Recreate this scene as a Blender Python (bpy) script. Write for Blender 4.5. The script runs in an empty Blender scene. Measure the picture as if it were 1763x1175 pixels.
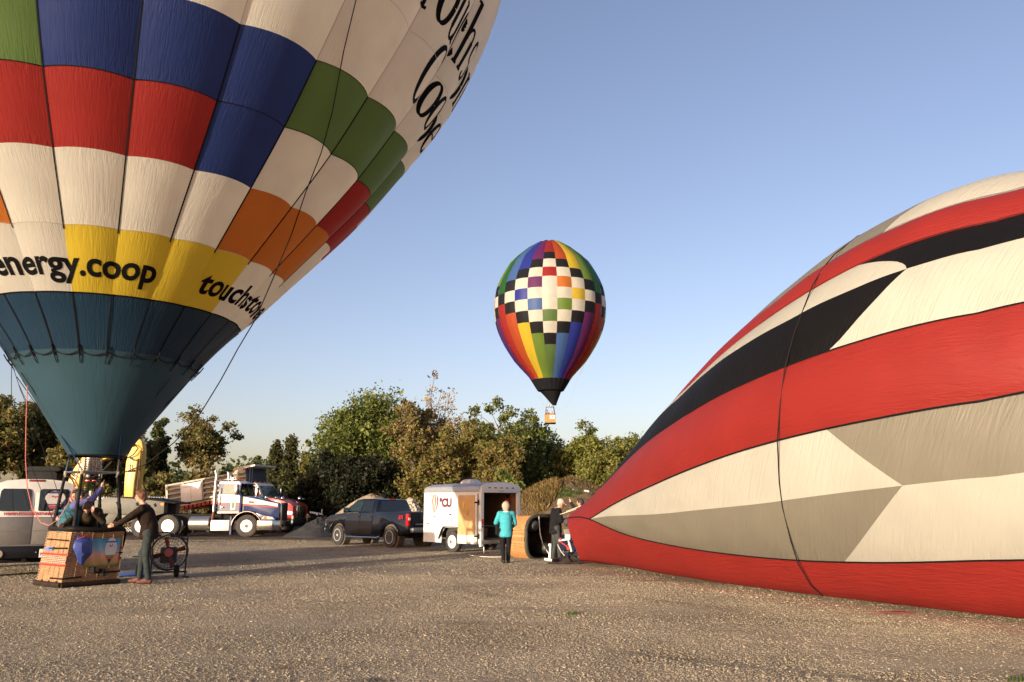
import bpy, bmesh, math, random
import numpy as np
from mathutils import Vector, Matrix
from mathutils.bvhtree import BVHTree
R_ = math.radians
scene = bpy.context.scene
COL = scene.collection

# ------------------------------------------------------------------ camera, sky, sun, exposure
FPX, HOR, CAMH = 1396.0, 872.0, 1.5
PITCH = math.atan((HOR - 587.5) / FPX)
cd = bpy.data.cameras.new("camera")
cam = bpy.data.objects.new("camera", cd); COL.objects.link(cam)
cam.location = (0, 0, CAMH); cam.rotation_euler = (R_(90) + PITCH, 0, 0)
cd.sensor_width = 36; cd.lens = FPX / 1763 * 36
cd.clip_start = 0.1; cd.clip_end = 3000
scene.camera = cam

SUN_AZ, SUN_EL = 35.0, 6.4        # degrees left of straight behind the camera, height
ts = Vector((-math.sin(R_(SUN_AZ)) * math.cos(R_(SUN_EL)), -math.cos(R_(SUN_AZ)) * math.cos(R_(SUN_EL)), math.sin(R_(SUN_EL))))
w = bpy.data.worlds.new("World"); scene.world = w; w.use_nodes = True
nt = w.node_tree
sky = nt.nodes.new("ShaderNodeTexSky"); sky.sky_type = 'NISHITA'; sky.sun_disc = False
sky.sun_elevation = R_(SUN_EL); sky.sun_rotation = math.atan2(ts.x, ts.y)
sky.altitude = 0; sky.air_density = 0.8; sky.dust_density = 2.0; sky.ozone_density = 1.6
bg = nt.nodes["Background"]; bg.inputs["Strength"].default_value = 0.15
tn = nt.nodes.new("ShaderNodeMix"); tn.data_type = 'RGBA'; tn.blend_type = 'MULTIPLY'; tn.inputs[0].default_value = 1
tn.inputs[7].default_value = (1.33, 1.02, 1.00, 1)          # white balance of the photograph
nt.links.new(sky.outputs[0], tn.inputs[6]); nt.links.new(tn.outputs[2], bg.inputs["Color"])
sl = bpy.data.lights.new("sun", 'SUN'); sl.energy = 3.45; sl.angle = R_(0.5); sl.color = (1.0, 0.92, 0.73)
so = bpy.data.objects.new("sun", sl); COL.objects.link(so)
so.rotation_euler = ts.to_track_quat('Z', 'Y').to_euler(); so.location = (0, 0, 60)
vs = scene.view_settings
vs.view_transform = 'Standard'; vs.look = 'None'; vs.exposure = 1.0; vs.gamma = 1.0; vs.use_curve_mapping = False
scene.cycles.use_denoising = True
scene.cycles.max_bounces = 8; scene.cycles.transparent_max_bounces = 8
scene.cycles.sample_clamp_indirect = 6

# ------------------------------------------------------------------ helpers
def ray(px, py):
    a = (px - 881.5) / FPX; b = (587.5 - py) / FPX
    return Vector((a, math.cos(PITCH) - b * math.sin(PITCH), math.sin(PITCH) + b * math.cos(PITCH)))
def at(px, py, Y):
    r = ray(px, py); return r * (Y / r.y) + Vector((0, 0, CAMH))
def gnd(px, py, z=0.0):
    r = ray(px, py); return r * ((z - CAMH) / r.z) + Vector((0, 0, CAMH))

def link(o): COL.objects.link(o); return o
def tag(o, label=None, cat=None, group=None, kind=None):
    if label: o['label'] = label
    if cat: o['category'] = cat
    if group: o['group'] = group
    if kind: o['kind'] = kind
    return o
def thing(name, label, cat, loc=(0, 0, 0), rz=0.0, group=None, kind=None):
    o = link(bpy.data.objects.new(name, None)); o.empty_display_size = .1
    o.location = loc; o.rotation_euler = (0, 0, rz)
    return tag(o, label, cat, group, kind)
def copy_tree(o, parent=None):
    c = o.copy(); COL.objects.link(c)
    if parent is not None: c.parent = parent
    for ch in list(o.children): copy_tree(ch, c)
    return c
def mobj(name, me, mats, parent=None, smooth=False):
    for m in (mats if isinstance(mats, (list, tuple)) else [mats]): me.materials.append(m)
    o = link(bpy.data.objects.new(name, me))
    if parent is not None: o.parent = parent
    if smooth: me.polygons.foreach_set('use_smooth', [True] * len(me.polygons))
    return o
def np_mesh(name, V, Fc, uv=None, attrs=None):
    V = np.asarray(V, np.float32); Fc = np.asarray(Fc, np.int32)
    me = bpy.data.meshes.new(name); k = Fc.shape[1]; n = len(Fc)
    me.vertices.add(len(V)); me.vertices.foreach_set('co', V.ravel())
    me.loops.add(n * k); me.loops.foreach_set('vertex_index', Fc.ravel())
    me.polygons.add(n); me.polygons.foreach_set('loop_start', np.arange(n, dtype=np.int32) * k)
    if uv is not None:
        l = me.uv_layers.new(name='UVMap'); l.data.foreach_set('uv', np.asarray(uv, np.float32)[Fc.ravel()].ravel())
    for an, (typ, dat) in (attrs or {}).items():
        at_ = me.attributes.new(an, typ, 'POINT')
        at_.data.foreach_set('value' if typ == 'FLOAT' else 'color', np.asarray(dat, np.float32).ravel())
    me.update(calc_edges=True); me.validate(); return me
def grid_faces(nu, nv, wrap=False):
    i, j = np.meshgrid(np.arange(nu if wrap else nu - 1), np.arange(nv - 1), indexing='ij')
    i2 = (i + 1) % nu
    return np.stack([i * nv + j, i2 * nv + j, i2 * nv + j + 1, i * nv + j + 1], -1).reshape(-1, 4)

class MB:
    """collects simple solids into one mesh"""
    def __init__(s): s.bm = bmesh.new()
    def box(s, c, d, rot=None, top=(1, 1), shift=(0, 0)):
        vs_ = []
        for z in (-.5, .5):
            for x, y in ((-.5, -.5), (.5, -.5), (.5, .5), (-.5, .5)):
                k = top if z > 0 else (1, 1); sh = shift if z > 0 else (0, 0)
                p = Vector((x * d[0] * k[0] + sh[0], y * d[1] * k[1] + sh[1], z * d[2]))
                if rot is not None: p = rot @ p
                vs_.append(s.bm.verts.new(p + Vector(c)))
        for f in ((3, 2, 1, 0), (4, 5, 6, 7), (0, 1, 5, 4), (1, 2, 6, 5), (2, 3, 7, 6), (3, 0, 4, 7)):
            s.bm.faces.new([vs_[i] for i in f])
        return s
    def loft(s, rings, caps=True, closed=True):
        rr = [[s.bm.verts.new(Vector(p)) for p in r] for r in rings]
        n = len(rr[0])
        for a, b in zip(rr[:-1], rr[1:]):
            for i in range(n if closed else n - 1):
                j = (i + 1) % n; s.bm.faces.new((a[i], a[j], b[j], b[i]))
        if caps and closed:
            s.bm.faces.new(rr[0][::-1]); s.bm.faces.new(rr[-1])
        return s
    def tube(s, pts, r, n=8, caps=True):
        pts = [Vector(p) for p in pts]; rs = r if isinstance(r, (list, tuple)) else [r] * len(pts)
        rings = []; prev = None
        for i, p in enumerate(pts):
            d = (pts[min(i + 1, len(pts) - 1)] - pts[max(i - 1, 0)])
            d = d.normalized() if d.length > 1e-9 else Vector((0, 0, 1))
            if prev is None:
                u = d.cross(Vector((0, 0, 1)) if abs(d.z) < .9 else Vector((1, 0, 0))).normalized()
            else:
                u = (prev - d * prev.dot(d))
                u = u.normalized() if u.length > 1e-6 else d.orthogonal().normalized()
            prev = u; v = d.cross(u)
            rings.append([p + (u * math.cos(2 * math.pi * k / n) + v * math.sin(2 * math.pi * k / n)) * rs[i] for k in range(n)])
        return s.loft(rings, caps)
    def cyl(s, p0, p1, r0, r1=None, n=14, caps=True):
        return s.tube([p0, p1], [r0, r0 if r1 is None else r1], n, caps)
    def ball(s, c, r, n=10, m=7, rot=None):
        r = r if isinstance(r, (list, tuple)) else (r, r, r)
        rings = []
        for j in range(m):
            a = math.pi * (j + .04 * (1 - 2 * j / (m - 1))) / (m - 1) if 0 < j < m - 1 else (0.06 if j == 0 else math.pi - .06)
            ring = []
            for i in range(n):
                b = 2 * math.pi * i / n
                p = Vector((r[0] * math.sin(a) * math.cos(b), r[1] * math.sin(a) * math.sin(b), -r[2] * math.cos(a)))
                ring.append((rot @ p if rot is not None else p) + Vector(c))
            rings.append(ring)
        return s.loft(rings)
    def prism(s, poly, y0, y1, f=None):
        """polygon in x,z pushed through y0..y1; f(x,z) scales y"""
        f = f or (lambda x, z: 1.0)
        a = [s.bm.verts.new((x, y0 * f(x, z), z)) for x, z in poly]
        b = [s.bm.verts.new((x, y1 * f(x, z), z)) for x, z in poly]
        n = len(poly)
        s.bm.faces.new(a); s.bm.faces.new(b[::-1])
        for i in range(n): s.bm.faces.new((a[i], b[i], b[(i + 1) % n], a[(i + 1) % n]))
        return s
    def poly(s, pts):
        s.bm.faces.new([s.bm.verts.new(Vector(p)) for p in pts]); return s
    def slab(s, pts, n, t):
        """flat polygon pts given thickness t along n"""
        n = Vector(n) * t
        a = [s.bm.verts.new(Vector(p)) for p in pts]; b = [s.bm.verts.new(Vector(p) + n) for p in pts]
        s.bm.faces.new(a[::-1]); s.bm.faces.new(b)
        for i in range(len(pts)):
            j = (i + 1) % len(pts); s.bm.faces.new((a[i], a[j], b[j], b[i]))
        return s
    def ring(s, c, ax, Rr, r, n=24, m=6, a0=0, a1=2 * math.pi):
        ax = Vector(ax).normalized(); u = ax.orthogonal().normalized(); v = ax.cross(u); full = abs(a1 - a0) > 6.28
        pts = [Vector(c) + (u * math.cos(a0 + (a1 - a0) * k / n) + v * math.sin(a0 + (a1 - a0) * k / n)) * Rr for k in range(n + 1)]
        if full: pts[-1] = pts[0].copy()
        return s.tube(pts, r, m, not full)
    def lathe(s, c, ax, prof, n=28, caps=True):
        ax = Vector(ax).normalized(); u = ax.orthogonal().normalized(); v = ax.cross(u)
        return s.loft([[Vector(c) + ax * h + (u * math.cos(2 * math.pi * k / n) + v * math.sin(2 * math.pi * k / n)) * max(r, .001) for k in range(n)] for r, h in prof], caps)
    def mesh(s, name, bevel=0.0, seg=2):
        bmesh.ops.recalc_face_normals(s.bm, faces=s.bm.faces[:])
        if bevel > 0:
            es = [e for e in s.bm.edges if len(e.link_faces) == 2 and e.calc_face_angle(0) > .5]
            bmesh.ops.bevel(s.bm, geom=es, offset=bevel, segments=seg, profile=.5, affect='EDGES', clamp_overlap=True)
        me = bpy.data.meshes.new(name); s.bm.to_mesh(me); s.bm.free(); return me
    def build(s, name, mat, parent=None, bevel=0.0, smooth=False, loc=None, off=None, angle=None):
        me = s.mesh(name, bevel)
        if off is not None: me.transform(Matrix.Translation(-Vector(off)))
        o = mobj(name, me, mat, parent, smooth)
        if smooth or bevel:
            me.polygons.foreach_set('use_smooth', [True] * len(me.polygons))
            try: me.set_sharp_from_angle(angle=angle or R_(38))
            except Exception: pass
        if loc is not None: o.location = loc
        return o

# ------------------------------------------------------------------ materials
def newmat(name):
    m = bpy.data.materials.new(name); m.use_nodes = True; t = m.node_tree
    for n in list(t.nodes): t.nodes.remove(n)
    return m, t, t.nodes.new('ShaderNodeOutputMaterial')
def NN(t, typ, **kw):
    n = t.nodes.new(typ)
    for k, v in kw.items():
        if k in n.inputs.keys(): n.inputs[k].default_value = v
        else: setattr(n, k, v)
    return n
def rgba(c): return (c[0], c[1], c[2], 1.0)
def mat(name, col, rough=.6, metal=0.0, var=.18, vscale=6.0, bump=0.0, bscale=60.0, coat=0.0, spec=.5, dirt=0.0, dcol=(.16, .12, .08)):
    m, t, out = newmat(name)
    b = NN(t, 'ShaderNodeBsdfPrincipled', Roughness=rough, Metallic=metal); b.inputs['Specular IOR Level'].default_value = spec
    b.inputs['Coat Weight'].default_value = coat
    tc = NN(t, 'ShaderNodeTexCoord'); nz = NN(t, 'ShaderNodeTexNoise', Scale=vscale, Detail=5.0, Roughness=.6)
    t.links.new(tc.outputs['Object'], nz.inputs['Vector'])
    mr = NN(t, 'ShaderNodeMapRange'); mr.inputs[1].default_value = .25; mr.inputs[2].default_value = .75
    mr.inputs[3].default_value = 1 - var; mr.inputs[4].default_value = 1 + var
    t.links.new(nz.outputs['Fac'], mr.inputs[0])
    mx = NN(t, 'ShaderNodeMix', data_type='RGBA', blend_type='MULTIPLY'); mx.inputs[0].default_value = 1
    mx.inputs[6].default_value = rgba(col); t.links.new(mr.outputs[0], mx.inputs[7])
    last = mx.outputs[2]
    if dirt > 0:
        sp = NN(t, 'ShaderNodeSeparateXYZ'); t.links.new(tc.outputs['Object'], sp.inputs[0])
        n2 = NN(t, 'ShaderNodeTexNoise', Scale=2.5, Detail=6.0); t.links.new(tc.outputs['Object'], n2.inputs['Vector'])
        dr = NN(t, 'ShaderNodeMapRange'); dr.inputs[1].default_value = .42; dr.inputs[2].default_value = .75; dr.inputs[4].default_value = dirt
        t.links.new(n2.outputs['Fac'], dr.inputs[0])
        m2 = NN(t, 'ShaderNodeMix', data_type='RGBA'); t.links.new(dr.outputs[0], m2.inputs[0]); t.links.new(last, m2.inputs[6]); m2.inputs[7].default_value = rgba(dcol)
        last = m2.outputs[2]
    t.links.new(last, b.inputs['Base Color'])
    if bump > 0:
        n3 = NN(t, 'ShaderNodeTexNoise', Scale=bscale, Detail=4.0); t.links.new(tc.outputs['Object'], n3.inputs['Vector'])
        bp = NN(t, 'ShaderNodeBump', Strength=bump); bp.inputs['Distance'].default_value = .02
        t.links.new(n3.outputs['Fac'], bp.inputs['Height']); t.links.new(bp.outputs[0], b.inputs['Normal'])
    t.links.new(b.outputs[0], out.inputs[0]); return m
def glass(name, tint=(.02, .03, .03), alpha=.75):
    """car glass: tinted pane, mirror-like, partly see-through"""
    m, t, out = newmat(name)
    g = NN(t, 'ShaderNodeBsdfPrincipled', Roughness=.03); g.inputs['Base Color'].default_value = rgba(tint); g.inputs['Specular IOR Level'].default_value = .9
    tr = NN(t, 'ShaderNodeBsdfTransparent'); tr.inputs[0].default_value = (.55, .62, .6, 1)
    mx = NN(t, 'ShaderNodeMixShader', Fac=alpha); t.links.new(tr.outputs[0], mx.inputs[1]); t.links.new(g.outputs[0], mx.inputs[2])
    t.links.new(mx.outputs[0], out.inputs[0]); return m
def fabric(name, col, trans=.28, bump=.5, fine=1.0):
    """balloon cloth: thin, lets some light through, fine creases that gather at the seams"""
    m, t, out = newmat(name)
    uv = NN(t, 'ShaderNodeUVMap'); ed = NN(t, 'ShaderNodeAttribute', attribute_name='edge')
    mp = NN(t, 'ShaderNodeMapping'); mp.inputs['Scale'].default_value = (11 * fine, .9 * fine, 1); t.links.new(uv.outputs[0], mp.inputs[0])
    n1 = NN(t, 'ShaderNodeTexNoise', Scale=2.2, Detail=4.0, Roughness=.6, Distortion=.6); t.links.new(mp.outputs[0], n1.inputs['Vector'])
    mp2 = NN(t, 'ShaderNodeMapping'); mp2.inputs['Scale'].default_value = (16 * fine, 2.2 * fine, 1); mp2.inputs['Rotation'].default_value = (0, 0, .35); t.links.new(uv.outputs[0], mp2.inputs[0])
    n2 = NN(t, 'ShaderNodeTexNoise', Scale=1.6, Detail=3.0, Roughness=.55, Distortion=1.2); t.links.new(mp2.outputs[0], n2.inputs['Vector'])
    mu = NN(t, 'ShaderNodeMath', operation='MULTIPLY'); t.links.new(n2.outputs['Fac'], mu.inputs[0]); t.links.new(ed.outputs['Fac'], mu.inputs[1])
    n1s = NN(t, 'ShaderNodeMath', operation='MULTIPLY_ADD'); n1s.inputs[1].default_value = .55; t.links.new(n1.outputs['Fac'], n1s.inputs[0]); t.links.new(mu.outputs[0], n1s.inputs[2])
    n3 = NN(t, 'ShaderNodeTexNoise', Scale=1.1, Detail=2.0); t.links.new(uv.outputs[0], n3.inputs['Vector'])
    ad = NN(t, 'ShaderNodeMath', operation='MULTIPLY_ADD'); ad.inputs[1].default_value = .8; t.links.new(n3.outputs['Fac'], ad.inputs[0]); t.links.new(n1s.outputs[0], ad.inputs[2])
    bp = NN(t, 'ShaderNodeBump', Strength=bump); bp.inputs['Distance'].default_value = .030; t.links.new(ad.outputs[0], bp.inputs['Height'])
    mr = NN(t, 'ShaderNodeMapRange'); mr.inputs[1].default_value = .3; mr.inputs[2].default_value = .7; mr.inputs[3].default_value = .93; mr.inputs[4].default_value = 1.05
    t.links.new(n3.outputs['Fac'], mr.inputs[0])
    mx = NN(t, 'ShaderNodeMix', data_type='RGBA', blend_type='MULTIPLY'); mx.inputs[0].default_value = 1; mx.inputs[6].default_value = rgba(col); t.links.new(mr.outputs[0], mx.inputs[7])
    b = NN(t, 'ShaderNodeBsdfPrincipled', Roughness=.5); b.inputs['Specular IOR Level'].default_value = .35 if max(col) > .03 else .08
    tl = NN(t, 'ShaderNodeBsdfTranslucent')
    t.links.new(mx.outputs[2], b.inputs['Base Color']); t.links.new(mx.outputs[2], tl.inputs['Color'])
    t.links.new(bp.outputs[0], b.inputs['Normal']); t.links.new(bp.outputs[0], tl.inputs['Normal'])
    ms = NN(t, 'ShaderNodeMixShader', Fac=trans); t.links.new(b.outputs[0], ms.inputs[1]); t.links.new(tl.outputs[0], ms.inputs[2])
    t.links.new(ms.outputs[0], out.inputs[0]); return m
def leafmat(name, trans=.35):
    m, t, out = newmat(name)
    a = NN(t, 'ShaderNodeAttribute', attribute_name='tint')
    d = NN(t, 'ShaderNodeBsdfPrincipled', Roughness=.55); d.inputs['Specular IOR Level'].default_value = .25
    l = NN(t, 'ShaderNodeBsdfTranslucent')
    t.links.new(a.outputs['Color'], d.inputs['Base Color']); t.links.new(a.outputs['Color'], l.inputs['Color'])
    ms = NN(t, 'ShaderNodeMixShader', Fac=trans); t.links.new(d.outputs[0], ms.inputs[1]); t.links.new(l.outputs[0], ms.inputs[2])
    t.links.new(ms.outputs[0], out.inputs[0]); return m

def text_polys(s, size=1.0, bold=0.0, shear=0.0, spacing=1.0, res=4):
    """outline text as triangles/quads in the plane: list of polygons"""
    cu = bpy.data.curves.new('lettering', 'FONT'); cu.body = s; cu.size = size; cu.offset = bold; cu.shear = shear
    cu.space_character = spacing; cu.resolution_u = res
    o = link(bpy.data.objects.new('lettering', cu))
    dg = bpy.context.evaluated_depsgraph_get(); me = bpy.data.meshes.new_from_object(o.evaluated_get(dg))
    COL.objects.unlink(o); bpy.data.objects.remove(o); bpy.data.curves.remove(cu)
    return me
def map_mesh(me, fn, cuts=None):
    """slice a flat lettering mesh and bend it by fn(x,y)->point"""
    bm = bmesh.new(); bm.from_mesh(me); bpy.data.meshes.remove(me)
    if cuts:
        xs = [v.co.x for v in bm.verts]; ys = [v.co.y for v in bm.verts]
        for ax, lo, hi in ((0, min(xs), max(xs)), (1, min(ys), max(ys))):
            k = lo + cuts
            while k < hi:
                no = Vector((1, 0, 0)) if ax == 0 else Vector((0, 1, 0))
                bmesh.ops.bisect_plane(bm, geom=bm.verts[:] + bm.edges[:] + bm.faces[:], plane_co=no * k, plane_no=no)
                k += cuts
    for v in bm.verts: v.co = Vector(fn(v.co.x, v.co.y))
    out = bpy.data.meshes.new('lettering'); bm.to_mesh(out); bm.free(); return out
def sign_text(name, s, mat_, parent, origin, ux, uz, size, bold=0.0, shear=0.0, spacing=1.0):
    """lettering on a plane: ux = reading direction, uz = up; built as a thin raised sheet"""
    ux, uz, o = Vector(ux), Vector(uz), Vector(origin)
    return mobj(name, map_mesh(text_polys(s, size, bold, shear, spacing), lambda x, y: o + ux * x + uz * y), mat_, parent)
# ------------------------------------------------------------------ shared materials
BLACK = mat('black_rubber', (.010, .010, .010), .7, var=.3, spec=.15)
BLACKGLOSS = mat('black_paint', (.008, .008, .010), .3, spec=.3)
CHROME = mat('chrome', (.62, .62, .6), .16, 1.0, var=.08)
STEEL = mat('steel', (.45, .44, .42), .35, 1.0, var=.15)
WHITEP = mat('white_paint', (.72, .71, .67), .38, coat=.3, dirt=.25, dcol=(.42, .36, .28), var=.05)
TYRE = mat('tyre_rubber', (.03, .028, .026), .85, var=.3, bump=.3, dirt=.5, dcol=(.12, .09, .065))
REDLENS = mat('red_lens', (.42, .012, .012), .15)
AMBER = mat('amber_lens', (.55, .16, .02), .2)
DGLASS = glass('dark_glass', (.010, .012, .013), .93)
CGLASS = glass('clear_glass', (.03, .05, .05), .55)
SKIN = mat('skin', (.50, .27, .19), .5, var=.08)
HAIRB = mat('brown_hair', (.10, .045, .022), .55, var=.4, vscale=30, bump=.8, bscale=90)
HAIRD = mat('dark_hair', (.028, .018, .012), .5, var=.4, vscale=30, bump=.8, bscale=90)
HAIRG = mat('blond_grey_hair', (.46, .37, .28), .6, var=.3, vscale=30, bump=.8, bscale=90)
EYE = mat('eye_dark', (.02, .015, .012), .2)
LIP = mat('lip', (.36, .13, .11), .5)
ROPEW = mat('pale_rope', (.62, .56, .46), .8)
ROPED = mat('dark_rope', (.014, .013, .014), .8, spec=.1)
ROPER = mat('red_rope', (.50, .13, .10), .7)

# ------------------------------------------------------------------ ground
def stains(t, P, col):
    """damp and dusty patches of the yard, shared by the ground and its loose stones"""
    nz = NN(t, 'ShaderNodeTexNoise', Scale=.55, Detail=6.0, Roughness=.62, Distortion=.5); t.links.new(P, nz.inputs['Vector'])
    mr = NN(t, 'ShaderNodeMapRange'); mr.inputs[1].default_value = .3; mr.inputs[2].default_value = .7; mr.inputs[3].default_value = .80; mr.inputs[4].default_value = 1.16; t.links.new(nz.outputs['Fac'], mr.inputs[0])
    mx = NN(t, 'ShaderNodeMix', data_type='RGBA', blend_type='MULTIPLY'); mx.inputs[0].default_value = 1; t.links.new(col, mx.inputs[6]); t.links.new(mr.outputs[0], mx.inputs[7]); last = mx.outputs[2]
    wb = NN(t, 'ShaderNodeTexNoise', Scale=5.0, Detail=5.0, Roughness=.7); t.links.new(P, wb.inputs['Vector'])
    for (x, y), r, c, k in STAINS:
        vd = NN(t, 'ShaderNodeVectorMath', operation='DISTANCE'); sc_ = NN(t, 'ShaderNodeVectorMath', operation='MULTIPLY'); sc_.inputs[1].default_value = (1, 1.5, 0); t.links.new(P, sc_.inputs[0]); t.links.new(sc_.outputs[0], vd.inputs[0]); vd.inputs[1].default_value = (x, y * 1.5, 0)
        ad = NN(t, 'ShaderNodeMath', operation='MULTIPLY_ADD'); ad.inputs[1].default_value = -r * 1.6; t.links.new(wb.outputs['Fac'], ad.inputs[0]); t.links.new(vd.outputs['Value'], ad.inputs[2])
        m_ = NN(t, 'ShaderNodeMapRange'); m_.inputs[1].default_value = -.5 * r; m_.inputs[2].default_value = .3 * r; m_.inputs[3].default_value = k; m_.inputs[4].default_value = 0; t.links.new(ad.outputs[0], m_.inputs[0])
        q = NN(t, 'ShaderNodeMix', data_type='RGBA'); t.links.new(m_.outputs[0], q.inputs[0]); t.links.new(last, q.inputs[6]); q.inputs[7].default_value = rgba(c); last = q.outputs[2]
    return last
STAINS = [((-1.2, 7.6), .22, (.07, .06, .05), .8), ((-2.15, 8.1), .16, (.13, .07, .035), .7), ((-.6, 11.2), .35, (.17, .13, .095), .5), ((1.5, 13.6), .5, (.42, .33, .235), .5), ((3.4, 9.6), .5, (.44, .35, .25), .55), ((-4.8, 11.0), .4, (.2, .16, .12), .4)]
def gravel_mat():
    m, t, out = newmat('gravel')
    geo = NN(t, 'ShaderNodeNewGeometry'); P = geo.outputs['Position']
    b = NN(t, 'ShaderNodeBsdfPrincipled', Roughness=.9); b.inputs['Specular IOR Level'].default_value = .2
    v1 = NN(t, 'ShaderNodeTexVoronoi', Scale=26.0); t.links.new(P, v1.inputs['Vector'])
    v2 = NN(t, 'ShaderNodeTexVoronoi', Scale=62.0); t.links.new(P, v2.inputs['Vector'])
    big = NN(t, 'ShaderNodeTexNoise', Scale=.22, Detail=5.0, Roughness=.6); t.links.new(P, big.inputs['Vector'])
    mp = NN(t, 'ShaderNodeMapping'); mp.inputs['Rotation'].default_value = (0, 0, R_(-24)); mp.inputs['Scale'].default_value = (.10, 1.1, 1); t.links.new(P, mp.inputs[0])
    trk = NN(t, 'ShaderNodeTexNoise', Scale=.9, Detail=4.0, Roughness=.55, Distortion=.4); t.links.new(mp.outputs[0], trk.inputs['Vector'])
    cr = NN(t, 'ShaderNodeValToRGB'); e = cr.color_ramp.elements
    e[0].position = 0; e[0].color = (0.217, 0.178, 0.131, 1); e[1].position = 1; e[1].color = (0.452, 0.378, 0.274, 1)
    k = cr.color_ramp.elements.new(.45); k.color = (0.365, 0.304, 0.217, 1)
    t.links.new(v1.outputs['Color'], cr.inputs[0])
    cr2 = NN(t, 'ShaderNodeValToRGB'); e = cr2.color_ramp.elements
    e[0].position = .36; e[0].color = (.76, .74, .72, 1); e[1].position = .66; e[1].color = (1.16, 1.13, 1.08, 1)
    t.links.new(big.outputs['Fac'], cr2.inputs[0])
    mx = NN(t, 'ShaderNodeMix', data_type='RGBA', blend_type='MULTIPLY'); mx.inputs[0].default_value = 1
    t.links.new(cr.outputs[0], mx.inputs[6]); t.links.new(cr2.outputs[0], mx.inputs[7])
    # packed tracks are finer and a little paler
    tr = NN(t, 'ShaderNodeMapRange'); tr.inputs[1].default_value = .56; tr.inputs[2].default_value = .66; t.links.new(trk.outputs['Fac'], tr.inputs[0])
    m2 = NN(t, 'ShaderNodeMix', data_type='RGBA'); m2.inputs[7].default_value = (0.4, 0.331, 0.235, 1)
    tm = NN(t, 'ShaderNodeMath', operation='MULTIPLY'); tm.inputs[1].default_value = .6; t.links.new(tr.outputs[0], tm.inputs[0])
    t.links.new(tm.outputs[0], m2.inputs[0]); t.links.new(mx.outputs[2], m2.inputs[6])
    # brown earth beyond the yard
    sp = NN(t, 'ShaderNodeSeparateXYZ'); t.links.new(P, sp.inputs[0])
    wob = NN(t, 'ShaderNodeMath', operation='MULTIPLY_ADD'); wob.inputs[1].default_value = 9.0; t.links.new(big.outputs['Fac'], wob.inputs[0]); t.links.new(sp.outputs[1], wob.inputs[2])
    fr = NN(t, 'ShaderNodeMapRange'); fr.inputs[1].default_value = 36; fr.inputs[2].default_value = 42; t.links.new(wob.outputs[0], fr.inputs[0])
    er = NN(t, 'ShaderNodeTexNoise', Scale=1.7, Detail=6.0, Roughness=.7); t.links.new(P, er.inputs['Vector'])
    ec = NN(t, 'ShaderNodeValToRGB'); e = ec.color_ramp.elements
    e[0].position = .3; e[0].color = (.06, .043, .03, 1); e[1].position = .75; e[1].color = (.17, .12, .08, 1); t.links.new(er.outputs['Fac'], ec.inputs[0])
    m3 = NN(t, 'ShaderNodeMix', data_type='RGBA'); t.links.new(fr.outputs[0], m3.inputs[0]); t.links.new(m2.outputs[2], m3.inputs[6]); t.links.new(ec.outputs[0], m3.inputs[7])
    t.links.new(stains(t, P, m3.outputs[2]), b.inputs['Base Color'])
    # relief: stones, weaker in the tracks
    h = NN(t, 'ShaderNodeMath', operation='MULTIPLY_ADD'); h.inputs[1].default_value = .45; t.links.new(v2.outputs['Distance'], h.inputs[0]); t.links.new(v1.outputs['Distance'], h.inputs[2])
    inv = NN(t, 'ShaderNodeMath', operation='MULTIPLY_ADD'); inv.inputs[1].default_value = -.65; inv.inputs[2].default_value = 1.0; t.links.new(tr.outputs[0], inv.inputs[0])
    st = NN(t, 'ShaderNodeMath', operation='MULTIPLY'); st.inputs[1].default_value = .65; t.links.new(inv.outputs[0], st.inputs[0])
    bp = NN(t, 'ShaderNodeBump', invert=True); bp.inputs['Distance'].default_value = .03; t.links.new(st.outputs[0], bp.inputs['Strength']); t.links.new(h.outputs[0], bp.inputs['Height'])
    n4 = NN(t, 'ShaderNodeTexNoise', Scale=2.2, Detail=5.0, Roughness=.6); t.links.new(P, n4.inputs['Vector'])
    bp2 = NN(t, 'ShaderNodeBump', Strength=.35); bp2.inputs['Distance'].default_value = .08; t.links.new(n4.outputs['Fac'], bp2.inputs['Height']); t.links.new(bp.outputs[0], bp2.inputs['Normal'])
    t.links.new(bp2.outputs[0], b.inputs['Normal']); t.links.new(b.outputs[0], out.inputs[0]); return m
GRAVEL = gravel_mat()
def hgt(x, y):
    n = np.sin(x * .7 + 1.3 * np.sin(y * .31)) * np.sin(y * .53 + .8) * .5 + np.sin(x * 1.9 + y * 1.3) * np.sin(y * 2.1 - x * .8) * .25
    return .016 * n * np.clip((30 - y) / 8, 0, 1)
xs = np.concatenate([np.linspace(-400, -30, 16)[:-1], np.linspace(-30, 30, 161), np.linspace(30, 400, 16)[1:]])
ys = np.concatenate([np.linspace(-120, -8, 8)[:-1], np.linspace(-8, 32, 121), np.linspace(32, 700, 30)[1:]])
gx, gy = np.meshgrid(xs, ys, indexing='ij')
gz = hgt(gx, gy)
# two shallow wheel ruts at the lower right of the yard
for px, py, qx, qy, d in ((1.4, 8.9, 4.6, 6.6, .03), (.2, 12.2, 5.4, 10.9, .018), (-2.6, 10.2, .8, 10.6, .02)):
    L = math.hypot(qx - px, qy - py); t_ = ((gx - px) * (qx - px) + (gy - py) * (qy - py)) / L / L
    dist = np.abs((gx - px) * (qy - py) - (gy - py) * (qx - px)) / L
    gz -= d * np.exp(-(dist / .2) ** 2) * np.clip(np.minimum(t_, 1 - t_) * 6 + .5, 0, 1)
o = mobj('ground', np_mesh('ground', np.stack([gx, gy, gz], -1).reshape(-1, 3), grid_faces(len(xs), len(ys))), GRAVEL, smooth=True)
tag(o, kind='structure')

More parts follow.
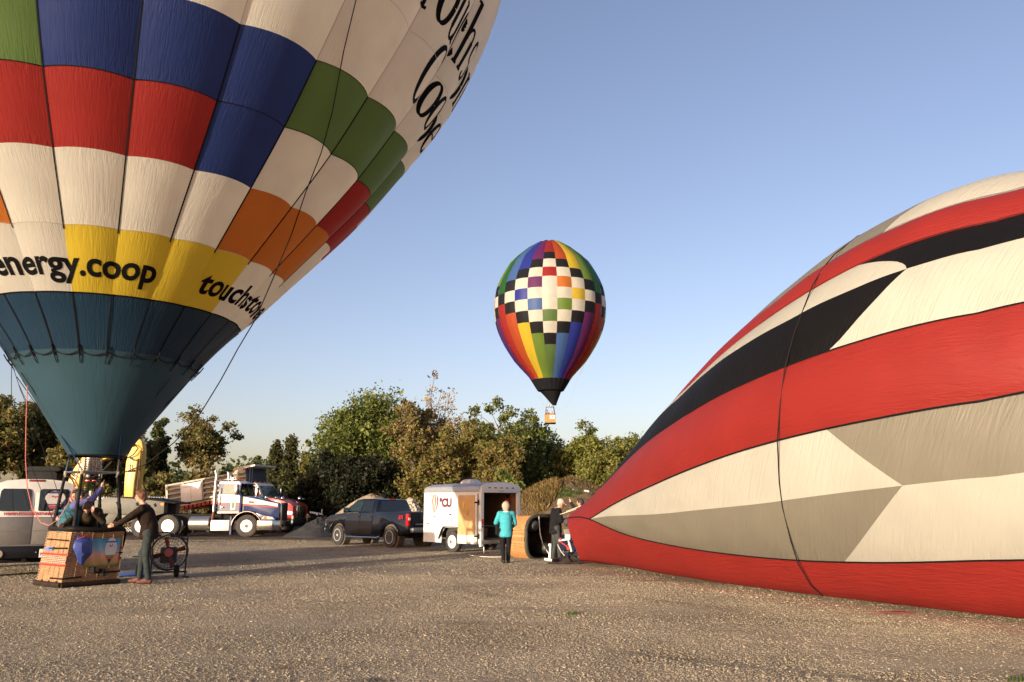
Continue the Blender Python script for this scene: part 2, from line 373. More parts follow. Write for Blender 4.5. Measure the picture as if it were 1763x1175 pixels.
# loose stones lying on the yard: real geometry, scattered by geometry nodes
STONE = mat('stone', (.46, .365, .265), .9, var=.3, vscale=.9, spec=.2)
def stone_mat():
    m, t, out = newmat('stone'); b = NN(t, 'ShaderNodeBsdfPrincipled', Roughness=.9); b.inputs['Specular IOR Level'].default_value = .2
    oi = NN(t, 'ShaderNodeObjectInfo'); geo = NN(t, 'ShaderNodeNewGeometry'); cr = NN(t, 'ShaderNodeValToRGB'); e = cr.color_ramp.elements
    e[0].position = 0; e[0].color = (0.165, 0.137, 0.106, 1); e[1].position = 1; e[1].color = (0.435, 0.365, 0.261, 1)
    for p, c in ((.25, (0.265, 0.219, 0.158)), (.6, (0.313, 0.259, 0.184)), (.85, (0.352, 0.287, 0.193))): k = e.new(p); k.color = rgba(c)
    t.links.new(oi.outputs['Random'], cr.inputs[0]); t.links.new(stains(t, geo.outputs['Position'], cr.outputs[0]), b.inputs['Base Color']); t.links.new(b.outputs[0], out.inputs[0]); return m
STONE = stone_mat()
TRACKS = [((-9, 13.2), (6, 9.4)), ((-9, 14.9), (6, 11.1)), ((-4, 19.5), (5, 7.0)), ((-2.3, 19.9), (6.7, 7.4)), ((-10, 19.5), (3, 17.2)), ((-10, 21.2), (3, 18.9))]
def track(X, Y):
    q = np.zeros_like(X)
    for (x0, y0), (x1, y1) in TRACKS:
        L = math.hypot(x1 - x0, y1 - y0); ds = ((X - x0) * (y1 - y0) - (Y - y0) * (x1 - x0)) / L + .25 * np.sin(X * .5 + y0)
        q = np.maximum(q, np.exp(-(ds / .17) ** 2) * (.55 + .45 * np.sin(X * 1.7 + y0 * 3)))
    return q
def stones(name, label, n, d0, d1, mu, lo, hi, seed, pw=1.25):
    rg = np.random.default_rng(seed); d = np.sqrt(d0 ** 2 + (d1 ** 2 - d0 ** 2) * rg.random(n) ** pw); X = d * rg.uniform(-.70, .70, n)
    patch = np.sin(X * 1.1 + d * .7) + np.sin(X * .43 - d * 1.3 + 1) + rg.normal(size=n) * .9; bd = np.abs((X - 1.7) * 10.5 + (d - 21.0) * 4.9) / 11.6; rut = np.abs((X - 1.4) * 2.3 + (d - 8.9) * 3.2) / 3.94; keep = (patch > -1.1) & (rg.random(n) > .8 * track(X, d)) & (rg.random(n) > .75 * np.exp(-(bd / 1.1) ** 2) * (d < 22)) & (rg.random(n) > .85 * np.exp(-(rut / .16) ** 2) * (X > 1) * (X < 5)); X, d = X[keep], d[keep]; n = len(X)
    s_ = np.clip(rg.lognormal(mu, .45, n), lo, hi)
    me = np_mesh(name, np.stack([X, d, hgt(X, d) + s_ * .05], -1), np.zeros((0, 4), np.int32))
    for an, dat in (('size', s_), ('flat', rg.uniform(.38, .75, n)), ('long', rg.uniform(.9, 1.5, n))):
        q = me.attributes.new(an, 'FLOAT', 'POINT'); q.data.foreach_set('value', dat.astype(np.float32))
    o = mobj(name, me, STONE)
    g = bpy.data.node_groups.new(name, 'GeometryNodeTree'); g.interface.new_socket('Geometry', in_out='INPUT', socket_type='NodeSocketGeometry'); g.interface.new_socket('Geometry', in_out='OUTPUT', socket_type='NodeSocketGeometry')
    N = g.nodes.new; gi, go = N('NodeGroupInput'), N('NodeGroupOutput')
    ico = N('GeometryNodeMeshIcoSphere'); ico.inputs['Subdivisions'].default_value = 2; ico.inputs['Radius'].default_value = 1
    sp = N('GeometryNodeSetPosition'); pos = N('GeometryNodeInputPosition'); nz = N('ShaderNodeTexNoise'); nz.inputs['Scale'].default_value = .9; nz.inputs['Detail'].default_value = 1
    sub = N('ShaderNodeVectorMath'); sub.operation = 'SUBTRACT'; sub.inputs[1].default_value = (.5, .5, .5); scl = N('ShaderNodeVectorMath'); scl.operation = 'SCALE'; scl.inputs['Scale'].default_value = 1.5
    L = g.links.new
    L(pos.outputs[0], nz.inputs['Vector']); L(nz.outputs['Color'], sub.inputs[0]); L(sub.outputs[0], scl.inputs[0]); L(ico.outputs['Mesh'], sp.inputs['Geometry']); L(scl.outputs[0], sp.inputs['Offset'])
    sm = N('GeometryNodeSetMaterial'); sm.inputs['Material'].default_value = STONE; L(sp.outputs[0], sm.inputs['Geometry'])
    at_ = []
    for an in ('size', 'flat', 'long'):
        k = N('GeometryNodeInputNamedAttribute'); k.data_type = 'FLOAT'; k.inputs['Name'].default_value = an; at_.append(k.outputs['Attribute'])
    cb = N('ShaderNodeCombineXYZ'); L(at_[2], cb.inputs[0]); cb.inputs[1].default_value = 1; L(at_[1], cb.inputs[2])
    vs_ = N('ShaderNodeVectorMath'); vs_.operation = 'SCALE'; L(cb.outputs[0], vs_.inputs[0]); L(at_[0], vs_.inputs['Scale'])
    rv = N('FunctionNodeRandomValue'); rv.data_type = 'FLOAT_VECTOR'; rv.inputs['Min'].default_value = (-.5, -.5, 0); rv.inputs['Max'].default_value = (.5, .5, 6.28)
    ip = N('GeometryNodeInstanceOnPoints'); L(gi.outputs[0], ip.inputs['Points']); L(sm.outputs[0], ip.inputs['Instance']); L(vs_.outputs[0], ip.inputs['Scale']); L(rv.outputs[0], ip.inputs['Rotation'])
    L(ip.outputs[0], go.inputs[0])
    md_ = o.modifiers.new('scatter', 'NODES'); md_.node_group = g
    tag(o, label, 'gravel', kind='stuff')
stones('gravel_stones', 'loose pale gravel stones covering the near part of the yard', 380000, 6.3, 18.5, -5.36, .003, .017, 5)
stones('gravel_stones', 'coarser looking gravel stones over the middle of the yard', 280000, 13, 38, -4.85, .005, .020, 6, 1.1)

# ------------------------------------------------------------------ balloon cloth colours
CL = {}
for k, c in dict(W=(.82, .80, .70), R=(.34, .028, .024), B=(.020, .040, .165), G=(.11, .19, .055), Y=(.64, .47, .04), O=(.56, .17, .028), T=(.007, .028, .056),
                 K=(.012, .012, .014), P=(.13, .025, .12), L=(.065, .14, .36), U=(.03, .045, .30), g=(.16, .26, .045), D=(.025, .12, .03), S=(.34, .30, .22), o=(.44, .08, .025)).items():
    CL[k] = fabric('cloth_' + {'W': 'white', 'R': 'red', 'B': 'navy', 'G': 'green', 'Y': 'yellow', 'O': 'orange', 'T': 'teal', 'K': 'black', 'P': 'purple', 'L': 'light_blue', 'U': 'royal_blue', 'g': 'lime', 'D': 'dark_green', 'S': 'silver', 'o': 'vermilion'}[k], c, trans={'K': .06, 'T': .08, 'W': .6}.get(k, .48), bump=.55)
TAPE = mat('load_tape', (.007, .007, .008), .8, spec=.1)
PALETAPE = mat('pale_tape', (.50, .45, .42), .7)
PRINT = mat('black_print', (.006, .006, .006), .8, spec=.05)

def catmull(P, T):
    P = np.asarray(P, float); N = len(P); i = np.clip(np.floor(T).astype(int), 0, N - 2); u = (T - i)[..., None]
    g = lambda k: P[np.clip(k, 0, N - 1)]
    a, b, c, d = g(i - 1), g(i), g(i + 1), g(i + 2)
    return .5 * ((2 * b) + (c - a) * u + (2 * a - 5 * b + 4 * c - d) * u ** 2 + (3 * b - a - 3 * c + d) * u ** 3)
def panel_mesh(fn, a0, a1, b0, b1, nu, nv, su, sv):
    """cloth panel over [a0,a1]x[b0,b1] of a surface fn(a,b); su,sv = size in metres"""
    A, B = np.meshgrid(np.linspace(a0, a1, nu), np.linspace(b0, b1, nv), indexing='ij')
    fu, fv = np.meshgrid(np.linspace(0, 1, nu), np.linspace(0, 1, nv), indexing='ij')
    V = fn(A, B).reshape(-1, 3)
    uv = np.stack([(fu * su + a0 * 7.3), (fv * sv + b0 * 3.1)], -1).reshape(-1, 2)
    edge = np.clip(1 - np.minimum(fv, 1 - fv) * sv / .45, 0, 1).ravel() * .9 + .1
    return np_mesh('fabric_panel', V, grid_faces(nu, nv), uv, {'edge': ('FLOAT', edge)})
def strip_mesh(P, N, w):
    """flat tape of width w along points P lying on a surface with normals N"""
    P = np.asarray(P, float); N = np.asarray(N, float)
    D = np.gradient(P, axis=0); S = np.cross(D, N); S /= np.linalg.norm(S, axis=1)[:, None] + 1e-9
    V = np.concatenate([P - S * w / 2, P + S * w / 2]); n = len(P)
    i = np.arange(n - 1)
    return V, np.stack([i, i + 1, i + 1 + n, i + n], -1)

# ------------------------------------------------------------------ the big balloon standing at left
class Balloon:
    def __init__(s, X, Y, tx, ty, base, prof, gores, bulge, z0, ztop):
        s.X, s.Y, s.tx, s.ty, s.base, s.prof, s.n, s.bu, s.z0 = X, Y, tx, ty, base, np.array(prof), gores, bulge, z0
        s.c = np.array([0., 0., 0.])
    def pt(s, g, T, lift=0.0):
        g = np.asarray(g, float); T = np.asarray(T, float); Q = catmull(s.prof, T)
        f = g - np.floor(g + 1e-9); b = np.clip(4 * f * (1 - f), 0, 1)
        r = Q[..., 0] * (1 + s.bu * b * np.clip((Q[..., 1] - s.z0) / .6, 0, 1)) + lift
        a = s.base + g * 2 * math.pi / s.n
        return np.stack([s.X + s.tx * (Q[..., 1] - 2) + r * np.cos(a), s.Y + s.ty * (Q[..., 1] - 2) + r * np.sin(a), Q[..., 1] + lift * -.3], -1) - s.c
    def out(s, g, T):
        e = 1e-3
        n = np.cross(s.pt(g + e, T) - s.pt(g, T), s.pt(g, T + e) - s.pt(g, T)); n /= np.linalg.norm(n, axis=-1)[..., None] + 1e-12
        return n
NX, NY = -8.45499, 16.60806
prof = [[.507, 2.5], [1.779, 4.382], [2.512, 5.287], [3.337, 6.284], [4.214, 7.312], [5.035, 8.317], [5.785, 9.414], [6.613, 10.7], [7.198, 11.9], [7.685, 13.2], [8.04, 14.6],
        [8.22, 16.1], [8.1, 17.7], [7.6, 19.2], [6.55, 20.7], [4.95, 21.9], [2.8, 22.7], [.15, 22.95]]
NB = Balloon(NX, NY, .02113, .006, math.atan2(-NY, -NX) - .28981, prof, 24, .029, 5.1, 23)
NLOC = (-8.52, 16.5, 0.0)
near = thing('hot_air_balloon', 'huge white, blue, red and green checked balloon standing over its wicker basket at left', 'hot air balloon', NLOC)
NB.c = np.array(NLOC)
ROWS = [(1, 2), (2, 3), (3, 4), (4, 5), (5, 6), (6, 8), (8, 10), (10, 12), (12, 14), (14, 17)]
pat = {0: {}, 1: {-2: 'W', -1: 'W', 0: 'Y', 1: 'Y', 2: 'Y', 3: 'Y', 4: 'W', 5: 'W', 6: 'W', 7: 'W'},
       2: {-3: 'O', -2: 'O', -1: 'W', 0: 'W', 1: 'W', 2: 'W', 3: 'O', 4: 'O', 5: 'O', 6: 'W'},
       3: {-3: 'W', -2: 'R', -1: 'R', 0: 'R', 1: 'R', 2: 'B', 3: 'W', 4: 'W', 5: 'R', 6: 'R', 7: 'R'},
       4: {-3: 'B', -2: 'G', -1: 'G', 0: 'B', 1: 'B', 2: 'B', 3: 'G', 4: 'G', 5: 'G', 6: 'G', 7: 'W'}}
for r, (t0, t1) in enumerate(ROWS):
    for g in range(-12, 12):
        if r == 0: c = 'T'
        elif r in pat:
            gg = (g + 3) % 10 - 3 if g < -3 or g > 7 else g
            c = pat[r].get(g, pat[r].get(gg, 'W'))
        elif r == 5: c = 'B' if g in (-12, 10, 11) else 'W'
        elif r in (6, 7): c = 'W' if not (g == 7 and r == 6) else 'G'
        else: c = 'B' if (g + r) % 2 else 'R'
        rad = catmull(NB.prof, np.array([(t0 + t1) / 2]))[0][0]
        h = float(np.linalg.norm(np.diff(catmull(NB.prof, np.array([t0, t1], float)), axis=0)))
        me = panel_mesh(lambda a, b: NB.pt(np.clip(a, g + 1e-6, g + 1 - 1e-6), b), g, g + 1, t0, t1, 11, 8 if r < 5 else 11, rad * .2618, h)
        mobj('fabric_panel', me, CL[c], near, True)
# scoop below the envelope
me = panel_mesh(lambda a, b: NB.pt(a, b), 0, 23.9999, 0, 1, 97, 15, 7, 3.3)
mobj('scoop', me, fabric('cloth_scoop', (.027, .066, .092), .14, .35, .5), near, True)
def tape_obj(name, parts, m, parent):
    Vs, Fs, b = [], [], 0
    for V, F_ in parts: Vs.append(V); Fs.append(F_ + b); b += len(V)
    return mobj(name, np_mesh(name, np.concatenate(Vs), np.concatenate(Fs)), m, parent)
def meridian(g, t0, t1, w, lift=.012, n=24):
    T = np.linspace(t0, t1, n); G = np.full(n, g + 1e-6); N = NB.out(G, T)
    return strip_mesh(NB.pt(G, T) + N * lift, N, w)
def ringtape(T0, g0, g1, w, lift=.010, n=10):
    G = np.concatenate([np.linspace(k + 1e-5, k + 1 - 1e-5, n) for k in range(g0, g1)]); T = np.full(len(G), float(T0)); N = NB.out(G, T)
    return strip_mesh(NB.pt(G, T) + N * lift, N, w)
for g in range(-12, 12):
    tape_obj('load_tape', [meridian(g, .93, 2.0, .026)], TAPE, near); tape_obj('load_tape', [meridian(g, 2.94, 6.0, .026)], TAPE, near)
    tape_obj('upper_tape', [meridian(g, 6.0, 16.8, .016)], PALETAPE, near)
tape_obj('seam_tape', [ringtape(2, -12, 12, .030)], TAPE, near)
for T0, g0, g1, w_, m_ in ((5.0, -2, 3, .014, TAPE), (5.0, 3, 7, .016, TAPE), (6.0, 3, 7, .014, TAPE), (7.0, 3, 8, .010, PALETAPE), (3.0, -12, 12, .008, PALETAPE)): tape_obj('seam_tape', [ringtape(T0, g0, g1, w_)], m_, near)
# rope ring where scoop meets the cloth, sagging between the tapes
pts = []
for g in range(-12, 12):
    for f in np.linspace(0, 1, 6)[:-1]:
        p = NB.pt(g + f, .99 - .05 * 4 * f * (1 - f), .03); pts.append(p)
pts.append(pts[0]); MB().tube(pts, .011, 5, False).build('scoop_rope', ROPED, near)
mb = MB()
for g in range(-12, 12):
    mb.cyl(NB.pt(g, 1.06, .03), NB.pt(g, .97, .04), .013, n=6); mb.cyl(NB.pt(g, .98, .04), NB.pt(g, .86, .02), .010, n=5)
mb.build('rigging_toggles', ROPED, near)['kind'] = 'stuff'
# internal wires seen through the scoop run to the burner frame
mb = MB()
for g in (-6, -5, -3.4, 4.2, 6): mb.cyl(NB.pt(g, .8, .05), Vector((0.05 * g, .1, 2.32)) , .008, n=4)
mb.build('flying_wires', ROPED, near)
# lettering on the cloth
def on_cloth(g0, t0, gs, tsz, lift=.007):
    return lambda x, y: NB.pt(g0 + x * gs, t0 + y * tsz, 0.0) + NB.out(np.asarray(g0 + x * gs), np.asarray(t0 + y * tsz)) * lift
for s_, g0, right in (('touchstoneenergy.coop', 1.93, True), ('touchstoneenergy.coop', 3.06, False)):
    me = text_polys(s_, 1.0, .028)
    x1 = max(v.co.x for v in me.vertices); x0 = min(v.co.x for v in me.vertices)
    gs = 7.22 / (x1 - x0)
    gg = g0 - gs * x1 if right else g0 - gs * x0
    mobj('lettering', map_mesh(me, on_cloth(gg, 2.27, gs, .52), .05), PRINT, near)

def glyph(ch):
    """serif strokes: (points, thick, thin) in a unit-height box; returns strokes and advance"""
    def arc(cx, cy, rx, ry, a0, a1, n=18): return [(cx + rx * math.cos(R_(a0 + (a1 - a0) * k / n)), cy + ry * math.sin(R_(a0 + (a1 - a0) * k / n))) for k in range(n + 1)]
    st = lambda x, y0, y1: [[(x, y0), (x, (y0 + y1) / 2), (x, y1)], .085, .085]
    sf = lambda x, y, w_: [[(x - w_, y), (x + w_, y)], .03, .03]
    X = .62
    G = {'T': ([st(.34, 0, 1), [[(.02, .985), (.66, .985)], .05, .05], [[(.03, .98), (.03, .80)], .04, .04], [[(.65, .98), (.65, .80)], .04, .04], sf(.34, .015, .14)], .66),
         'C': ([[arc(.40, .5, .37, .50, 48, 318, 26), .11, .03], [[(.66, .9), (.67, .70)], .035, .035]], .74),
         'E': ([st(.14, 0, 1), [[(.02, .98), (.56, .98)], .04, .04], [[(.02, .02), (.58, .02)], .04, .04], [[(.14, .52), (.42, .52)], .035, .035], [[(.56, .98), (.56, .80)], .04, .04], [[(.58, .02), (.58, .22)], .04, .04]], .64),
         'o': ([[arc(.28, X / 2, .25, X / 2, 0, 360, 28), .10, .028]], .58),
         'u': ([st(.13, .12, X), [arc(.28, .16, .15, .16, 180, 330, 10), .06, .03], st(.46, 0, X), sf(.07, X - .015, .08), sf(.40, X - .015, .08), sf(.52, .015, .08)], .60),
         'c': ([[arc(.27, X / 2, .24, X / 2, 45, 320, 22), .10, .028], [arc(.42, X * .8, .035, .035, 0, 360, 8), .05, .05]], .48),
         'h': ([st(.13, 0, 1), sf(.07, .985, .08), sf(.13, .015, .11), [[(.17, .42)] + arc(.31, .44, .15, .17, 160, 0, 10), .05, .03], st(.46, 0, .46), sf(.46, .015, .11)], .62),
         's': ([[arc(.22, X * .74, .16, X * .25, 40, 250, 14) + arc(.22, X * .25, .17, X * .25, 70, -150, 16), .075, .035]], .44),
         't': ([st(.16, .1, .84), [[(.02, X), (.32, X)], .032, .032], [arc(.28, .12, .12, .12, 180, 320, 8), .06, .03]], .36),
         'n': ([st(.13, 0, X), sf(.07, X - .015, .08), sf(.13, .015, .11), [[(.17, .42)] + arc(.31, .44, .15, .17, 160, 0, 10), .05, .03], st(.46, 0, .46), sf(.46, .015, .11)], .62),
         'p': ([st(.13, -.34, X), sf(.07, X - .015, .08), sf(.13, -.325, .11), [arc(.29, X / 2, .23, X / 2, 150, -150, 22), .09, .03]], .60),
         'e': ([[arc(.27, X / 2, .24, X / 2, 10, 320, 22), .095, .028], [[(.05, X * .56), (.50, X * .56)], .028, .028]], .54),
         'r': ([st(.13, 0, X), sf(.07, X - .015, .08), sf(.13, .015, .11), [arc(.28, X * .66, .14, X * .30, 170, 50, 8), .07, .04]], .42),
         'a': ([[arc(.24, X * .27, .20, X * .27, 20, 340, 16), .08, .03], st(.42, 0, X * .7), [arc(.27, X * .72, .15, X * .27, 0, 150, 10), .06, .03]], .54),
         'i': ([st(.13, 0, X), sf(.13, .015, .1), [arc(.13, .86, .03, .03, 0, 360, 8), .05, .05]], .28),
         'v': ([[[(.04, X), (.26, 0)], .08, .08], [[(.26, 0), (.48, X)], .03, .03], sf(.05, X - .015, .08), sf(.48, X - .015, .07)], .54)}
    return G.get(ch, ([], .3))
def serif_mesh(word):
    V, F_, x0 = [], [], 0.0
    for ch in word:
        strokes, adv = glyph(ch)
        for pts, thick, thin in strokes:
            P = []
            for a, b in zip(pts[:-1], pts[1:]):
                k = max(1, int(math.hypot(b[0] - a[0], b[1] - a[1]) / .05))
                P += [(a[0] + (b[0] - a[0]) * j / k, a[1] + (b[1] - a[1]) * j / k) for j in range(k)]
            P.append(pts[-1])
            b0 = len(V)
            for i, p in enumerate(P):
                q0, q1 = P[max(i - 1, 0)], P[min(i + 1, len(P) - 1)]
                dx, dy = q1[0] - q0[0], q1[1] - q0[1]; L = math.hypot(dx, dy) + 1e-9; dx /= L; dy /= L
                wd = (thin * 1.5 + (thick * 1.75 - thin * 1.5) * abs(dy) ** 1.3) / 2
                V += [(x0 + p[0] - dy * wd, p[1] + dx * wd, 0), (x0 + p[0] + dy * wd, p[1] - dx * wd, 0)]
            F_ += [(b0 + 2 * i, b0 + 2 * i + 1, b0 + 2 * i + 3, b0 + 2 * i + 2) for i in range(len(P) - 1)]
        x0 += adv + .05
    return np_mesh('lettering', V, F_)
mobj('lettering', map_mesh(serif_mesh('Touchstone'), on_cloth(3.82, 7.38, .50, 1.16)), PRINT, near)
mobj('lettering', map_mesh(serif_mesh('Cooperative'), on_cloth(4.55, 6.42, .60, .86)), PRINT, near)

# --- basket of the big balloon (its own slanted box, leaning a little)
WICKER = mat('wicker', (.35, .20, .095), .7, var=.35, vscale=9)
WICKERD = mat('dark_wicker', (.20, .085, .04), .7, var=.3, vscale=9)
LEATHER = mat('dark_leather', (.013, .011, .010), .6, var=.3, spec=.2)
fn_, ln_ = R_(-36), R_(-126)
FD = Vector((math.cos(fn_), math.sin(fn_), 0)); LD = Vector((math.cos(ln_), math.sin(ln_), 0))   # outward: front face, left face
HW, HD, BH = .505, .46, 1.06
def bk(u, v, z, k=1.0):
    """basket point: u along the front face to the right (-1..1), v towards the front (-1..1)"""
    s_ = 1.05 - .06 * z
    return -LD * (u * HW * s_ * k) + FD * (v * HD * s_ * k) + Vector((.07 * z, .03 * z, z))
def wicker_wall(rows, cols, corners, z0, z1, f, rad=.006):
    """woven wall: weavers going over and under uprights, as a bumpy sheet of strands"""
    V, F_ = [], []
    for a, b in zip(corners[:-1], corners[1:]):
        for r in range(rows):
            zc = z0 + (z1 - z0) * (r + .5) / rows; hh = (z1 - z0) / rows * .45
            b0 = len(V); n = cols * 2 + 1
            for i in range(n):
                u = a[0] + (b[0] - a[0]) * i / (n - 1); v = a[1] + (b[1] - a[1]) * i / (n - 1)
                k = (1 if (i // 1 + r) % 2 else -1) * (1 if i % 2 else 0)
                o1 = .014 + .014 * (1 if ((i + 2 * (r % 2)) % 4) in (1, 0) else -1)
                p = f(u, v, zc, 1 + o1); d = (f(u, v, zc, 1.02) - f(u, v, zc, 1.0))
                V += [f(u, v, zc - hh, 1 + o1 - .006), f(u, v, zc, 1 + o1 + .006), f(u, v, zc + hh, 1 + o1 - .006)]
            for i in range(n - 1):
                q = b0 + 3 * i
                F_ += [(q, q + 3, q + 4, q + 1), (q + 1, q + 4, q + 5, q + 2)]
    return np_mesh('wicker', [tuple(p) for p in V], F_)
CN = [(-1, -1), (-1, 1), (1, 1), (1, -1), (-1, -1)]
basket = mobj('basket', wicker_wall(40, 16, CN, .10, BH - .04, bk), WICKER, near)
mb = MB()
for a, b in zip(CN[:-1], CN[1:]):
    p = [bk(a[0], a[1], .06), bk(b[0], b[1], .06), bk(b[0], b[1], BH - .05), bk(a[0], a[1], BH - .05)]
    mb.poly(p)
mb.poly([bk(u, v, .08) for u, v in CN[:4]]); mb.build('liner', WICKERD, basket)
mb = MB()
for a, b in zip(CN[:-1], CN[1:]):
    for i in range(5):
        f = i / 5; u, v = a[0] + (b[0] - a[0]) * f, a[1] + (b[1] - a[1]) * f
        mb.tube([bk(u, v, z, 1.03) for z in (.10, .4, .7, BH - .05)], .006, 5)
mb.build('wicker_upright', WICKER, basket)
rim = [bk(u, v, BH, 1.02) for u, v in ((-1, -.9), (-1, .9), (-.9, 1), (.0, 1.02), (.9, 1), (1, .9), (1, -.9), (.9, -1), (-.9, -1), (-1, -.9))]
for p in rim: p.z += .02 * math.sin(p.x * 9)
MB().tube(rim, .048, 10, False).build('padded_rim', LEATHER, basket, smooth=True)
mb = MB()
for a, b in zip(CN[:-1], CN[1:]):
    mb.tube([bk(a[0], a[1], .05, 1.05), bk((a[0] + b[0]) / 2, (a[1] + b[1]) / 2, .045, 1.07), bk(b[0], b[1], .05, 1.05)], .048, 8)
mb.build('skid_base', mat('skid_hide', (.028, .019, .013), .7, var=.4, bump=.5, bscale=14, spec=.2), basket, smooth=True)
mb = MB()
for v in (-.6, .0, .6): mb.tube([bk(-1.13, v, .045), bk(-1.02, v, .11), bk(-.98, v, .05)], .022, 6)
mb.build('skid_runner', mat('brown_wood', (.10, .045, .025), .6), basket)
# band of red cord and yellow weave on the left face, straps, pocket
mb = MB()
for z in (.60, .40): mb.tube([bk(-1, -1, z, 1.045), bk(-1, .98, z, 1.045)], .017, 6); mb.tube([bk(-.98, 1, z, 1.045), bk(-.9, 1, z, 1.045)], .017, 6)
for z in (.60, .40): mb.tube([bk(.55, 1, z + .1, 1.045), bk(1, 1, z + .1, 1.045)], .017, 6)
mb.build('red_cord', mat('red_cord', (.48, .03, .025), .7), basket)
def band_mat():
    m, t, out = newmat('woven_band'); b = NN(t, 'ShaderNodeBsdfPrincipled', Roughness=.8)
    uv = NN(t, 'ShaderNodeUVMap'); mp = NN(t, 'ShaderNodeMapping'); mp.inputs['Scale'].default_value = (1, 1, 1); t.links.new(uv.outputs[0], mp.inputs[0])
    br = NN(t, 'ShaderNodeTexBrick', Scale=5.0); br.inputs['Color1'].default_value = (.70, .42, .06, 1); br.inputs['Color2'].default_value = (.75, .30, .05, 1); br.inputs['Mortar'].default_value = (.07, .07, .16, 1)
    br.inputs['Mortar Size'].default_value = .09; br.inputs['Brick Width'].default_value = .9; br.inputs['Row Height'].default_value = .34; br.inputs['Mortar Smooth'].default_value = 0
    t.links.new(mp.outputs[0], br.inputs['Vector']); t.links.new(br.outputs[0], b.inputs['Base Color']); t.links.new(b.outputs[0], out.inputs[0]); return m
V = [bk(-1, -1 + 2 * i / 14, z, 1.043) for i in range(15) for z in (.43, .57)]
UV = [(i / 14 * 2, z) for i in range(15) for z in (0, .3)]
mobj('woven_band', np_mesh('woven_band', [tuple(p) for p in V], grid_faces(15, 2), UV), band_mat(), basket)
mb = MB()
mb.tube([bk(-1, -.5, .70, 1.05), bk(-1, .9, .72, 1.05)], .018, 5); mb.tube([bk(-1, -.85, .87, 1.05), bk(-1, .9, .86, 1.05)], .014, 5)
mb.tube([bk(-1, .1, .16, 1.05), bk(-.98, .98, .165, 1.06), bk(-.35, 1, .18, 1.06)], .016, 5)
mb.tube([bk(.1, 1, .24, 1.06), bk(1, 1, .24, 1.06)], .016, 5); mb.tube([bk(.5, 1, .60, 1.06), bk(1, 1, .60, 1.06)], .014, 5)
mb.build('strap', LEATHER, basket)
MB().slab([bk(-1, -.75, .66, 1.05), bk(-1, -.2, .66, 1.05), bk(-1, -.2, .73, 1.05), bk(-1, -.75, .73, 1.05)], LD, .01).build('pocket_label', mat('blue_label', (.10, .16, .42), .5), basket)
mb = MB(); mb.box(bk(.35, 1.06, .245), (.10, .06, .13)); mb.box(bk(-.02, 1.06, .30), (.10, .06, .10)); mb.build('step_hole', BLACK, basket)

# --- burner frame on four padded poles
BZ = 2.17
FC = Vector((.03, .08, 0))
def fp(u, v, z=BZ): return FC - LD * (u * .355) + FD * (v * .33) + Vector((0, 0, z))
frame = MB()
for a, b in zip(CN[:-1], CN[1:]): frame.cyl(fp(*a), fp(*b), .019, n=8)
frame.cyl(fp(-1, 0), fp(1, 0), .016, n=8); frame.cyl(fp(0, -1), fp(0, 1), .016, n=8)
burner = frame.build('burner_frame', STEEL, near, smooth=True)
POLE = mat('pole_padding', (.012, .011, .011), .7, var=.3, spec=.2)
for u, v in CN[:4]:
    a, b = bk(u * .93, v * .93, BH - .02), fp(u, v, BZ - .03); m_ = a.lerp(b, .5)
    MB().tube([a, a.lerp(b, .45), a.lerp(b, .46), b], [.036, .036, .030, .030], 10).build('pole', POLE, near, smooth=True)
    MB().cyl(b - Vector((0, 0, .07)), b + Vector((0, 0, .05)), .034, n=8).build('pole_socket', CHROME, burner)
    e = NB.pt({(-1, -1): -8.5, (-1, 1): -3, (1, 1): 3.2, (1, -1): 9}[(u, v)], .25)
    MB().tube([fp(u, v, BZ + .02), fp(u, v, BZ + .04).lerp(Vector(e), .33)], .016, 6).build('shackle', CHROME, burner)
    MB().tube([fp(u, v, BZ + .04).lerp(Vector(e), .33), Vector(e)], .014, 6).build('support_wire', mat('blue_webbing', (.012, .028, .07), .8, spec=.1), near)
for du in (-.18, .17):
    c = fp(du, .1, BZ)
    can = MB(); can.lathe(c + Vector((0, 0, .02)), (0, 0, 1), [(.095, .0), (.102, .02), (.102, .27), (.094, .27), (.094, .03), (.02, .03)], 18)
    bc = can.build('burner_can', mat('burner_steel', (.42, .40, .37), .25, 1.0, var=.3, vscale=14), burner, smooth=True)
    coil = MB()
    for k in range(5): coil.ring(c + Vector((0, 0, .07 + k * .045)), (0, 0, 1), .106, .010, 18, 5)
    coil.build('coil', CHROME, bc)
    val = MB(); val.box(c + Vector((0, 0, -.08)), (.10, .08, .10)); val.cyl(c + Vector((-.12, 0, -.09)), c + Vector((.12, 0, -.09)), .02, n=7); val.cyl(c + Vector((.05, -.1, -.16)), c + Vector((.05, .08, -.16)), .018, n=7)
    val.build('valve_block', BLACKGLOSS, burner, .01)
    MB().box(c + Vector((.05, -.14, -.17)), (.10, .02, .03)).build('valve_handle', REDLENS, burner, .004)
    MB().tube([c + Vector((0, 0, -.12)), c + Vector((.02, 0, -.4)), bk(.5 if du > 0 else -.5, -.6, .9)], .017, 6).build('fuel_hose', BLACK, burner)
# flame scoop hoop at the mouth
mb = MB(); mb.ring(Vector(NB.pt(0, 0.0)) * 0 + Vector((NX - NLOC[0] + .01, NY - NLOC[1], 2.5)), (0, 0, 1), .507, .014, 30, 5); mb.build('mouth_hoop', ROPED, near)

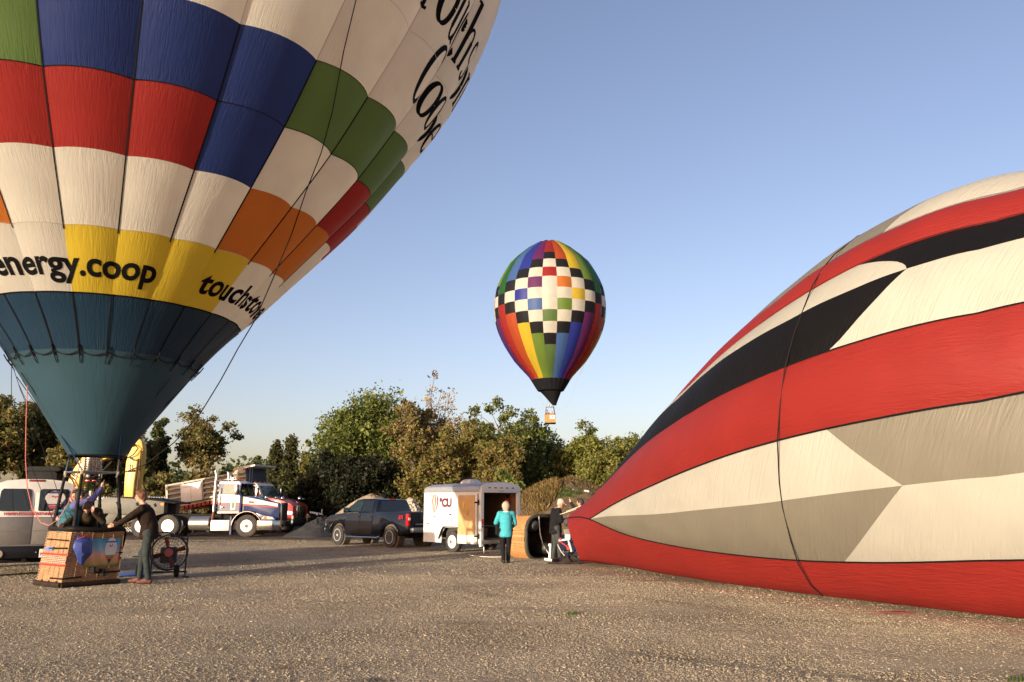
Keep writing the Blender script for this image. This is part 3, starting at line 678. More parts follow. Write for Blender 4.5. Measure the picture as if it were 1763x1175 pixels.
# lines: crown line over the cloth and down behind the basket, drop lines at left
def on_env(px, py, lift=.05):
    """point on the big envelope seen towards a direction"""
    best = None
    G = np.linspace(-3, 7, 400)[:, None]; T = np.linspace(2, 12, 400)[None]
    global _EP
    if '_EP' not in globals():
        GG, TT = np.meshgrid(G.ravel(), T.ravel(), indexing='ij'); _EP = (GG, TT, NB.pt(GG, TT) + NB.c)
    GG, TT, P3 = _EP
    r = np.array(ray(px, py)[:]); r /= np.linalg.norm(r); d = P3 - np.array([0, 0, CAMH]); a = d @ r
    dist = np.linalg.norm(d - a[..., None] * r, axis=-1) + .02 * a
    k = np.unravel_index(np.argmin(dist), dist.shape)
    return Vector(NB.pt(GG[k], TT[k]) + NB.out(GG[k], TT[k]) * lift)
top = [Vector(NB.pt(3.0, t_, .06)) for t_ in (17, 16, 15, 14, 13, 12, 11, 10, 9, 8, 7.3)]
surf = [on_env(*p) for p in ((610, 0), (590, 90), (570, 190), (550, 260), (525, 330), (500, 400))]
free = [Vector(at(px, py, Y)) - Vector(NLOC) for px, py, Y in ((470, 480, 14.3), (440, 550, 14.4), (410, 600, 14.6), (380, 655, 15), (345, 712, 15.4), (300, 762, 15.8), (250, 800, 16.1))]
end = fp(1, 1, BZ - .05)
MB().tube(top + surf + free + [end], .011, 5).build('crown_line', ROPED, near)
w2 = lambda *a: Vector(at(*a)) - Vector(NLOC)
left = Vector(NB.pt(-6.0, 1.0, .05))
mb = MB()
for b in ((20, 690, 16.4), (45, 690, 16.2), (52, 712, 16.2)): mb.tube([left, left.lerp(w2(*b), .5) + Vector((0, 0, -.05)), w2(*b)], .007, 4)
mb.tube([w2(20, 690, 16.4), w2(45, 780, 16.3), w2(95, 905, 16)], .006, 4); mb.tube([w2(52, 712, 16.2), w2(80, 790, 16.2), bk(-.9, .6, 1.05)], .006, 4)
mb.build('handling_line', ROPED, near)
rope = [w2(*p) for p in ((47, 664, 15.6), (45, 720, 15.5), (44, 790, 15.4), (47, 840, 15.3), (55, 875, 15.2), (70, 900, 15.1), (84, 905, 15.0), (100, 895, 15.0), (118, 866, 15.1), (130, 830, 15.3), (140, 790, 15.7))]
MB().tube(rope, .008, 6).build('vent_line', ROPER, near, smooth=True)

# banner and bag hanging on the basket (things of their own)
def print_mat(name, stops, axis_v=True):
    m, t, out = newmat(name); b = NN(t, 'ShaderNodeBsdfPrincipled', Roughness=.45); uv = NN(t, 'ShaderNodeUVMap'); sp = NN(t, 'ShaderNodeSeparateXYZ'); t.links.new(uv.outputs[0], sp.inputs[0])
    nz = NN(t, 'ShaderNodeTexNoise', Scale=3.0, Detail=3.0); t.links.new(uv.outputs[0], nz.inputs['Vector'])
    ad = NN(t, 'ShaderNodeMath', operation='MULTIPLY_ADD'); ad.inputs[1].default_value = .12; t.links.new(nz.outputs['Fac'], ad.inputs[0]); t.links.new(sp.outputs[1], ad.inputs[2])
    cr = NN(t, 'ShaderNodeValToRGB'); e = cr.color_ramp.elements
    e[0].position, e[0].color = stops[0][0], rgba(stops[0][1]); e[1].position, e[1].color = stops[-1][0], rgba(stops[-1][1])
    for p, c in stops[1:-1]: k = e.new(p); k.color = rgba(c)
    t.links.new(ad.outputs[0], cr.inputs[0]); t.links.new(cr.outputs[0], b.inputs['Base Color']); t.links.new(b.outputs[0], out.inputs[0]); return m
BL = Vector(NLOC)
ban = thing('banner', 'picture banner of a white balloon in a sunset sky, tied to the basket front', 'banner', BL)
V, UV = [], []
for i in range(13):
    for j in range(7):
        u = -.34 + 1.18 * i / 12; z = .36 + .52 * j / 6
        V.append(bk(u, 1, z, 1.085 + .004 * math.sin(i * 1.7 + j))); UV.append((i / 12 * 1.5, j / 6))
mobj('cloth', np_mesh('banner', [tuple(p) for p in V], grid_faces(13, 7), UV), print_mat('banner_print', [(.05, (.09, .13, .04)), (.16, (.36, .24, .10)), (.32, (.62, .26, .12)), (.5, (.60, .36, .28)), (.68, (.22, .36, .48)), (1.0, (.05, .25, .40))]), ban, True)
def disc_on(f, cu, cz, shape, mat_, name, parent):
    mb = MB(); mb.poly([f(cu + x, cz + z) for x, z in shape]); return mb.build(name, mat_, parent)
bf = lambda u, z: bk(u, 1, z, 1.10)
env = [(.19 * math.sin(a) * (1 if a < 2.0 else .9), .03 + .20 * -math.cos(a + math.pi) * (1.0)) for a in np.linspace(0, 2 * math.pi, 28)[:-1]]
env = [(.36 * x / .19 * .62, z) for x, z in env]
disc_on(bf, .50, .66, env, mat('print_white', (.62, .58, .60), .5), 'printed_balloon', ban)
bf2 = lambda u, z: bk(u, 1, z, 1.105)
for (x0, x1, z0, z1, c) in ((-.17, .17, .53, .565, (.10, .30, .08)), (-.13, .13, .495, .53, (.50, .05, .04)), (-.18, .18, .80, .83, (.10, .08, .35))):
    disc_on(bf2, .50, 0, [(x0, z0), (x1, z0), (x1 * .92, z1), (x0 * .92, z1)], mat('print_' + str(c), c, .5), 'printed_stripe', ban)
disc_on(bf2, .50, 0, [(-.07, .49), (0, .40), (.07, .49)], mat('print_navy', (.02, .03, .06), .5), 'printed_stripe', ban)
for x, z in ((-.05, .745), (.04, .75), (-.01, .725)): disc_on(bf2, .50 + x, z, [(.03 * math.cos(a), .014 * math.sin(a)) for a in np.linspace(0, 6, 7)], mat('print_red', (.45, .04, .05), .5), 'printed_emblem', ban)
bag = thing('blue_bag', 'bulging blue nylon bag with a red trim hung over the basket corner', 'bag', BL)
c0 = bk(-.66, 1.06, .72)
mb = MB(); mb.loft([[c0 - LD * (rx * math.cos(a) + dx) + FD * (.02 + ry * (1 + math.sin(a)) * .8) + Vector((0, 0, z)) for a in np.array([.2, 1.1, 1.9, 2.9, 4.0, 5.3])] for rx, ry, z, dx in ((.03, .05, -.30, .05), (.08, .09, -.24, .04), (.16, .13, -.13, .02), (.195, .15, .0, .0), (.185, .14, .10, .0), (.13, .10, .18, -.01), (.08, .06, .225, -.01))])
for v in mb.bm.verts: v.co += Vector((math.sin(v.co.z * 23) * .018, 0, math.sin(v.co.x * 31) * .022))
mb.build('sack', mat('blue_nylon', (.035, .06, .24), .5, var=.2, vscale=5, bump=.6, bscale=9), bag, .02)
MB().tube([c0 + LD * .12 + FD * .15 + Vector((0, 0, .17)), c0 + FD * .15 + Vector((0, 0, .21)), c0 - LD * .10 + FD * .10 + Vector((0, 0, .245))], .014, 6).build('red_trim', mat('red_trim', (.55, .06, .04), .6), bag)
MB().tube([c0 + LD * .06 + FD * .22 + Vector((0, 0, .13)), c0 + LD * .06 + FD * .255 + Vector((0, 0, .0)), c0 + LD * .02 + FD * .19 + Vector((0, 0, -.2))], .006, 5).build('seam', BLACK, bag)
drk = thing('dark_cover', 'black padded cover hanging down the right end of the basket', 'cover', BL)
mb = MB(); mb.loft([[bk(1.0, 0, z, 1.0) + (-LD) * (.03 + dx * (.5 + .5 * math.cos(a))) + FD * (w_ * math.sin(a)) for a in np.linspace(-math.pi / 2 * 2, math.pi, 13)[:-1]] for z, w_, dx in ((.42, .2, .03), (.55, .36, .09), (.75, .42, .12), (.95, .44, .12), (1.08, .42, .06))])
mb.build('pad', mat('black_cover', (.009, .010, .014), .7, var=.3, spec=.15), drk, smooth=True)
# ------------------------------------------------------------------ the balloon in the air
FY = 118.0
fc = at(950, 872, FY); k_ = 16.4 / 189.0
def fz(yz): return at(949.5, 400 + yz / 3.4545, FY).z
fprof = [(10, 1030), (60, 950), (75, 945), (112, 883), (136, 850), (200, 780), (243, 715), (276, 657), (302, 597), (319, 535), (326, 472), (325, 410), (316, 348), (292, 290), (261, 235), (229, 187), (150, 118), (85, 76), (60, 66), (3, 62)]
FB = Balloon(fc.x, FY, 0, 0, math.atan2(-FY, -fc.x) - R_(7.5), [(r * k_ / 3.4545, fz(y)) for r, y in fprof], 24, .02, 0, 0)
FLOC = (fc.x, FY, fz(1140)); FB.c = np.array(FLOC)
far = thing('hot_air_balloon', 'rainbow striped balloon with black and white checks floating over the trees', 'hot air balloon', FLOC)
ROWT = [15, 14, 13, 12, 11, 10, 9, 8, 7, 6]      # checker rows from the top down
TOPC = {0: 'R', 1: 'o', 2: 'Y', 3: 'g', 4: 'D', 5: 'L', 6: 'U', 7: 'P', -1: 'P', -2: 'U', -3: 'L', -4: 'D', -5: 'g', -6: 'Y', -7: 'o', -8: 'R'}
BOTC = {0: 'G', 1: 'L', 2: 'U', 3: 'P', 4: 'R', 5: 'o', 6: 'Y', 7: 'g', -1: 'g', -2: 'Y', -3: 'o', -4: 'R', -5: 'P', -6: 'U', -7: 'L', -8: 'G'}
INN = {0: [None, None, 'R', None, None, None, 'G', None, None], 1: [None, None, 'O', None, 'W', None, None], -1: [None, None, 'P', None, 'L', None, None]}
def fpanel(g, t0, t1, c, nv=4):
    me = panel_mesh(lambda a, b: FB.pt(np.clip(a, g + 1e-6, g + 1 - 1e-6), b), g, g + 1, t0, t1, 5, nv, 2, 1)
    mobj('fabric_panel', me, CL[c], far, True)
for g in range(-12, 12):
    m8 = ((g + 4) % 8) - 4; d = abs(m8)
    lo, hi = d, 8 - d
    tg = TOPC.get(g, TOPC[((g + 8) % 16) - 8]); bgc = BOTC.get(g, BOTC[((g + 8) % 16) - 8])
    fpanel(g, ROWT[lo], 17, tg, 8)
    for r in range(lo, hi + 1):
        c = 'K' if r in (lo, hi) else 'W'
        if m8 == 0: c = {0: 'K', 2: 'R', 6: 'G', 8: 'K'}.get(r, 'W')
        if m8 == 1: c = {1: 'K', 3: 'O', 5: 'g', 7: 'K'}.get(r, 'W')
        if m8 == -1: c = {1: 'K', 3: 'P', 5: 'L', 7: 'K'}.get(r, 'W')
        if m8 == 2: c = {2: 'K', 4: 'Y', 6: 'K'}.get(r, 'W')
        if m8 == -2: c = {2: 'K', 4: 'U', 6: 'K'}.get(r, 'W')
        fpanel(g, ROWT[r + 1], ROWT[r], c)
    fpanel(g, 3, ROWT[hi + 1], bgc, 8)
    fpanel(g, 17, 19, 'K' if g % 2 else 'W', 4)
    fpanel(g, 2, 3, 'K', 3)
me = panel_mesh(lambda a, b: FB.pt(a, b) + np.stack([.55 * np.clip(1 - b, 0, 1), 0 * b, 0 * b], -1), 0, 23.999, 0, 1, 40, 5, 3, 2); mobj('scoop', me, CL['K'], far, True)
def fw(px, py, dy=0.0): return Vector(at(px, py, FY + dy)) - Vector(FLOC)
mb = MB(); bw = .75
def fbk(u, v, z, k=1.0): return Vector((-.12 + u * bw * k * .98, v * .7 * k, z))
fb = mobj('basket', wicker_wall(12, 10, CN, .12, 1.32, fbk), mat('amber_wicker', (.44, .21, .065), .7, var=.25), far)
mb = MB()
for a, b in zip(CN[:-1], CN[1:]): mb.poly([fbk(a[0], a[1], .1, .99), fbk(b[0], b[1], .1, .99), fbk(b[0], b[1], 1.3, .99), fbk(a[0], a[1], 1.3, .99)])
mb.poly([fbk(u, v, .1) for u, v in CN[:4]]); mb.build('liner', WICKERD, fb)
MB().box((-.12, 0, .06), (1.62, 1.5, .13)).build('base', LEATHER, fb, .02)
MB().tube([fbk(u, v, 1.34) for u, v in CN], .05, 8, False).build('padded_rim', LEATHER, fb)
MB().slab([fbk(-.12, -1.08, .62), fbk(.86, -1.08, .62), fbk(.86, -1.08, 1.2), fbk(-.12, -1.08, 1.2)], (0, -1, 0), .02).build('white_sign', WHITEP, fb)
mb = MB(); mb.box(fbk(.42, -1.14, .98), (.16, .02, .14)); mb.box(fbk(.42, -1.14, .86), (.05, .02, .12)); mb.box(fbk(.34, -1.14, .78), (.3, .02, .03)); mb.build('red_emblem', mat('emblem_red', (.5, .05, .05), .5), fb)
mb = MB()
for u, v in CN[:4]: mb.cyl(fbk(u * .95, v * .9, 1.3), fbk(u * .72, v * .6, 2.45), .035, n=6)
mb.build('poles', POLE, far)
mb = MB()
for a, b in zip(CN[:-1], CN[1:]): mb.cyl(fbk(a[0] * .72, a[1] * .6, 2.45), fbk(b[0] * .72, b[1] * .6, 2.45), .025, n=6)
for dx in (-.2, .2): mb.lathe((-.12 + dx, 0, 2.45), (0, 0, 1), [(.12, 0), (.13, .3), (.11, .3), (.11, .02)], 12)
mb.build('burner', STEEL, far)
mb = MB()
for u, v in CN[:4]: mb.cyl(fbk(u * .72, v * .6, 2.45), FB.pt({(-1, -1): -9, (-1, 1): 9, (1, 1): 3, (1, -1): -3}[(u, v)], .4), .012, n=4)
mb.tube([fw(928, 680), fw(934, 692), fw(941, 708)], .014, 4)
mb.tube([Vector(FB.pt(6, 5, .1)), fw(990, 665), fw(983, 690), fw(972, 702), fw(960, 706), fw(952, 700)], .014, 4)
mb.build('lines', mat('grey_rope', (.30, .30, .32), .7), far)

# ------------------------------------------------------------------ the red and white balloon lying on its side, half filled
RS, RA = np.array([1.936, 22.216]), -.953
CRp = [-3.9e-05, .001421, -.020835, .130255, .051743, .800771]; CZp = [6e-06, -.000372, .005487, -.034944, .334998, .648475]
adir = np.array([math.cos(RA), math.sin(RA)]); ndir = np.array([adir[1], -adir[0]])
if ndir[1] > 0: ndir = -ndir
RLOC = (1.94, 22.22, 0.0); SEND = 17.6
def rbody(s, al, lift=0.0):
    """s metres along the body from the mouth, al degrees round it (0 = towards the camera side, 90 = up)"""
    s = np.asarray(s, float); al = np.radians(np.asarray(al, float)); sc = np.minimum(s, 12.2)
    Rr = np.polyval(CRp, sc); zc = np.polyval(CZp, sc)
    e = np.clip((s - 12.2) / (SEND - 12.2), 0, 1); f = np.sqrt(np.clip(1 - e ** 2, 0, 1)); Rr = Rr * f + .02; zc = zc * (.35 + .65 * f)
    Rr = Rr + lift - (.05 + .09 * np.clip(np.sin(al), 0, 1) ** 2) * np.clip((s - 1.5) / 4, 0, 1)
    z = zc + Rr * np.sin(al)
    soft = .10
    z = np.where(z > soft, z, soft * np.exp(np.clip((z - soft) / soft / 3, -4, 0)) * .9 + .012)
    x = RS[0] + adir[0] * s + ndir[0] * Rr * np.cos(al); y = RS[1] + adir[1] * s + ndir[1] * Rr * np.cos(al)
    return np.stack([x, y, z], -1) - np.array(RLOC)
def seam(tab):
    t = np.array(tab, float); ss = np.linspace(t[0, 0], t[-1, 0], 80); v = np.interp(ss, t[:, 0], t[:, 1])
    k = np.ones(7) / 7; vp = np.concatenate([np.full(3, v[0]) + np.arange(-3, 0) * (v[1] - v[0]), v, np.full(3, v[-1]) + np.arange(1, 4) * (v[-1] - v[-2])]); v2 = np.convolve(vp, k, 'valid')
    return lambda s: np.interp(s, ss, v2)
SV = 1.53
sB = seam([(0, 40), (.75, 21), (1.53, 4.3), (2.22, -9.2), (3.0, -18.5), (3.7, -23.5), (5.37, -29.6), (7.2, -33.4), (8.7, -35.2), (9.56, -35.2), (10.65, -34.5), (12.2, -31.2), (14, -28), (SEND, -26)])
sM1 = seam([(SV, 4.3), (2.6, -4), (3.8, -9.8), (5.2, -14), (6.69, -16.4), (8.3, -18.1), (9.3, -18.2), (11.02, -17.2), (12.5, -14.4), (14, -12), (SEND, -10)])
sC = seam([(SV, 4.3), (2.28, 4.0), (4.8, -.3), (6.92, -2.3), (9.01, -3.7), (10.22, -3.9), (11.25, -3.3), (12.65, -.6), (14, 2), (SEND, 4)])
sD = seam([(0, 60), (SV, 48), (3.34, 35), (4.11, 30), (5, 25.4), (6.06, 20.8), (8.44, 15.2), (9.99, 13.5), (11.19, 13.8), (12.71, 16.2), (14, 18), (SEND, 20)])
sM2 = seam([(SV, 60), (3.0, 49), (3.6, 45.5), (4.8, 40), (6.03, 36), (7.32, 31.6), (8.18, 30), (8.81, 28.6), (9.64, 27.2), (10.59, 28), (11.22, 27.7), (12.25, 29.6), (12.65, 30.3), (14, 33), (SEND, 35)])
sE = seam([(SV, 70), (4, 54), (5.52, 47.4), (6.81, 42.5), (7.92, 38.9), (9.36, 37.2), (10.96, 37.2), (12.57, 39.2), (14, 42), (SEND, 44)])
sF = seam([(SV, 80), (4, 64), (6, 55), (7.61, 51), (8.56, 50.2), (9.84, 49.6), (11.05, 48.9), (12.42, 51.4), (14, 54), (SEND, 56)])
sG = lambda s: sF(s) + 22; sA = lambda s: np.full_like(np.asarray(s, float), -90.0)
sH = lambda s: np.asarray(s) * 0 + 108.0
red = thing('lying_balloon', 'half inflated red, white, black and silver striped balloon lying on the gravel at right', 'hot air balloon', RLOC)
def bulged(lo, hi, s, v, amt):
    """between two seams the cloth swells a little"""
    al = lo(s) + (hi(s) - lo(s)) * v
    return rbody(s, al, amt * 4 * v * (1 - v) * np.clip((s - .6) / 4, 0, 1))
MOUTH = ([-90, -62, -26, 0, 20, 42, 90], [.25, .36, .60, .54, .34, .05, 0])
def rpanel(lo, hi, c, s0, s1, v0=0.0, v1=1.0, full=(None, None), ns=60, nv=9, amt=.08):
    """s0,s1 numbers or functions of v (0..1 over this panel); full = seams the swelling spans"""
    A, B = np.meshgrid(np.linspace(0, 1, ns), np.linspace(0, 1, nv), indexing='ij')
    f0 = s0 if callable(s0) else (lambda v: np.full_like(v, s0)); f1 = s1 if callable(s1) else (lambda v: np.full_like(v, s1))
    S = f0(B) + (f1(B) - f0(B)) * A
    al = lo(S) + (hi(S) - lo(S)) * B
    if not callable(s0) and s0 == 0.0:
        S = S + np.interp(al, MOUTH[0], MOUTH[1]) * np.clip(1 - A * 8, 0, 1); al = lo(S) + (hi(S) - lo(S)) * B
    L_, H_ = full if full[0] else (lo, hi)
    vv = np.clip((al - L_(S)) / np.maximum(H_(S) - L_(S), .01), 0, 1)
    P = rbody(S, al, amt * 4 * vv * (1 - vv) * np.clip((S - .6) / 4, 0, 1) + (.006 * np.sin(S * 5.1 + al * .21) * np.sin(al * .33 + 2) + .014 * np.sin(S * 1.9 - al * .09) * np.sin(S * .83 + al * .13 + 1)) * np.clip(S - 1, 0, 1) * np.clip(np.minimum(vv, 1 - vv) * 6, 0, 1))
    uv = np.stack([al * .045, S * .9], -1).reshape(-1, 2)
    if c is not RR: ca_, sa_ = math.cos(1.05), math.sin(1.05); uv = np.stack([uv[:, 0] * ca_ - uv[:, 1] * sa_, uv[:, 0] * sa_ + uv[:, 1] * ca_], -1)
    edge = np.clip(1 - np.minimum(vv, 1 - vv) * 4, 0, 1).ravel() * .55 + .45
    mobj('fabric_panel', np_mesh('fabric_panel', P.reshape(-1, 3), grid_faces(ns, nv), uv, {'edge': ('FLOAT', edge)}), c, red, True)
def cl2(n, c, tr=.3): return fabric(n, c, tr, .65, .8)
RR, RW, RK, RG = cl2('lying_red', (.285, .024, .019), .3), cl2('lying_white', (.53, .515, .44), .34), cl2('lying_black', (.007, .0065, .007), .05), cl2('lying_silver', (.19, .172, .132), .16)
rpanel(sA, sB, RR, 0.0, SEND, ns=90, nv=14, amt=.05)
X1, b1, c1 = 11.03, 9.6, 9.93
rpanel(sB, sM1, RG, SV, lambda v: b1 + (X1 - b1) * v, full=(sB, sC))
rpanel(sB, sM1, RW, lambda v: b1 + (X1 - b1) * v, SEND, full=(sB, sC))
rpanel(sM1, sC, RW, SV, lambda v: X1 + (c1 - X1) * v, full=(sB, sC))
rpanel(sM1, sC, RG, lambda v: X1 + (c1 - X1) * v, SEND, full=(sB, sC))
def sBC(s): return np.where(np.asarray(s) < SV, sB(s), sC(s))
rpanel(sBC, sD, RR, 0.0, SEND, ns=90, nv=14)
X2, d2, e2 = 11.22, 9.99, 10.22
rpanel(sD, sM2, RK, 0.0, lambda v: d2 + (X2 - d2) * v ** .8, full=(sD, sE))
rpanel(sD, sM2, RW, lambda v: d2 + (X2 - d2) * v ** .8, SEND, full=(sD, sE))
rpanel(sM2, sE, RW, 0.0, lambda v: X2 + (e2 - X2) * v ** 1.6, full=(sD, sE))
rpanel(sM2, sE, RK, lambda v: X2 + (e2 - X2) * v ** 1.6, SEND, full=(sD, sE))
rpanel(sE, sF, RR, 0.0, SEND, ns=90)
rpanel(sF, sG, RG, 0.0, lambda v: 10.33 + .8 * v, ns=80)
rpanel(sF, sG, RW, lambda v: 10.33 + .8 * v, SEND)
bands = [sG] + [(lambda q: (lambda s: np.minimum(sG(s), 100) * 0 + sG(s) + (270 - sG(s)) * q / 7))(q) for q in range(1, 8)]
for i in range(7): rpanel(bands[i], bands[i + 1], (RR, RW, RK)[i % 3], 0.0, SEND, ns=50, amt=.08)
def rtape(f, s0, s1, w, name='load_tape', lift=.02, n=90):
    S = np.linspace(s0, s1, n); P = rbody(S, f(S), lift); e = rbody(S, f(S) + 1.0, lift) - P; D = np.gradient(P, axis=0); N = np.cross(D, e); N /= np.linalg.norm(N, axis=1)[:, None] + 1e-9
    V, F_ = strip_mesh(P, N, w); mobj(name, np_mesh(name, V, F_), TAPE, red)
rtape(sB, .02, SEND, .028); rtape(sC, SV, SEND, .028); rtape(sD, 6.2, SEND, .022); rtape(sE, 8, SEND, .010); rtape(sF, 7, SEND, .016)
rtape(lambda s: -47 + 0 * s - (s - .3) * 9, .1, 1.9, .03)
# cord hanging over the body like a belt, and the rope round the mouth
AL_ = np.array([74, 62, 50.4, 44, 37.2, 30, 22, 13.2, 4.6, -3.6, -13.5, -19.4, -28.6, -35.2, -42.1, -47]); SS_ = np.array([9.55, 9.5, 9.43, 9.40, 9.37, 9.38, 9.30, 9.2, 9.13, 9.02, 8.92, 8.86, 8.79, 8.73, 8.74, 8.8])
MB().tube([Vector(p) for p in rbody(SS_, AL_, .085)], .010, 6).build('belt_cord', ROPED, red, smooth=True)
MB().tube([Vector(p) for p in rbody(np.full(10, 1.38), np.linspace(60, -55, 10), .012)], .006, 4).build('skirt_stitch', mat('dark_red_thread', (.16, .012, .012), .8), red)

# tipped basket of that balloon, lying with its opening towards the cloth
tb = thing('tipped_basket', 'honey wicker basket tipped on its side with a dark padded rim', 'wicker basket', tuple(gnd(917, 961)), math.atan2(-.80, .60))
# local: x = opening direction, y = left, z = up
def sq(r, a, p=3.2):
    c, s_ = math.cos(a), math.sin(a); return (r * abs(c) ** (2 / p) * (1 if c > 0 else -1), r * abs(s_) ** (2 / p) * (1 if s_ > 0 else -1))
def tbp(x, a, k=1.0): u, v = sq(.60 * k * (1 + .05 * (x / 1.05)), a); return Vector((x - .55, u, v + .60))
V, F_ = [], []
for r in range(40):
    x = .02 + 1.0 * r / 40; n = 121; b0 = len(V)
    for i in range(n):
        o_ = .010 * (1 if ((i + 2 * (r % 2)) % 4) in (0, 1) else -1)
        for dx, k in ((0, -.008), (.0125, .006), (.025, -.008)): V.append(tuple(tbp(x + dx, 2 * math.pi * i / (n - 1), 1 + (o_ + k) / .6)))
    for i in range(n - 1):
        q = b0 + 3 * i; F_ += [(q, q + 3, q + 4, q + 1), (q + 1, q + 4, q + 5, q + 2)]
mobj('wicker', np_mesh('wicker', V, F_), mat('honey_wicker', (.52, .25, .09), .7, var=.3, vscale=8), tb)
mb = MB(); mb.loft([[tbp(x, a, .97) for a in np.linspace(0, 2 * math.pi, 33)[:-1]] for x in (0, 1.03)], caps=False); mb.poly([tbp(.02, a, .97) for a in np.linspace(0, 2 * math.pi, 33)[:-1]]); mb.build('liner', mat('liner_brown', (.05, .028, .018), .8), tb)
MB().tube([tbp(1.05, a, 1.0) for a in np.linspace(0, 2 * math.pi, 41)], .055, 9, False).build('padded_rim', mat('olive_leather', (.045, .04, .028), .6), tb, smooth=True)
MB().lathe((-.2, -.28, .95), (1, 0, 0), [(.03, 0), (.16, .03), (.17, .1), (.17, .62), (.12, .72), (.04, .75)], 18).build('fuel_tank', mat('tank_cover', (.05, .047, .04), .6), tb, smooth=True)
MB().lathe((-.3, .26, .28), (1, 0, 0), [(.03, 0), (.16, .03), (.17, .1), (.17, .62), (.12, .72), (.04, .75)], 18).build('fuel_tank', mat('tank_steel', (.20, .19, .18), .35, .9), tb, smooth=True)
MB().box((-.1, 0, .75), (.8, .03, .06)).build('strap', LEATHER, tb)
bl = bpy.data.objects.new('x', None); bpy.data.objects.remove(bl)
TBM = Matrix.Translation(Vector(tuple(gnd(917, 961)))) @ Matrix.Rotation(math.atan2(-.80, .60), 4, 'Z')
r1 = thing('pale_rope', 'pale rope looping out of the tipped basket onto the gravel', 'rope', (0, 0, 0))
MB().tube([TBM @ Vector(p) for p in ((.5, -.1, 1.22), (.56, -.2, 1.2), (.6, -.22, 1.0), (.62, -.2, .7), (.72, -.18, .4), (.95, -.1, .1), (1.15, 0, .02))], .014, 6).build('strand', ROPEW, r1, smooth=True)
MB().tube([TBM @ Vector(p) for p in ((-.62, -.62, .65), (-.5, -.68, .3), (-.55, -.72, .03), (-.9, -.9, .015), (-1.5, -1.0, .015), (-2.2, -.8, .015))], .012, 6).build('strand', ROPEW, r1, smooth=True)
# burner on its side with white uprights, between basket and mouth
bf_ = thing('burner_frame', 'white burner frame with red hoses lying between tipped basket and red cloth', 'burner frame', tuple(gnd(975, 968)))
bp0 = Vector(tuple(gnd(975, 968)))
L_ = lambda px, py, Y=21.9: Vector(at(px, py, Y)) - bp0
mb = MB(); mb.tube([L_(946, 965), L_(947, 950), L_(948, 938)], [.035, .03, .028], 8); mb.tube([L_(937, 963), L_(950, 965)], .035, 8); mb.ball(L_(947, 939), .05)
mb.tube([L_(962, 931), L_(978, 929), L_(981, 940)], .028, 8); mb.box(L_(977, 925), (.13, .10, .13)); mb.tube([L_(980, 935), L_(984, 950)], .026, 8)
mb.build('white_upright', mat('white_metal', (.74, .72, .70), .4), bf_, smooth=True)
mb = MB(); mb.tube([L_(962, 932), L_(972, 938), L_(980, 946)], .016, 6); mb.ball(L_(965, 929), .04); mb.box(L_(978, 944), (.07, .05, .09)); mb.build('red_hose', mat('red_hose', (.50, .04, .04), .5), bf_)
mb = MB(); mb.tube([L_(960, 938), L_(966, 950), L_(972, 957)], .010, 5); mb.build('white_hose', mat('white_hose', (.7, .68, .66), .5), bf_)
mb = MB(); mb.box(L_(976, 916, 22.3), (.17, .12, .14)); mb.lathe(L_(975, 900, 22.3), (.6, -.8, 0), [(.10, 0), (.13, .1), (.13, .3)], 14); mb.build('burner_can', STEEL, bf_)
mb = MB()
for s_, e_ in (((984, 945), (1003, 965)), ((980, 955), (1000, 968)), ((975, 940), (990, 925))): mb.tube([L_(*s_), L_(*e_)], .008, 4)
mb.build('cables', STEEL, bf_)
mb = MB(); rg_ = np.random.default_rng(3); c_ = L_(975, 961, 22.3); c_.z = 0
mb.loft([[c_ + Vector((r * 1.25 * math.cos(a) * (1 + .16 * math.sin(3 * a + r * 9)), r * .6 * math.sin(a) * (1 + .2 * math.sin(2 * a + 1)), max(.005, h + .05 * math.sin(5 * a + r * 13) * (r < .33) + rg_.normal() * .012))) for a in np.linspace(0, 2 * math.pi, 25)[:-1]] for r, h in ((.37, .01), (.33, .06), (.27, .12), (.20, .10), (.12, .16), (.05, .13))])
o = mb.build('crumpled_tarp', mat('brown_tarp', (.022, .013, .010), .8, var=.4), None, smooth=True); o.location = bp0; tag(o, 'crumpled dark brown ground sheet heaped under the burner frame', 'ground sheet')
# lines from the crew to the mouth of the lying balloon
r2 = thing('white_lines', 'two pale lines held taut from the crew to the lying balloon', 'rope', (0, 0, 0))
for p in (((964, 886), (1030, 862)), ((975, 881), (1031, 857))):
    MB().tube([at(*p[0], 22.2), Vector(at(*p[0], 22.2)).lerp(at(*p[1], 21.9), .5) + Vector((0, 0, -.02)), at(*p[1], 21.9)], .009, 5).build('line', ROPEW, r2)
sc = thing('red_scrap', 'small flat strip of red cloth lying on the gravel beside the red balloon', 'cloth scrap', tuple(gnd(1538, 1057)))
mb = MB(); mb.slab([(-.33, .0, .012), (-.1, -.05, .02), (.2, -.05, .014), (.33, -.01, .016), (.12, .06, .022), (-.15, .05, .016)], (0, 0, 1), .008); mb.build('cloth', mat('dull_red', (.22, .03, .03), .7), sc)
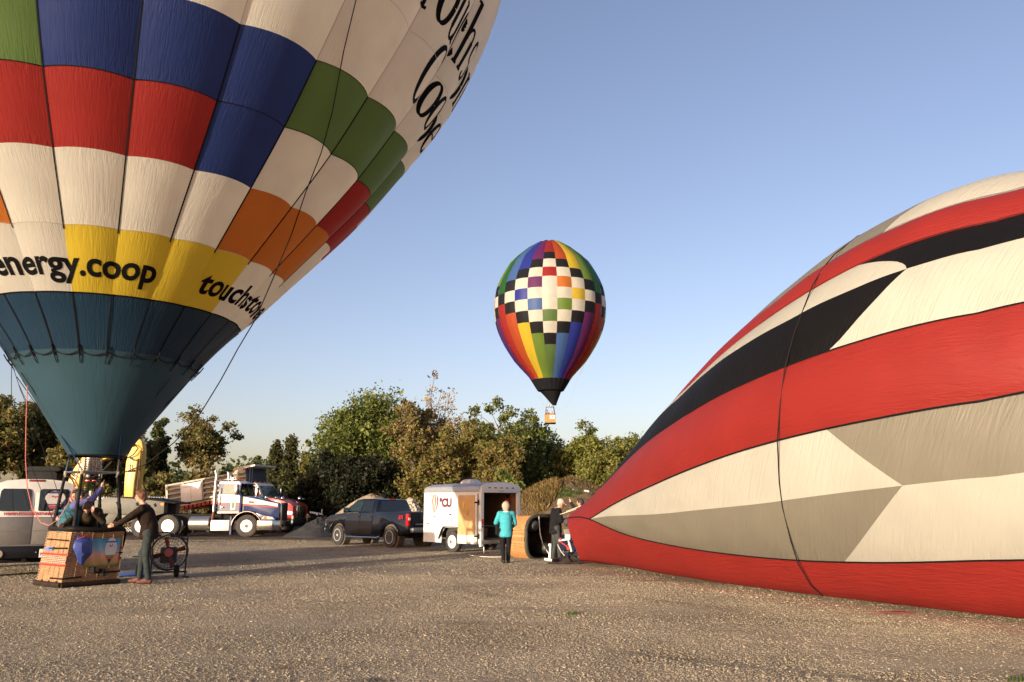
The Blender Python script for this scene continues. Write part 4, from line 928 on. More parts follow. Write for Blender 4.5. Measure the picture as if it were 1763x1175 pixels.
# ------------------------------------------------------------------ vehicles (local x = forward, y = left, z = up)
RIM_W = mat('white_rim', (.70, .68, .63), .4, var=.1, dirt=.3)
ALLOY = mat('alloy', (.55, .54, .51), .35, .35, var=.1)
HUB = mat('rusty_hub', (.14, .08, .05), .6)
def wheel(parent, x, y, r, w_, side, rim_r, rimmat, style='steel', z=None):
    """tyre standing on the ground with its rim; side = +1 outer face towards +y"""
    z = r if z is None else z; ax = (0, side, 0)
    t_ = MB(); t_.lathe((x, y - side * w_ / 2, z), ax, [(rim_r, 0), (r * .86, 0), (r * .97, w_ * .08), (r, w_ * .22), (r, w_ * .78), (r * .97, w_ * .92), (r * .86, w_), (rim_r, w_), (rim_r * .97, w_ * .9), (rim_r * .97, w_ * .1)], 36, False)
    for k in range(30):
        a = 2 * math.pi * k / 30
        t_.box((x + math.cos(a) * r * .995, y, z + math.sin(a) * r * .995), (.03, w_ * .8, .05), Matrix.Rotation(-a, 3, 'Y'))
    o = t_.build('wheel', TYRE, parent, smooth=True, angle=R_(30))
    b = MB(); yo = y + side * w_ * .5
    if style == 'steel':
        b.lathe((x, yo, z), ax, [(rim_r, -.0), (rim_r * .9, -.005), (rim_r * .84, -.05), (rim_r * .62, -.055), (rim_r * .56, -.02), (rim_r * .3, .0), (rim_r * .3, .03), (rim_r * .18, .05), (.01, .05)], 30)
        ri = b.build('rim', rimmat, o, smooth=True)
        b = MB()
        for k in range(10 if rim_r > .25 else 5):
            a = 2 * math.pi * k / (10 if rim_r > .25 else 5); b.cyl((x + math.cos(a) * rim_r * .70, yo - side * .056, z + math.sin(a) * rim_r * .70), (x + math.cos(a) * rim_r * .70, yo - side * .044, z + math.sin(a) * rim_r * .70), rim_r * .085, n=8)
            b.cyl((x + math.cos(a) * rim_r * .42, yo - side * .02, z + math.sin(a) * rim_r * .42), (x + math.cos(a) * rim_r * .42, yo + side * .012, z + math.sin(a) * rim_r * .42), rim_r * .05, n=6)
        b.build('wheel_nuts', BLACK, o)
        b = MB(); b.cyl((x, yo - side * .0, z), (x, yo + side * .055, z), rim_r * .22, n=12); b.build('hub', HUB, o)
    elif style == 'dual':
        b.lathe((x, yo, z), ax, [(rim_r, -.0), (rim_r * .92, -.01), (rim_r * .86, -.16), (rim_r * .55, -.17), (rim_r * .5, -.14), (rim_r * .42, -.13), (rim_r * .40, -.02), (rim_r * .3, .02), (.01, .03)], 30)
        b.build('rim', rimmat, o, smooth=True)
    else:
        b.lathe((x, yo, z), ax, [(rim_r, .0), (rim_r * .93, .005), (rim_r * .86, -.04), (rim_r * .8, -.07), (.01, -.07)], 30)
        b.build('rim', mat('rim_well', (.06, .06, .06), .5, .5), o, smooth=True)
        b = MB()
        for k in range(5):
            a = 2 * math.pi * k / 5 + .3; c, s_ = math.cos(a), math.sin(a); pc, ps = -s_, c
            P = lambda rr, ww, d: (x + c * rr + pc * ww, yo + side * d, z + s_ * rr + ps * ww)
            b.slab([P(rim_r * .2, -rim_r * .16, -.045), P(rim_r * .93, -rim_r * .2, -.03), P(rim_r * .93, rim_r * .2, -.03), P(rim_r * .2, rim_r * .16, -.045)], (0, side, 0), .03)
        b.lathe((x, yo, z), ax, [(rim_r, .0), (rim_r * 1.0, .008), (rim_r * .9, .008), (rim_r * .88, -.02)], 30, False); b.cyl((x, yo - side * .05, z), (x, yo + side * .0, z), rim_r * .24, n=14)
        b.build('spokes', rimmat, o, .004)
    return o
def arch(cx, cz, r, a0, a1, n=10): return [(cx + r * math.cos(R_(a0 + (a1 - a0) * k / n)), cz + r * math.sin(R_(a0 + (a1 - a0) * k / n))) for k in range(n + 1)]
def sheet(pts, n, t=.012): return MB().slab(pts, n, t)

# --- dark pickup
PK = mat('midnight_paint', (.004, .005, .010), .12, coat=.5, var=.1, dirt=.08, dcol=(.03, .022, .016), spec=.4)
PKD = mat('dark_trim', (.012, .012, .013), .6, dirt=.3, spec=.2)
g0 = gnd(674, 943); hd = R_(180 - 44)
pk = thing('pickup_truck', 'dark blue crew cab pickup truck hitched to the white trailer', 'pickup truck', (0, 0, 0), hd)
hv = Vector((math.cos(hd), math.sin(hd), 0)); lv = Vector((-math.sin(hd), math.cos(hd), 0))
pk.scale = (.94, .94, .95); pk.location = g0 - lv * .81
HWp = 1.0
prof_ = [(-1.15, .58), (-1.18, .75), (-1.15, 1.36), (1.02, 1.37), (1.03, 1.33), (2.95, 1.30), (3.3, 1.30), (4.2, 1.20), (4.48, 1.08), (4.58, .95), (4.60, .5), (4.14, .45)] + arch(3.58, .40, .52, 8, 172) + [(3.0, .42), (.56, .42)] + arch(0, .40, .54, 4, 176) + [(-.56, .50)]
fy = lambda x, z: 1.0 - .05 * max(0, (z - .9) / .45) ** 2 - (.06 * max(0, (x - 3.6)) ** 2) - (.03 if z < .5 else 0)
body = MB().prism(prof_, -HWp, HWp, fy).build('body', PK, pk, .02, True)
cabp = [(.98, 1.33), (1.10, 1.84), (1.35, 1.885), (2.2, 1.885), (2.55, 1.84), (3.32, 1.31)]
fc_ = lambda x, z: 1.0 - .26 * max(0, (z - 1.33) / .55) ** 1.1
MB().prism(cabp, -.955, .955, fc_).build('cab', PK, pk, .03, True)
wy = lambda z, k=.955: k * fc_(0, z)
for s_ in (-1, 1):
    q = lambda x, z, o_=.006: (x, s_ * (wy(z) + o_), z)
    n_ = (0, s_, 0)
    for nm, xs_, lo in (('rear', (1.16, 1.98), 1.12), ('front', (2.02, 3.02), 1.12)):
        x0, x1 = xs_
        d = sheet([(x0, s_ * (HWp * fy(x0, 1.0) + .002), .50), (x1, s_ * (HWp * fy(x1, 1.0) + .002), .50), (x1, s_ * (HWp * .985 + .002), 1.0), (x1, s_ * (HWp * .945 + .006), 1.30), (x0, s_ * (HWp * .945 + .006), 1.30), (x0, s_ * (HWp * .985 + .002), 1.0)], n_, .012).build('door', PK, pk)
        h = MB(); h.tube([(x0 + .06, s_ * 1.0, 1.17), (x0 + .08, s_ * 1.03, 1.17), (x0 + .22, s_ * 1.03, 1.17), (x0 + .24, s_ * 1.0, 1.17)], .016, 6); h.build('handle', PKD, d)
        if nm == 'rear': pts = [q(1.22, 1.38), q(1.97, 1.38), q(1.97, 1.79), q(1.36, 1.79)]
        else: pts = [q(2.03, 1.38), q(3.02, 1.38), q(2.50, 1.79), q(2.03, 1.79)]
        sheet(pts, n_, .004).build('window', DGLASS if nm == 'rear' else CGLASS, d)
    m_ = MB(); m_.box((2.86, s_ * 1.10, 1.42), (.10, .20, .22)); m_.tube([(2.86, s_ * .92, 1.36), (2.86, s_ * 1.04, 1.38)], .03, 6); mo = m_.build('mirror', PK, pk, .03, True)
    sheet([(2.805, s_ * 1.02, 1.33), (2.805, s_ * 1.18, 1.33), (2.805, s_ * 1.18, 1.51), (2.805, s_ * 1.02, 1.51)], (-1, 0, 0), .006).build('mirror_glass', mat('mirror', (.55, .75, .75), .03, 1.0, var=0), mo)
    MB().tube([(.62, s_ * 1.0, .40), (.75, s_ * 1.05, .36), (2.9, s_ * 1.05, .36), (3.02, s_ * 1.0, .40)], .035, 8).build('side_step', CHROME, pk, smooth=True)
    tl = MB(); tl.box((-1.10, s_ * .945, 1.07), (.16, .13, .46)); to = tl.build('tail_light', REDLENS, pk, .02)
    MB().box((-1.185, s_ * .945, 1.10), (.02, .09, .09)).build('reversing_lamp', WHITEP, to)
    MB().box((4.50, s_ * .76, 1.0), (.16, .3, .2)).build('headlight', CGLASS, pk, .02)
    wheel(pk, 0, s_ * .86, .40, .27, s_, .255, ALLOY, 'alloy'); wheel(pk, 3.58, s_ * .86, .40, .27, s_, .255, ALLOY, 'alloy')
    MB().lathe((0, s_ * .60, .40), (0, s_, 0), [(.50, 0), (.50, .3)], 20, True).build('wheel_well', mat('dusty_liner', (.10, .075, .05), .9), pk)
    MB().lathe((3.58, s_ * .60, .40), (0, s_, 0), [(.48, 0), (.48, .3)], 20, True).build('wheel_well', mat('dusty_liner2', (.10, .075, .05), .9), pk)
    bx = [(x_, s_ * (HWp * fy(x_, z_) + .012), z_) for x_, z_ in arch(0, .40, .60, 8, 172, 14)]
    MB().tube(bx, .03, 6).build('wheel_arch', PK, pk, smooth=True)
    bx = [(x_, s_ * (HWp * fy(x_, z_) + .012), z_) for x_, z_ in arch(3.58, .40, .58, 8, 172, 14)]
    MB().tube(bx, .03, 6).build('wheel_arch', PK, pk, smooth=True)
sheet([(1.0, -.70, 1.40), (1.0, .70, 1.40), (1.085, .60, 1.79), (1.085, -.60, 1.79)], (-1, 0, .2), .006).build('rear_window', DGLASS, pk)
MB().box((1.14, 0, 1.855), (.04, .34, .03), Matrix.Rotation(.2, 3, 'Y')).build('brake_light', REDLENS, pk)
sheet([(2.52, .66, 1.80), (2.52, -.66, 1.80), (3.30, -.80, 1.36), (3.30, .80, 1.36)], (.5, 0, .8), .006).build('windscreen', DGLASS, pk)
tg = sheet([(-1.185, -.84, .82), (-1.185, .84, .82), (-1.165, .84, 1.35), (-1.165, -.84, 1.35)], (-1, 0, 0), .025).build('tailgate', PK, pk, .008)
MB().box((-1.215, 0, 1.18), (.03, .22, .09)).build('handle', PKD, tg, .01)
MB().box((-1.212, .45, .90), (.012, .42, .03)).build('badge_strip', STEEL, tg)
bm_ = MB(); bm_.box((-1.29, 0, .68), (.20, 1.84, .19)); bo = bm_.build('rear_bumper', mat('dull_chrome', (.30, .30, .30), .3, .8), pk, .04, True)
MB().box((-1.40, 0, .70), (.02, .34, .16)).build('licence_plate', WHITEP, bo)
MB().box((-1.45, 0, .48), (.3, .07, .07)).build('hitch', BLACK, bo)
MB().box((1.9, 0, .44), (5.2, 1.2, .16)).build('chassis', BLACK, pk)
MB().box((4.62, 0, .58), (.16, 1.84, .24)).build('front_bumper', CHROME, pk, .04)
MB().box((4.58, 0, .95), (.05, 1.2, .30)).build('grille', BLACK, pk, .01)
sign_text('badge_lettering', 'Z71', REDLENS, pk, (-.56, HWp * .985 + .014, 1.10), (-1, 0, 0), (0, 0, 1), .17, .012, .2)
for k_i in (-.56,): MB().tube([(-.95, 1.002 * HWp * .99 + .012, 1.09), (-.60, HWp * .99 + .014, 1.09)], .006, 4).build('badge_underline', STEEL, pk)
MB().tube([(3.2, -.78, 1.34), (3.28, -.8, 1.9)], .006, 4).build('aerial', BLACK, pk)
mb = MB(); mb.box((2.6, .35, 1.2), (.14, .5, .62)); mb.box((1.7, .35, 1.2), (.14, .5, .6)); mb.box((2.6, -.35, 1.2), (.14, .5, .62)); mb.ring((2.95, .38, 1.28), (1, 0, .4), .18, .015, 16, 5)
mb.build('seats', BLACK, pk, .02)

# --- white cargo trailer with open barn door
hdt = R_(180 - 45)
tr0 = gnd(825, 954)
tr = thing('cargo_trailer', 'white enclosed cargo trailer with its rear door swung open, red balloon logo on the side', 'trailer', tr0, hdt)
# local: rear left corner at origin, x forward, y left -> body spans y from -1.83 to 0
TL, TW, TZ0, TZ1 = 2.86, 1.83, .30, 1.98
TWALL = mat('trailer_white', (.76, .75, .71), .4, coat=.2, var=.04, vscale=2, dirt=.12, dcol=(.5, .45, .36))
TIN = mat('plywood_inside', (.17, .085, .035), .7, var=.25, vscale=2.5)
PLY = mat('plywood_door', (.56, .35, .15), .6, var=.16, vscale=2.2)
ALU = mat('grey_aluminium', (.42, .42, .43), .42, .55, var=.1)
tarch = [(TL - .02, TZ0), (TL, TZ0), (TL, TZ1), (.02, TZ1), (.02, TZ0), (.80, TZ0)] + [(.80, .58), (.98, .80), (1.72, .80), (1.90, .58), (1.90, TZ0)]
MB().prism(tarch[1:], -.03, 0.0).build('side_wall', TWALL, tr); MB().prism(tarch[1:], -TW, -TW + .03).build('side_wall', TWALL, tr)
MB().box((TL - .015, -TW / 2, (TZ0 + TZ1) / 2), (.03, TW - .064, TZ1 - TZ0)).build('front_wall', TWALL, tr)
mb = MB()
for y in (-.036, -TW + .036): [mb.slab([(x0, y, z0), (x1, y, z0), (x1, y, TZ1), (x0, y, TZ1)], (0, -1 if y > -1 else 1, 0), .008) for x0, x1, z0 in ((.03, .77, .5), (.77, 1.93, .85), (1.93, TL - .04, .5))]
mb.box((TL - .05, -TW / 2, 1.2), (.02, TW - .1, 1.5)); mb.build('inner_lining', TIN, tr)
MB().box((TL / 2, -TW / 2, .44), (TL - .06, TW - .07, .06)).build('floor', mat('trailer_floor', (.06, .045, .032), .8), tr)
rp = []
for x in (0.0, .02, TL - .10, TL - .03, TL + .0):
    drop = {0.0: 0, .02: 0}.get(x, 0.0 if x < TL - .2 else (.03 if x < TL - .05 else .09 if x < TL - .01 else .2))
    rp.append([(x, y, z) for y, z in [(.012, TZ1 - .02)] + [(-TW / 2 + (TW / 2 + .012) * math.cos(a), TZ1 + .10 + (.22 - drop) * math.sin(a) ** .75 - .0) if 0 < a < math.pi else (-TW / 2 + (TW / 2 + .012) * math.cos(a), TZ1 + .06) for a in np.linspace(0, math.pi, 15)] + [(-TW - .012, TZ1 - .02)]])
MB().loft(rp).build('roof', ALU, tr, .02, True)
for y in (-.07, -TW + .07): MB().box((-.02, y, (.22 + TZ1 + .05) / 2), (.09, .14, TZ1 + .05 - .22)).build('rear_post', TWALL, tr, .012)
hp = [(-TW + .0, TZ1 - .04), (0, TZ1 - .04), (0, TZ1 + .08)] + [(-TW / 2 + TW / 2 * math.cos(a), TZ1 + .10 + .20 * math.sin(a) ** .75) for a in np.linspace(.1, math.pi - .1, 13)] + [(-TW, TZ1 + .08)]
MB().slab([(-.02, y, z) for y, z in hp], (-1, 0, 0), .05).build('rear_header', TWALL, tr, .008)
for k in range(5):
    MB().box((-.08, -TW / 2 + (k - 2) * .27, TZ1 + .12), (.03, .09, .035)).build('marker_light', mat('dark_red_lens', (.16, .02, .02), .3), tr, .008)
MB().box((-.08, -TW / 2, TZ1 + .015), (.02, .2, .03)).build('latch_plate', STEEL, tr)
for y in (-.07, -TW + .07): MB().box((-.075, y, 1.00), (.03, .07, .18)).build('tail_light', REDLENS, tr, .012); MB().box((-.075, y, .86), (.02, .05, .06)).build('side_latch', BLACK, tr)
MB().box((-.05, -TW / 2, .36), (.12, TW - .02, .12)).build('rear_sill', mat('sill_grey', (.20, .17, .12), .6), tr, .01)
vt = MB(); vt.loft([[(1.45 + a * sx, -TW / 2 + b * sx, z) for a, b in ((-1, -1), (1, -1), (1, 1), (-1, 1))] for sx, z in ((.25, TZ1 + .26), (.25, TZ1 + .36), (.16, TZ1 + .44))]); vt.build('roof_vent', mat('vent_white', (.6, .6, .58), .5), tr, .02)
# barn doors folded back along the sides
dr = MB().box((.50, .075, 1.10), (.92, .035, 1.60)).build('door', TWALL, tr, .006)
MB().box((.52, .0985, 1.22), (.84, .008, 1.28)).build('plywood_panel', PLY, dr)
MB().box((.52, .101, .50), (.86, .012, .16)).build('kick_plate', TWALL, dr)
mb = MB()
for z in (1.62, .55): mb.box((.06, .10, z), (.14, .02, .05)); mb.cyl((-.01, .06, z - .09), (-.01, .06, z + .09), .022, n=8)
mb.build('hinge', BLACK, dr)
MB().box((.66, .112, 1.55), (.09, .02, .24)).build('yellow_notice', mat('yellow_notice', (.70, .46, .06), .6), dr)
MB().tube([(.46, .11, 1.50), (.52, .115, 1.35), (.50, .115, 1.22), (.44, .115, 1.2), (.42, .115, 1.3), (.46, .11, 1.50)], .012, 5).build('yellow_cord', mat('yellow_cord', (.62, .40, .05), .7), dr)
MB().box((.50, -TW - .075, 1.10), (.92, .035, 1.60)).build('door', TWALL, tr, .006)
fe = thing('fire_extinguisher', 'red fire extinguisher on the inner wall of the white trailer', 'fire extinguisher', tr0, hdt)
mb = MB(); mb.lathe((.42, -TW + .14, 1.35), (0, 0, 1), [(.01, 0), (.075, .01), (.075, .36), (.03, .43), (.02, .44)], 14); mb.build('cylinder', mat('extinguisher_red', (.45, .02, .02), .3), fe, smooth=True)
mb = MB(); mb.box((.42, -TW + .14, 1.83), (.05, .05, .09)); mb.box((.40, -TW + .14, 1.88), (.14, .03, .03)); mb.build('valve', BLACK, fe)
mb = MB(); mb.box((1.5, -1.3, .62), (.5, .5, .3)); o = mb.build('cardboard_box', mat('box_card', (.24, .14, .07), .8), None, .01); o.location = tr0; o.rotation_euler = (0, 0, hdt); tag(o, 'brown box sitting on the dark trailer floor', 'box')
wh = wheel(tr, 1.35, -.10, .34, .19, 1, .215, RIM_W, 'steel'); wheel(tr, 1.35, -TW + .10, .34, .19, -1, .215, RIM_W, 'steel')
fd = MB(); P_ = [(.74, .42), (.90, .72), (1.0, .82), (1.70, .82), (1.80, .72), (1.96, .42)]
for a, b in zip(P_[:-1], P_[1:]): fd.slab([(a[0], .002, a[1]), (b[0], .002, b[1]), (b[0], .10, b[1]), (a[0], .10, a[1])], (0, 0, 1), .02)
[fd.box((1.35, y, .56), (1.06, .03, .5)) for y in (-.22, -TW + .22)]; fd.build('fender', mat('fender_dark', (.05, .045, .04), .6), tr)
MB().box((2.62, .012, .92), (.10, .02, .05)).build('side_marker', AMBER, tr, .006)
mb = MB(); mb.box((TL / 2, -TW / 2, .33), (TL, .1, .1)); mb.box((TL / 2, -.1, .34), (TL - .9, .06, .08)); mb.tube([(TL, -.3, .34), (TL + 1.0, -TW / 2, .36)], .05, 6); mb.tube([(TL, -TW + .3, .34), (TL + 1.0, -TW / 2, .36)], .05, 6); mb.cyl((TL + .75, -TW / 2, .1), (TL + .75, -TW / 2, .75), .035, n=8)
mb.build('drawbar', BLACK, tr)
MB().cyl((.0, -.2, .30), (.0, -.2, .02), .012, n=6).build('safety_chain', STEEL, tr)
# logo and lettering on the trailer's side
TX = lambda x, z: (x, .004, z)
cx, cz = 2.28, 1.58
def lens(hw, z0, z1, n=12):
    return [(hw * math.sin(math.pi * (k / n) ** .62) if 0 < k < n else (0 if k == 0 else .0), z1 - (z1 - z0) * (k / n)) for k in range(n + 1)]
LRED = mat('logo_red', (.42, .035, .035), .5); LDK = mat('logo_dark', (.05, .03, .06), .5)
pr_ = [(0, .30), (.09, .29), (.16, .24), (.195, .15), (.19, .05), (.15, -.08), (.09, -.20), (.045, -.29)]
for k in range(-3, 3):
    if k % 2: continue
    mb = MB(); a, b = k / 3, (k + 1) / 3
    mb.poly([TX(cx - x * a, cz + z) for x, z in pr_] + [TX(cx - x * b, cz + z) for x, z in pr_[::-1][:-1]]); mb.build('logo_gore', LRED, tr)
mb = MB()
for sx in (1, -1): mb.tube([(cx + sx * x, .005, cz + z) for x, z in pr_], .007, 4)
mb.box((cx, .005, cz - .42), (.05, .006, .06)); mb.tube([(cx + .03, .005, cz - .29), (cx + .015, .005, cz - .39)], .003, 3); mb.build('logo_outline', LDK, tr)
sign_text('side_lettering', '\u00b0CU', LRED, tr, (2.03, .0045, 1.488), (-1, 0, 0), (0, 0, 1), .38, .022, spacing=.9)
sign_text('side_lettering', '\u00b0CU', LDK, tr, (2.01, .0075, 1.50), (-1, 0, 0), (0, 0, 1), .37, .010, spacing=.92)
mb = MB(); mb.tube([(1.55, .006, .98), (1.62, .006, 1.02), (1.66, .006, 1.08)], .012, 4); mb.box((1.44, .006, 1.22), (.12, .006, .05)); mb.tube([(1.48, .006, 1.12), (1.52, .006, 1.05)], .008, 4); mb.build('side_marks', LDK, tr)
mb = MB(); mb.box((1.40, .006, 1.10), (.07, .006, .03)); mb.box((1.39, .006, 1.02), (.08, .006, .03)); mb.build('side_marks', LRED, tr)

# --- blue and white tractor unit
TB = mat('truck_blue', (.022, .042, .12), .25, coat=.5, var=.08, dirt=.15); TWH = mat('truck_white', (.74, .70, .62), .35, coat=.3, var=.05, dirt=.12, dcol=(.4, .32, .22))
RST = mat('red_stripe', (.45, .05, .04), .4)
t1 = thing('semi_truck', 'blue and white tractor unit with a chrome bumper and tall exhaust stack', 'truck', gnd(423, 925))
t1.location.y += 1.05
f1 = lambda x, z: 1.0 - .10 * max(0, (z - 2.05) / .8)
cabpr = [(-1.55, 1.12), (-1.55, 2.72), (-1.40, 2.80), (-.75, 2.80), (-.62, 2.72), (-.34, 2.02), (-.34, 1.12)]
MB().prism(cabpr, -1.02, 1.02, f1).build('cab', TB, t1, .05, True)
hood = [(-.34, 1.05), (-.34, 2.04), (.3, 1.98), (1.2, 1.47), (1.45, 1.66), (1.50, 1.5), (1.50, .80), (1.0, .78)] + arch(0, .52, .74, 20, 160)
f2 = lambda x, z: (1.0 - .19 * max(0, min(1, (x + .34) / 1.8)))
MB().prism(hood, -.90, .90, f2).build('hood', TB, t1, .05, True)
for s_ in (-1, 1):
    n_ = (0, s_, 0)
    cy = lambda x, z, o_=.006: (x, s_ * (1.02 * f1(x, z) + o_), z); hy = lambda x, z, o_=.006: (x, s_ * (.90 * f2(x, z) + o_), z)
    d = sheet([cy(-1.45, 1.16), cy(-.42, 1.16), cy(-.42, 2.66), cy(-1.45, 2.66)], n_, .008).build('door', TB, t1)
    sheet([cy(-1.50, 1.68, .016), cy(-.42, 1.68, .016), cy(-.42, 2.06, .016), cy(-1.50, 2.10, .016)], n_, .004).build('white_band', TWH, d)
    sheet([cy(-1.50, 1.58, .018), cy(-.42, 1.55, .018), cy(-.42, 1.60, .018), cy(-1.50, 1.63, .018)], n_, .004).build('red_stripe', RST, d)
    sheet([cy(-1.30, 2.12, .016), cy(-.50, 2.10, .016), cy(-.56, 2.58, .016), cy(-1.30, 2.58, .016)], n_, .005).build('window', glass('pane_bright', (.30, .33, .25), .8), d)
    sheet([cy(-1.52, 2.60, .016), cy(-.46, 2.60, .016), cy(-.52, 2.72, .016), cy(-1.52, 2.72, .016)], n_, .004).build('roof_band', TWH, d)
    sheet([cy(-1.50, 1.16, .016), cy(-.42, 1.16, .016), cy(-.42, 1.23, .016), cy(-1.50, 1.23, .016)], n_, .004).build('sill_trim', CHROME, d)
    MB().box(cy(-1.28, 1.45, .04), (.16, .04, .07)).build('handle', CHROME, d, .01)
    MB().tube([cy(-1.40, 1.55, .05), cy(-1.40, 2.4, .05)], .018, 6).build('grab_rail', CHROME, d)
    sg = sheet([cy(-.86, 1.32, .024), cy(-.62, 1.32, .024), cy(-.62, 1.78, .024), cy(-.86, 1.78, .024)], n_, .004).build('door_sign', mat('sign_white', (.66, .68, .58), .4), d, .0)
    sheet([cy(-.80, 1.40, .030), cy(-.68, 1.40, .030), cy(-.68, 1.70, .030), cy(-.80, 1.70, .030)], n_, .003).build('green_emblem', mat('emblem_green', (.05, .16, .05), .5), d)
    sheet([hy(-.32, 1.62), hy(.9, 1.56), hy(1.42, 1.48), hy(1.42, 1.62), hy(.6, 1.80), hy(-.32, 1.98)], n_, .006).build('hood_band', TWH, t1)
    sheet([hy(-.32, 1.54), hy(1.42, 1.43), hy(1.42, 1.475), hy(-.32, 1.60)], n_, .007).build('hood_stripe', RST, t1)
    MB().box(hy(.12, 1.70, .014), (.26, .02, .10), Matrix.Rotation(.1, 3, 'Y')).build('vent', HUB, t1)
    # fender over the front wheel
    o1 = arch(0, .50, .80, 5, 178, 16); i1 = arch(0, .50, .72, 5, 178, 16)
    fm = MB(); fm.loft([[(x, s_ * .78, z), (x, s_ * 1.10, z * .985), (x2, s_ * 1.10, z2), (x2, s_ * .78, z2)] for (x, z), (x2, z2) in zip(o1, i1)])
    fm.slab([(.4, s_ * .80, 1.20), (1.42, s_ * .80, .92), (1.42, s_ * .80, .70), (.78, s_ * .80, .55)], (0, s_, 0), .26); fm.build('fender', TB, t1, .03, True)
    MB().tube([(x, s_ * 1.112, z) for x, z in arch(0, .50, .745, 8, 175, 16)], .016, 5).build('fender_trim', CHROME, t1)
    sheet([(-.84, s_ * .80, 1.0), (-.76, s_ * .80, 1.0), (-.74, s_ * .80, .12), (-.82, s_ * .80, .12)], n_, .28).build('mud_flap', TB, t1)
    hl = sheet([(.72, s_ * 1.065, .86), (1.38, s_ * 1.065, .86), (1.28, s_ * 1.065, .98), (.86, s_ * 1.065, 1.03)], n_, .02).build('headlight', mat('lamp_clear', (.5, .48, .46), .15), t1, .005)
    sheet([(.80, s_ * 1.088, .87), (1.0, s_ * 1.088, .87), (1.0, s_ * 1.088, 1.0), (.88, s_ * 1.088, 1.02)], n_, .01).build('indicator', AMBER, hl)
    st = MB(); st.cyl((-1.72, s_ * .92, 1.25), (-1.72, s_ * .92, 2.75), .095, n=16); so_ = st.build('exhaust_stack', CHROME, t1, smooth=True)
    MB().tube([(-1.72, s_ * .92, 2.75), (-1.72, s_ * .92, 3.05), (-1.78, s_ * .92, 3.28)], .065, 12, False).build('stack_tip', CHROME, so_, smooth=True)
    MB().tube([(-1.72, s_ * .92, 1.27), (-1.76, s_ * .92, .95), (-1.85, s_ * .85, .6)], .065, 10).build('stack_elbow', mat('rusty_pipe', (.16, .055, .03), .6, .3), so_)
    ft = MB(); ft.lathe((-2.9, s_ * .80, .66), (1, 0, 0), [(.02, 0), (.31, 0), (.34, .03), (.34, 1.0), (.31, 1.03), (.02, 1.03)], 26); ft.build('fuel_tank', mat('tank_alloy', (.55, .52, .47), .3, .9, var=.08), t1, smooth=True)
    MB().box((-1.32, s_ * .86, .56), (.92, .42, .52)).build('step_box', mat('step_alloy', (.72, .68, .58), .4, .4), t1, .02)
    mi = MB(); mi.box((-.52, s_ * 1.28, 2.30), (.12, .24, .52)); mi.tube([(-.45, s_ * 1.0, 2.1), (-.5, s_ * 1.22, 2.1)], .015, 5); mi.tube([(-.45, s_ * 1.0, 2.5), (-.5, s_ * 1.22, 2.5)], .015, 5); mi.build('mirror', CHROME, t1, .05, True)
    MB().ball((.85, s_ * .86, 1.93), (.10, .07, .09)).build('hood_mirror', CHROME, t1, smooth=True)
    wheel(t1, 0, s_ * .93, .54, .30, s_, .30, RIM_W, 'steel')
    for x in (-3.92, -5.24): wheel(t1, x, s_ * .93, .54, .30, s_, .31, mat('dual_rim', (.45, .41, .34), .4, .5, dirt=.3), 'dual'); wheel(t1, x, s_ * .58, .54, .28, s_, .31, RIM_W, 'dual')
    MB().tube([(x, s_ * .95, z) for x, z in arch(-3.92, .56, .68, 20, -35, 8)], .05, 6).build('quarter_fender', CHROME, t1, smooth=True)
gr = MB(); gr.loft([[(1.50, y, z), (1.58, y, z)] for y, z in ()]) if False else None
gr = MB(); gr.box((1.53, 0, 1.20), (.10, 1.20, .98)); go = gr.build('grille_surround', CHROME, t1, .05, True)
MB().box((1.575, 0, 1.18), (.03, 1.04, .84)).build('grille_mesh', BLACK, go)
for k in range(6): MB().box((1.60, -.44 + k * .176, 1.18), (.02, .025, .84)).build('grille_bar', mat('bar_grey', (.10, .11, .13), .4, .5), go)
bp_ = MB(); bp_.loft([[(x, y, z0) for z0 in (.34, .34, .80, .80)] and [(x, y, .34), (x - .06, y, .34), (x - .06, y, .80), (x, y, .80)] for x, y in ((.62, 1.16), (1.30, 1.14), (1.62, .95), (1.66, 0), (1.62, -.95), (1.30, -1.14), (.62, -1.16))]); bo = bp_.build('bumper', CHROME, t1, .015, True)
for y in (-.45, .0, .45): MB().box((1.665, y, .55), (.02, .18, .14)).build('tow_hole', BLACK, bo)
sheet([(-.56, .86, 2.58), (-.56, -.86, 2.58), (-.30, -.92, 2.08), (-.30, .92, 2.08)], (.8, 0, .3), .008).build('windscreen', glass('screen', (.03, .05, .05), .8), t1)
MB().box((-.315 - .10, 0, 2.33), (.03, .05, .52), Matrix.Rotation(-.46, 3, 'Y')).build('screen_divider', BLACK, t1)
vz = MB(); vz.slab([(-.62, -.98, 2.74), (-.62, .98, 2.74), (-.25, .95, 2.60), (-.25, -.95, 2.60)], (0, 0, 1), .03); vz.build('sun_visor', mat('visor_blue', (.12, .16, .26), .2, .7), t1)
lb = MB(); lb.box((-.95, 0, 2.88), (.10, 1.3, .05)); lbo = lb.build('light_bar', CHROME, t1, .01)
for k in range(5): MB().box((-.80, -.6 + k * .3, 2.86), (.10, .08, .06)).build('cab_light', AMBER, t1, .01)
MB().box((-1.2, .4, 2.86), (.5, .3, .09)).build('roof_unit', CHROME, t1, .03)
mb = MB(); mb.tube([(-.6, -.8, 2.78), (-.62, -.8, 3.7)], .008, 4); mb.tube([(-.6, .85, 2.78), (-.6, .85, 3.5)], .008, 4); mb.build('aerial', STEEL, t1)
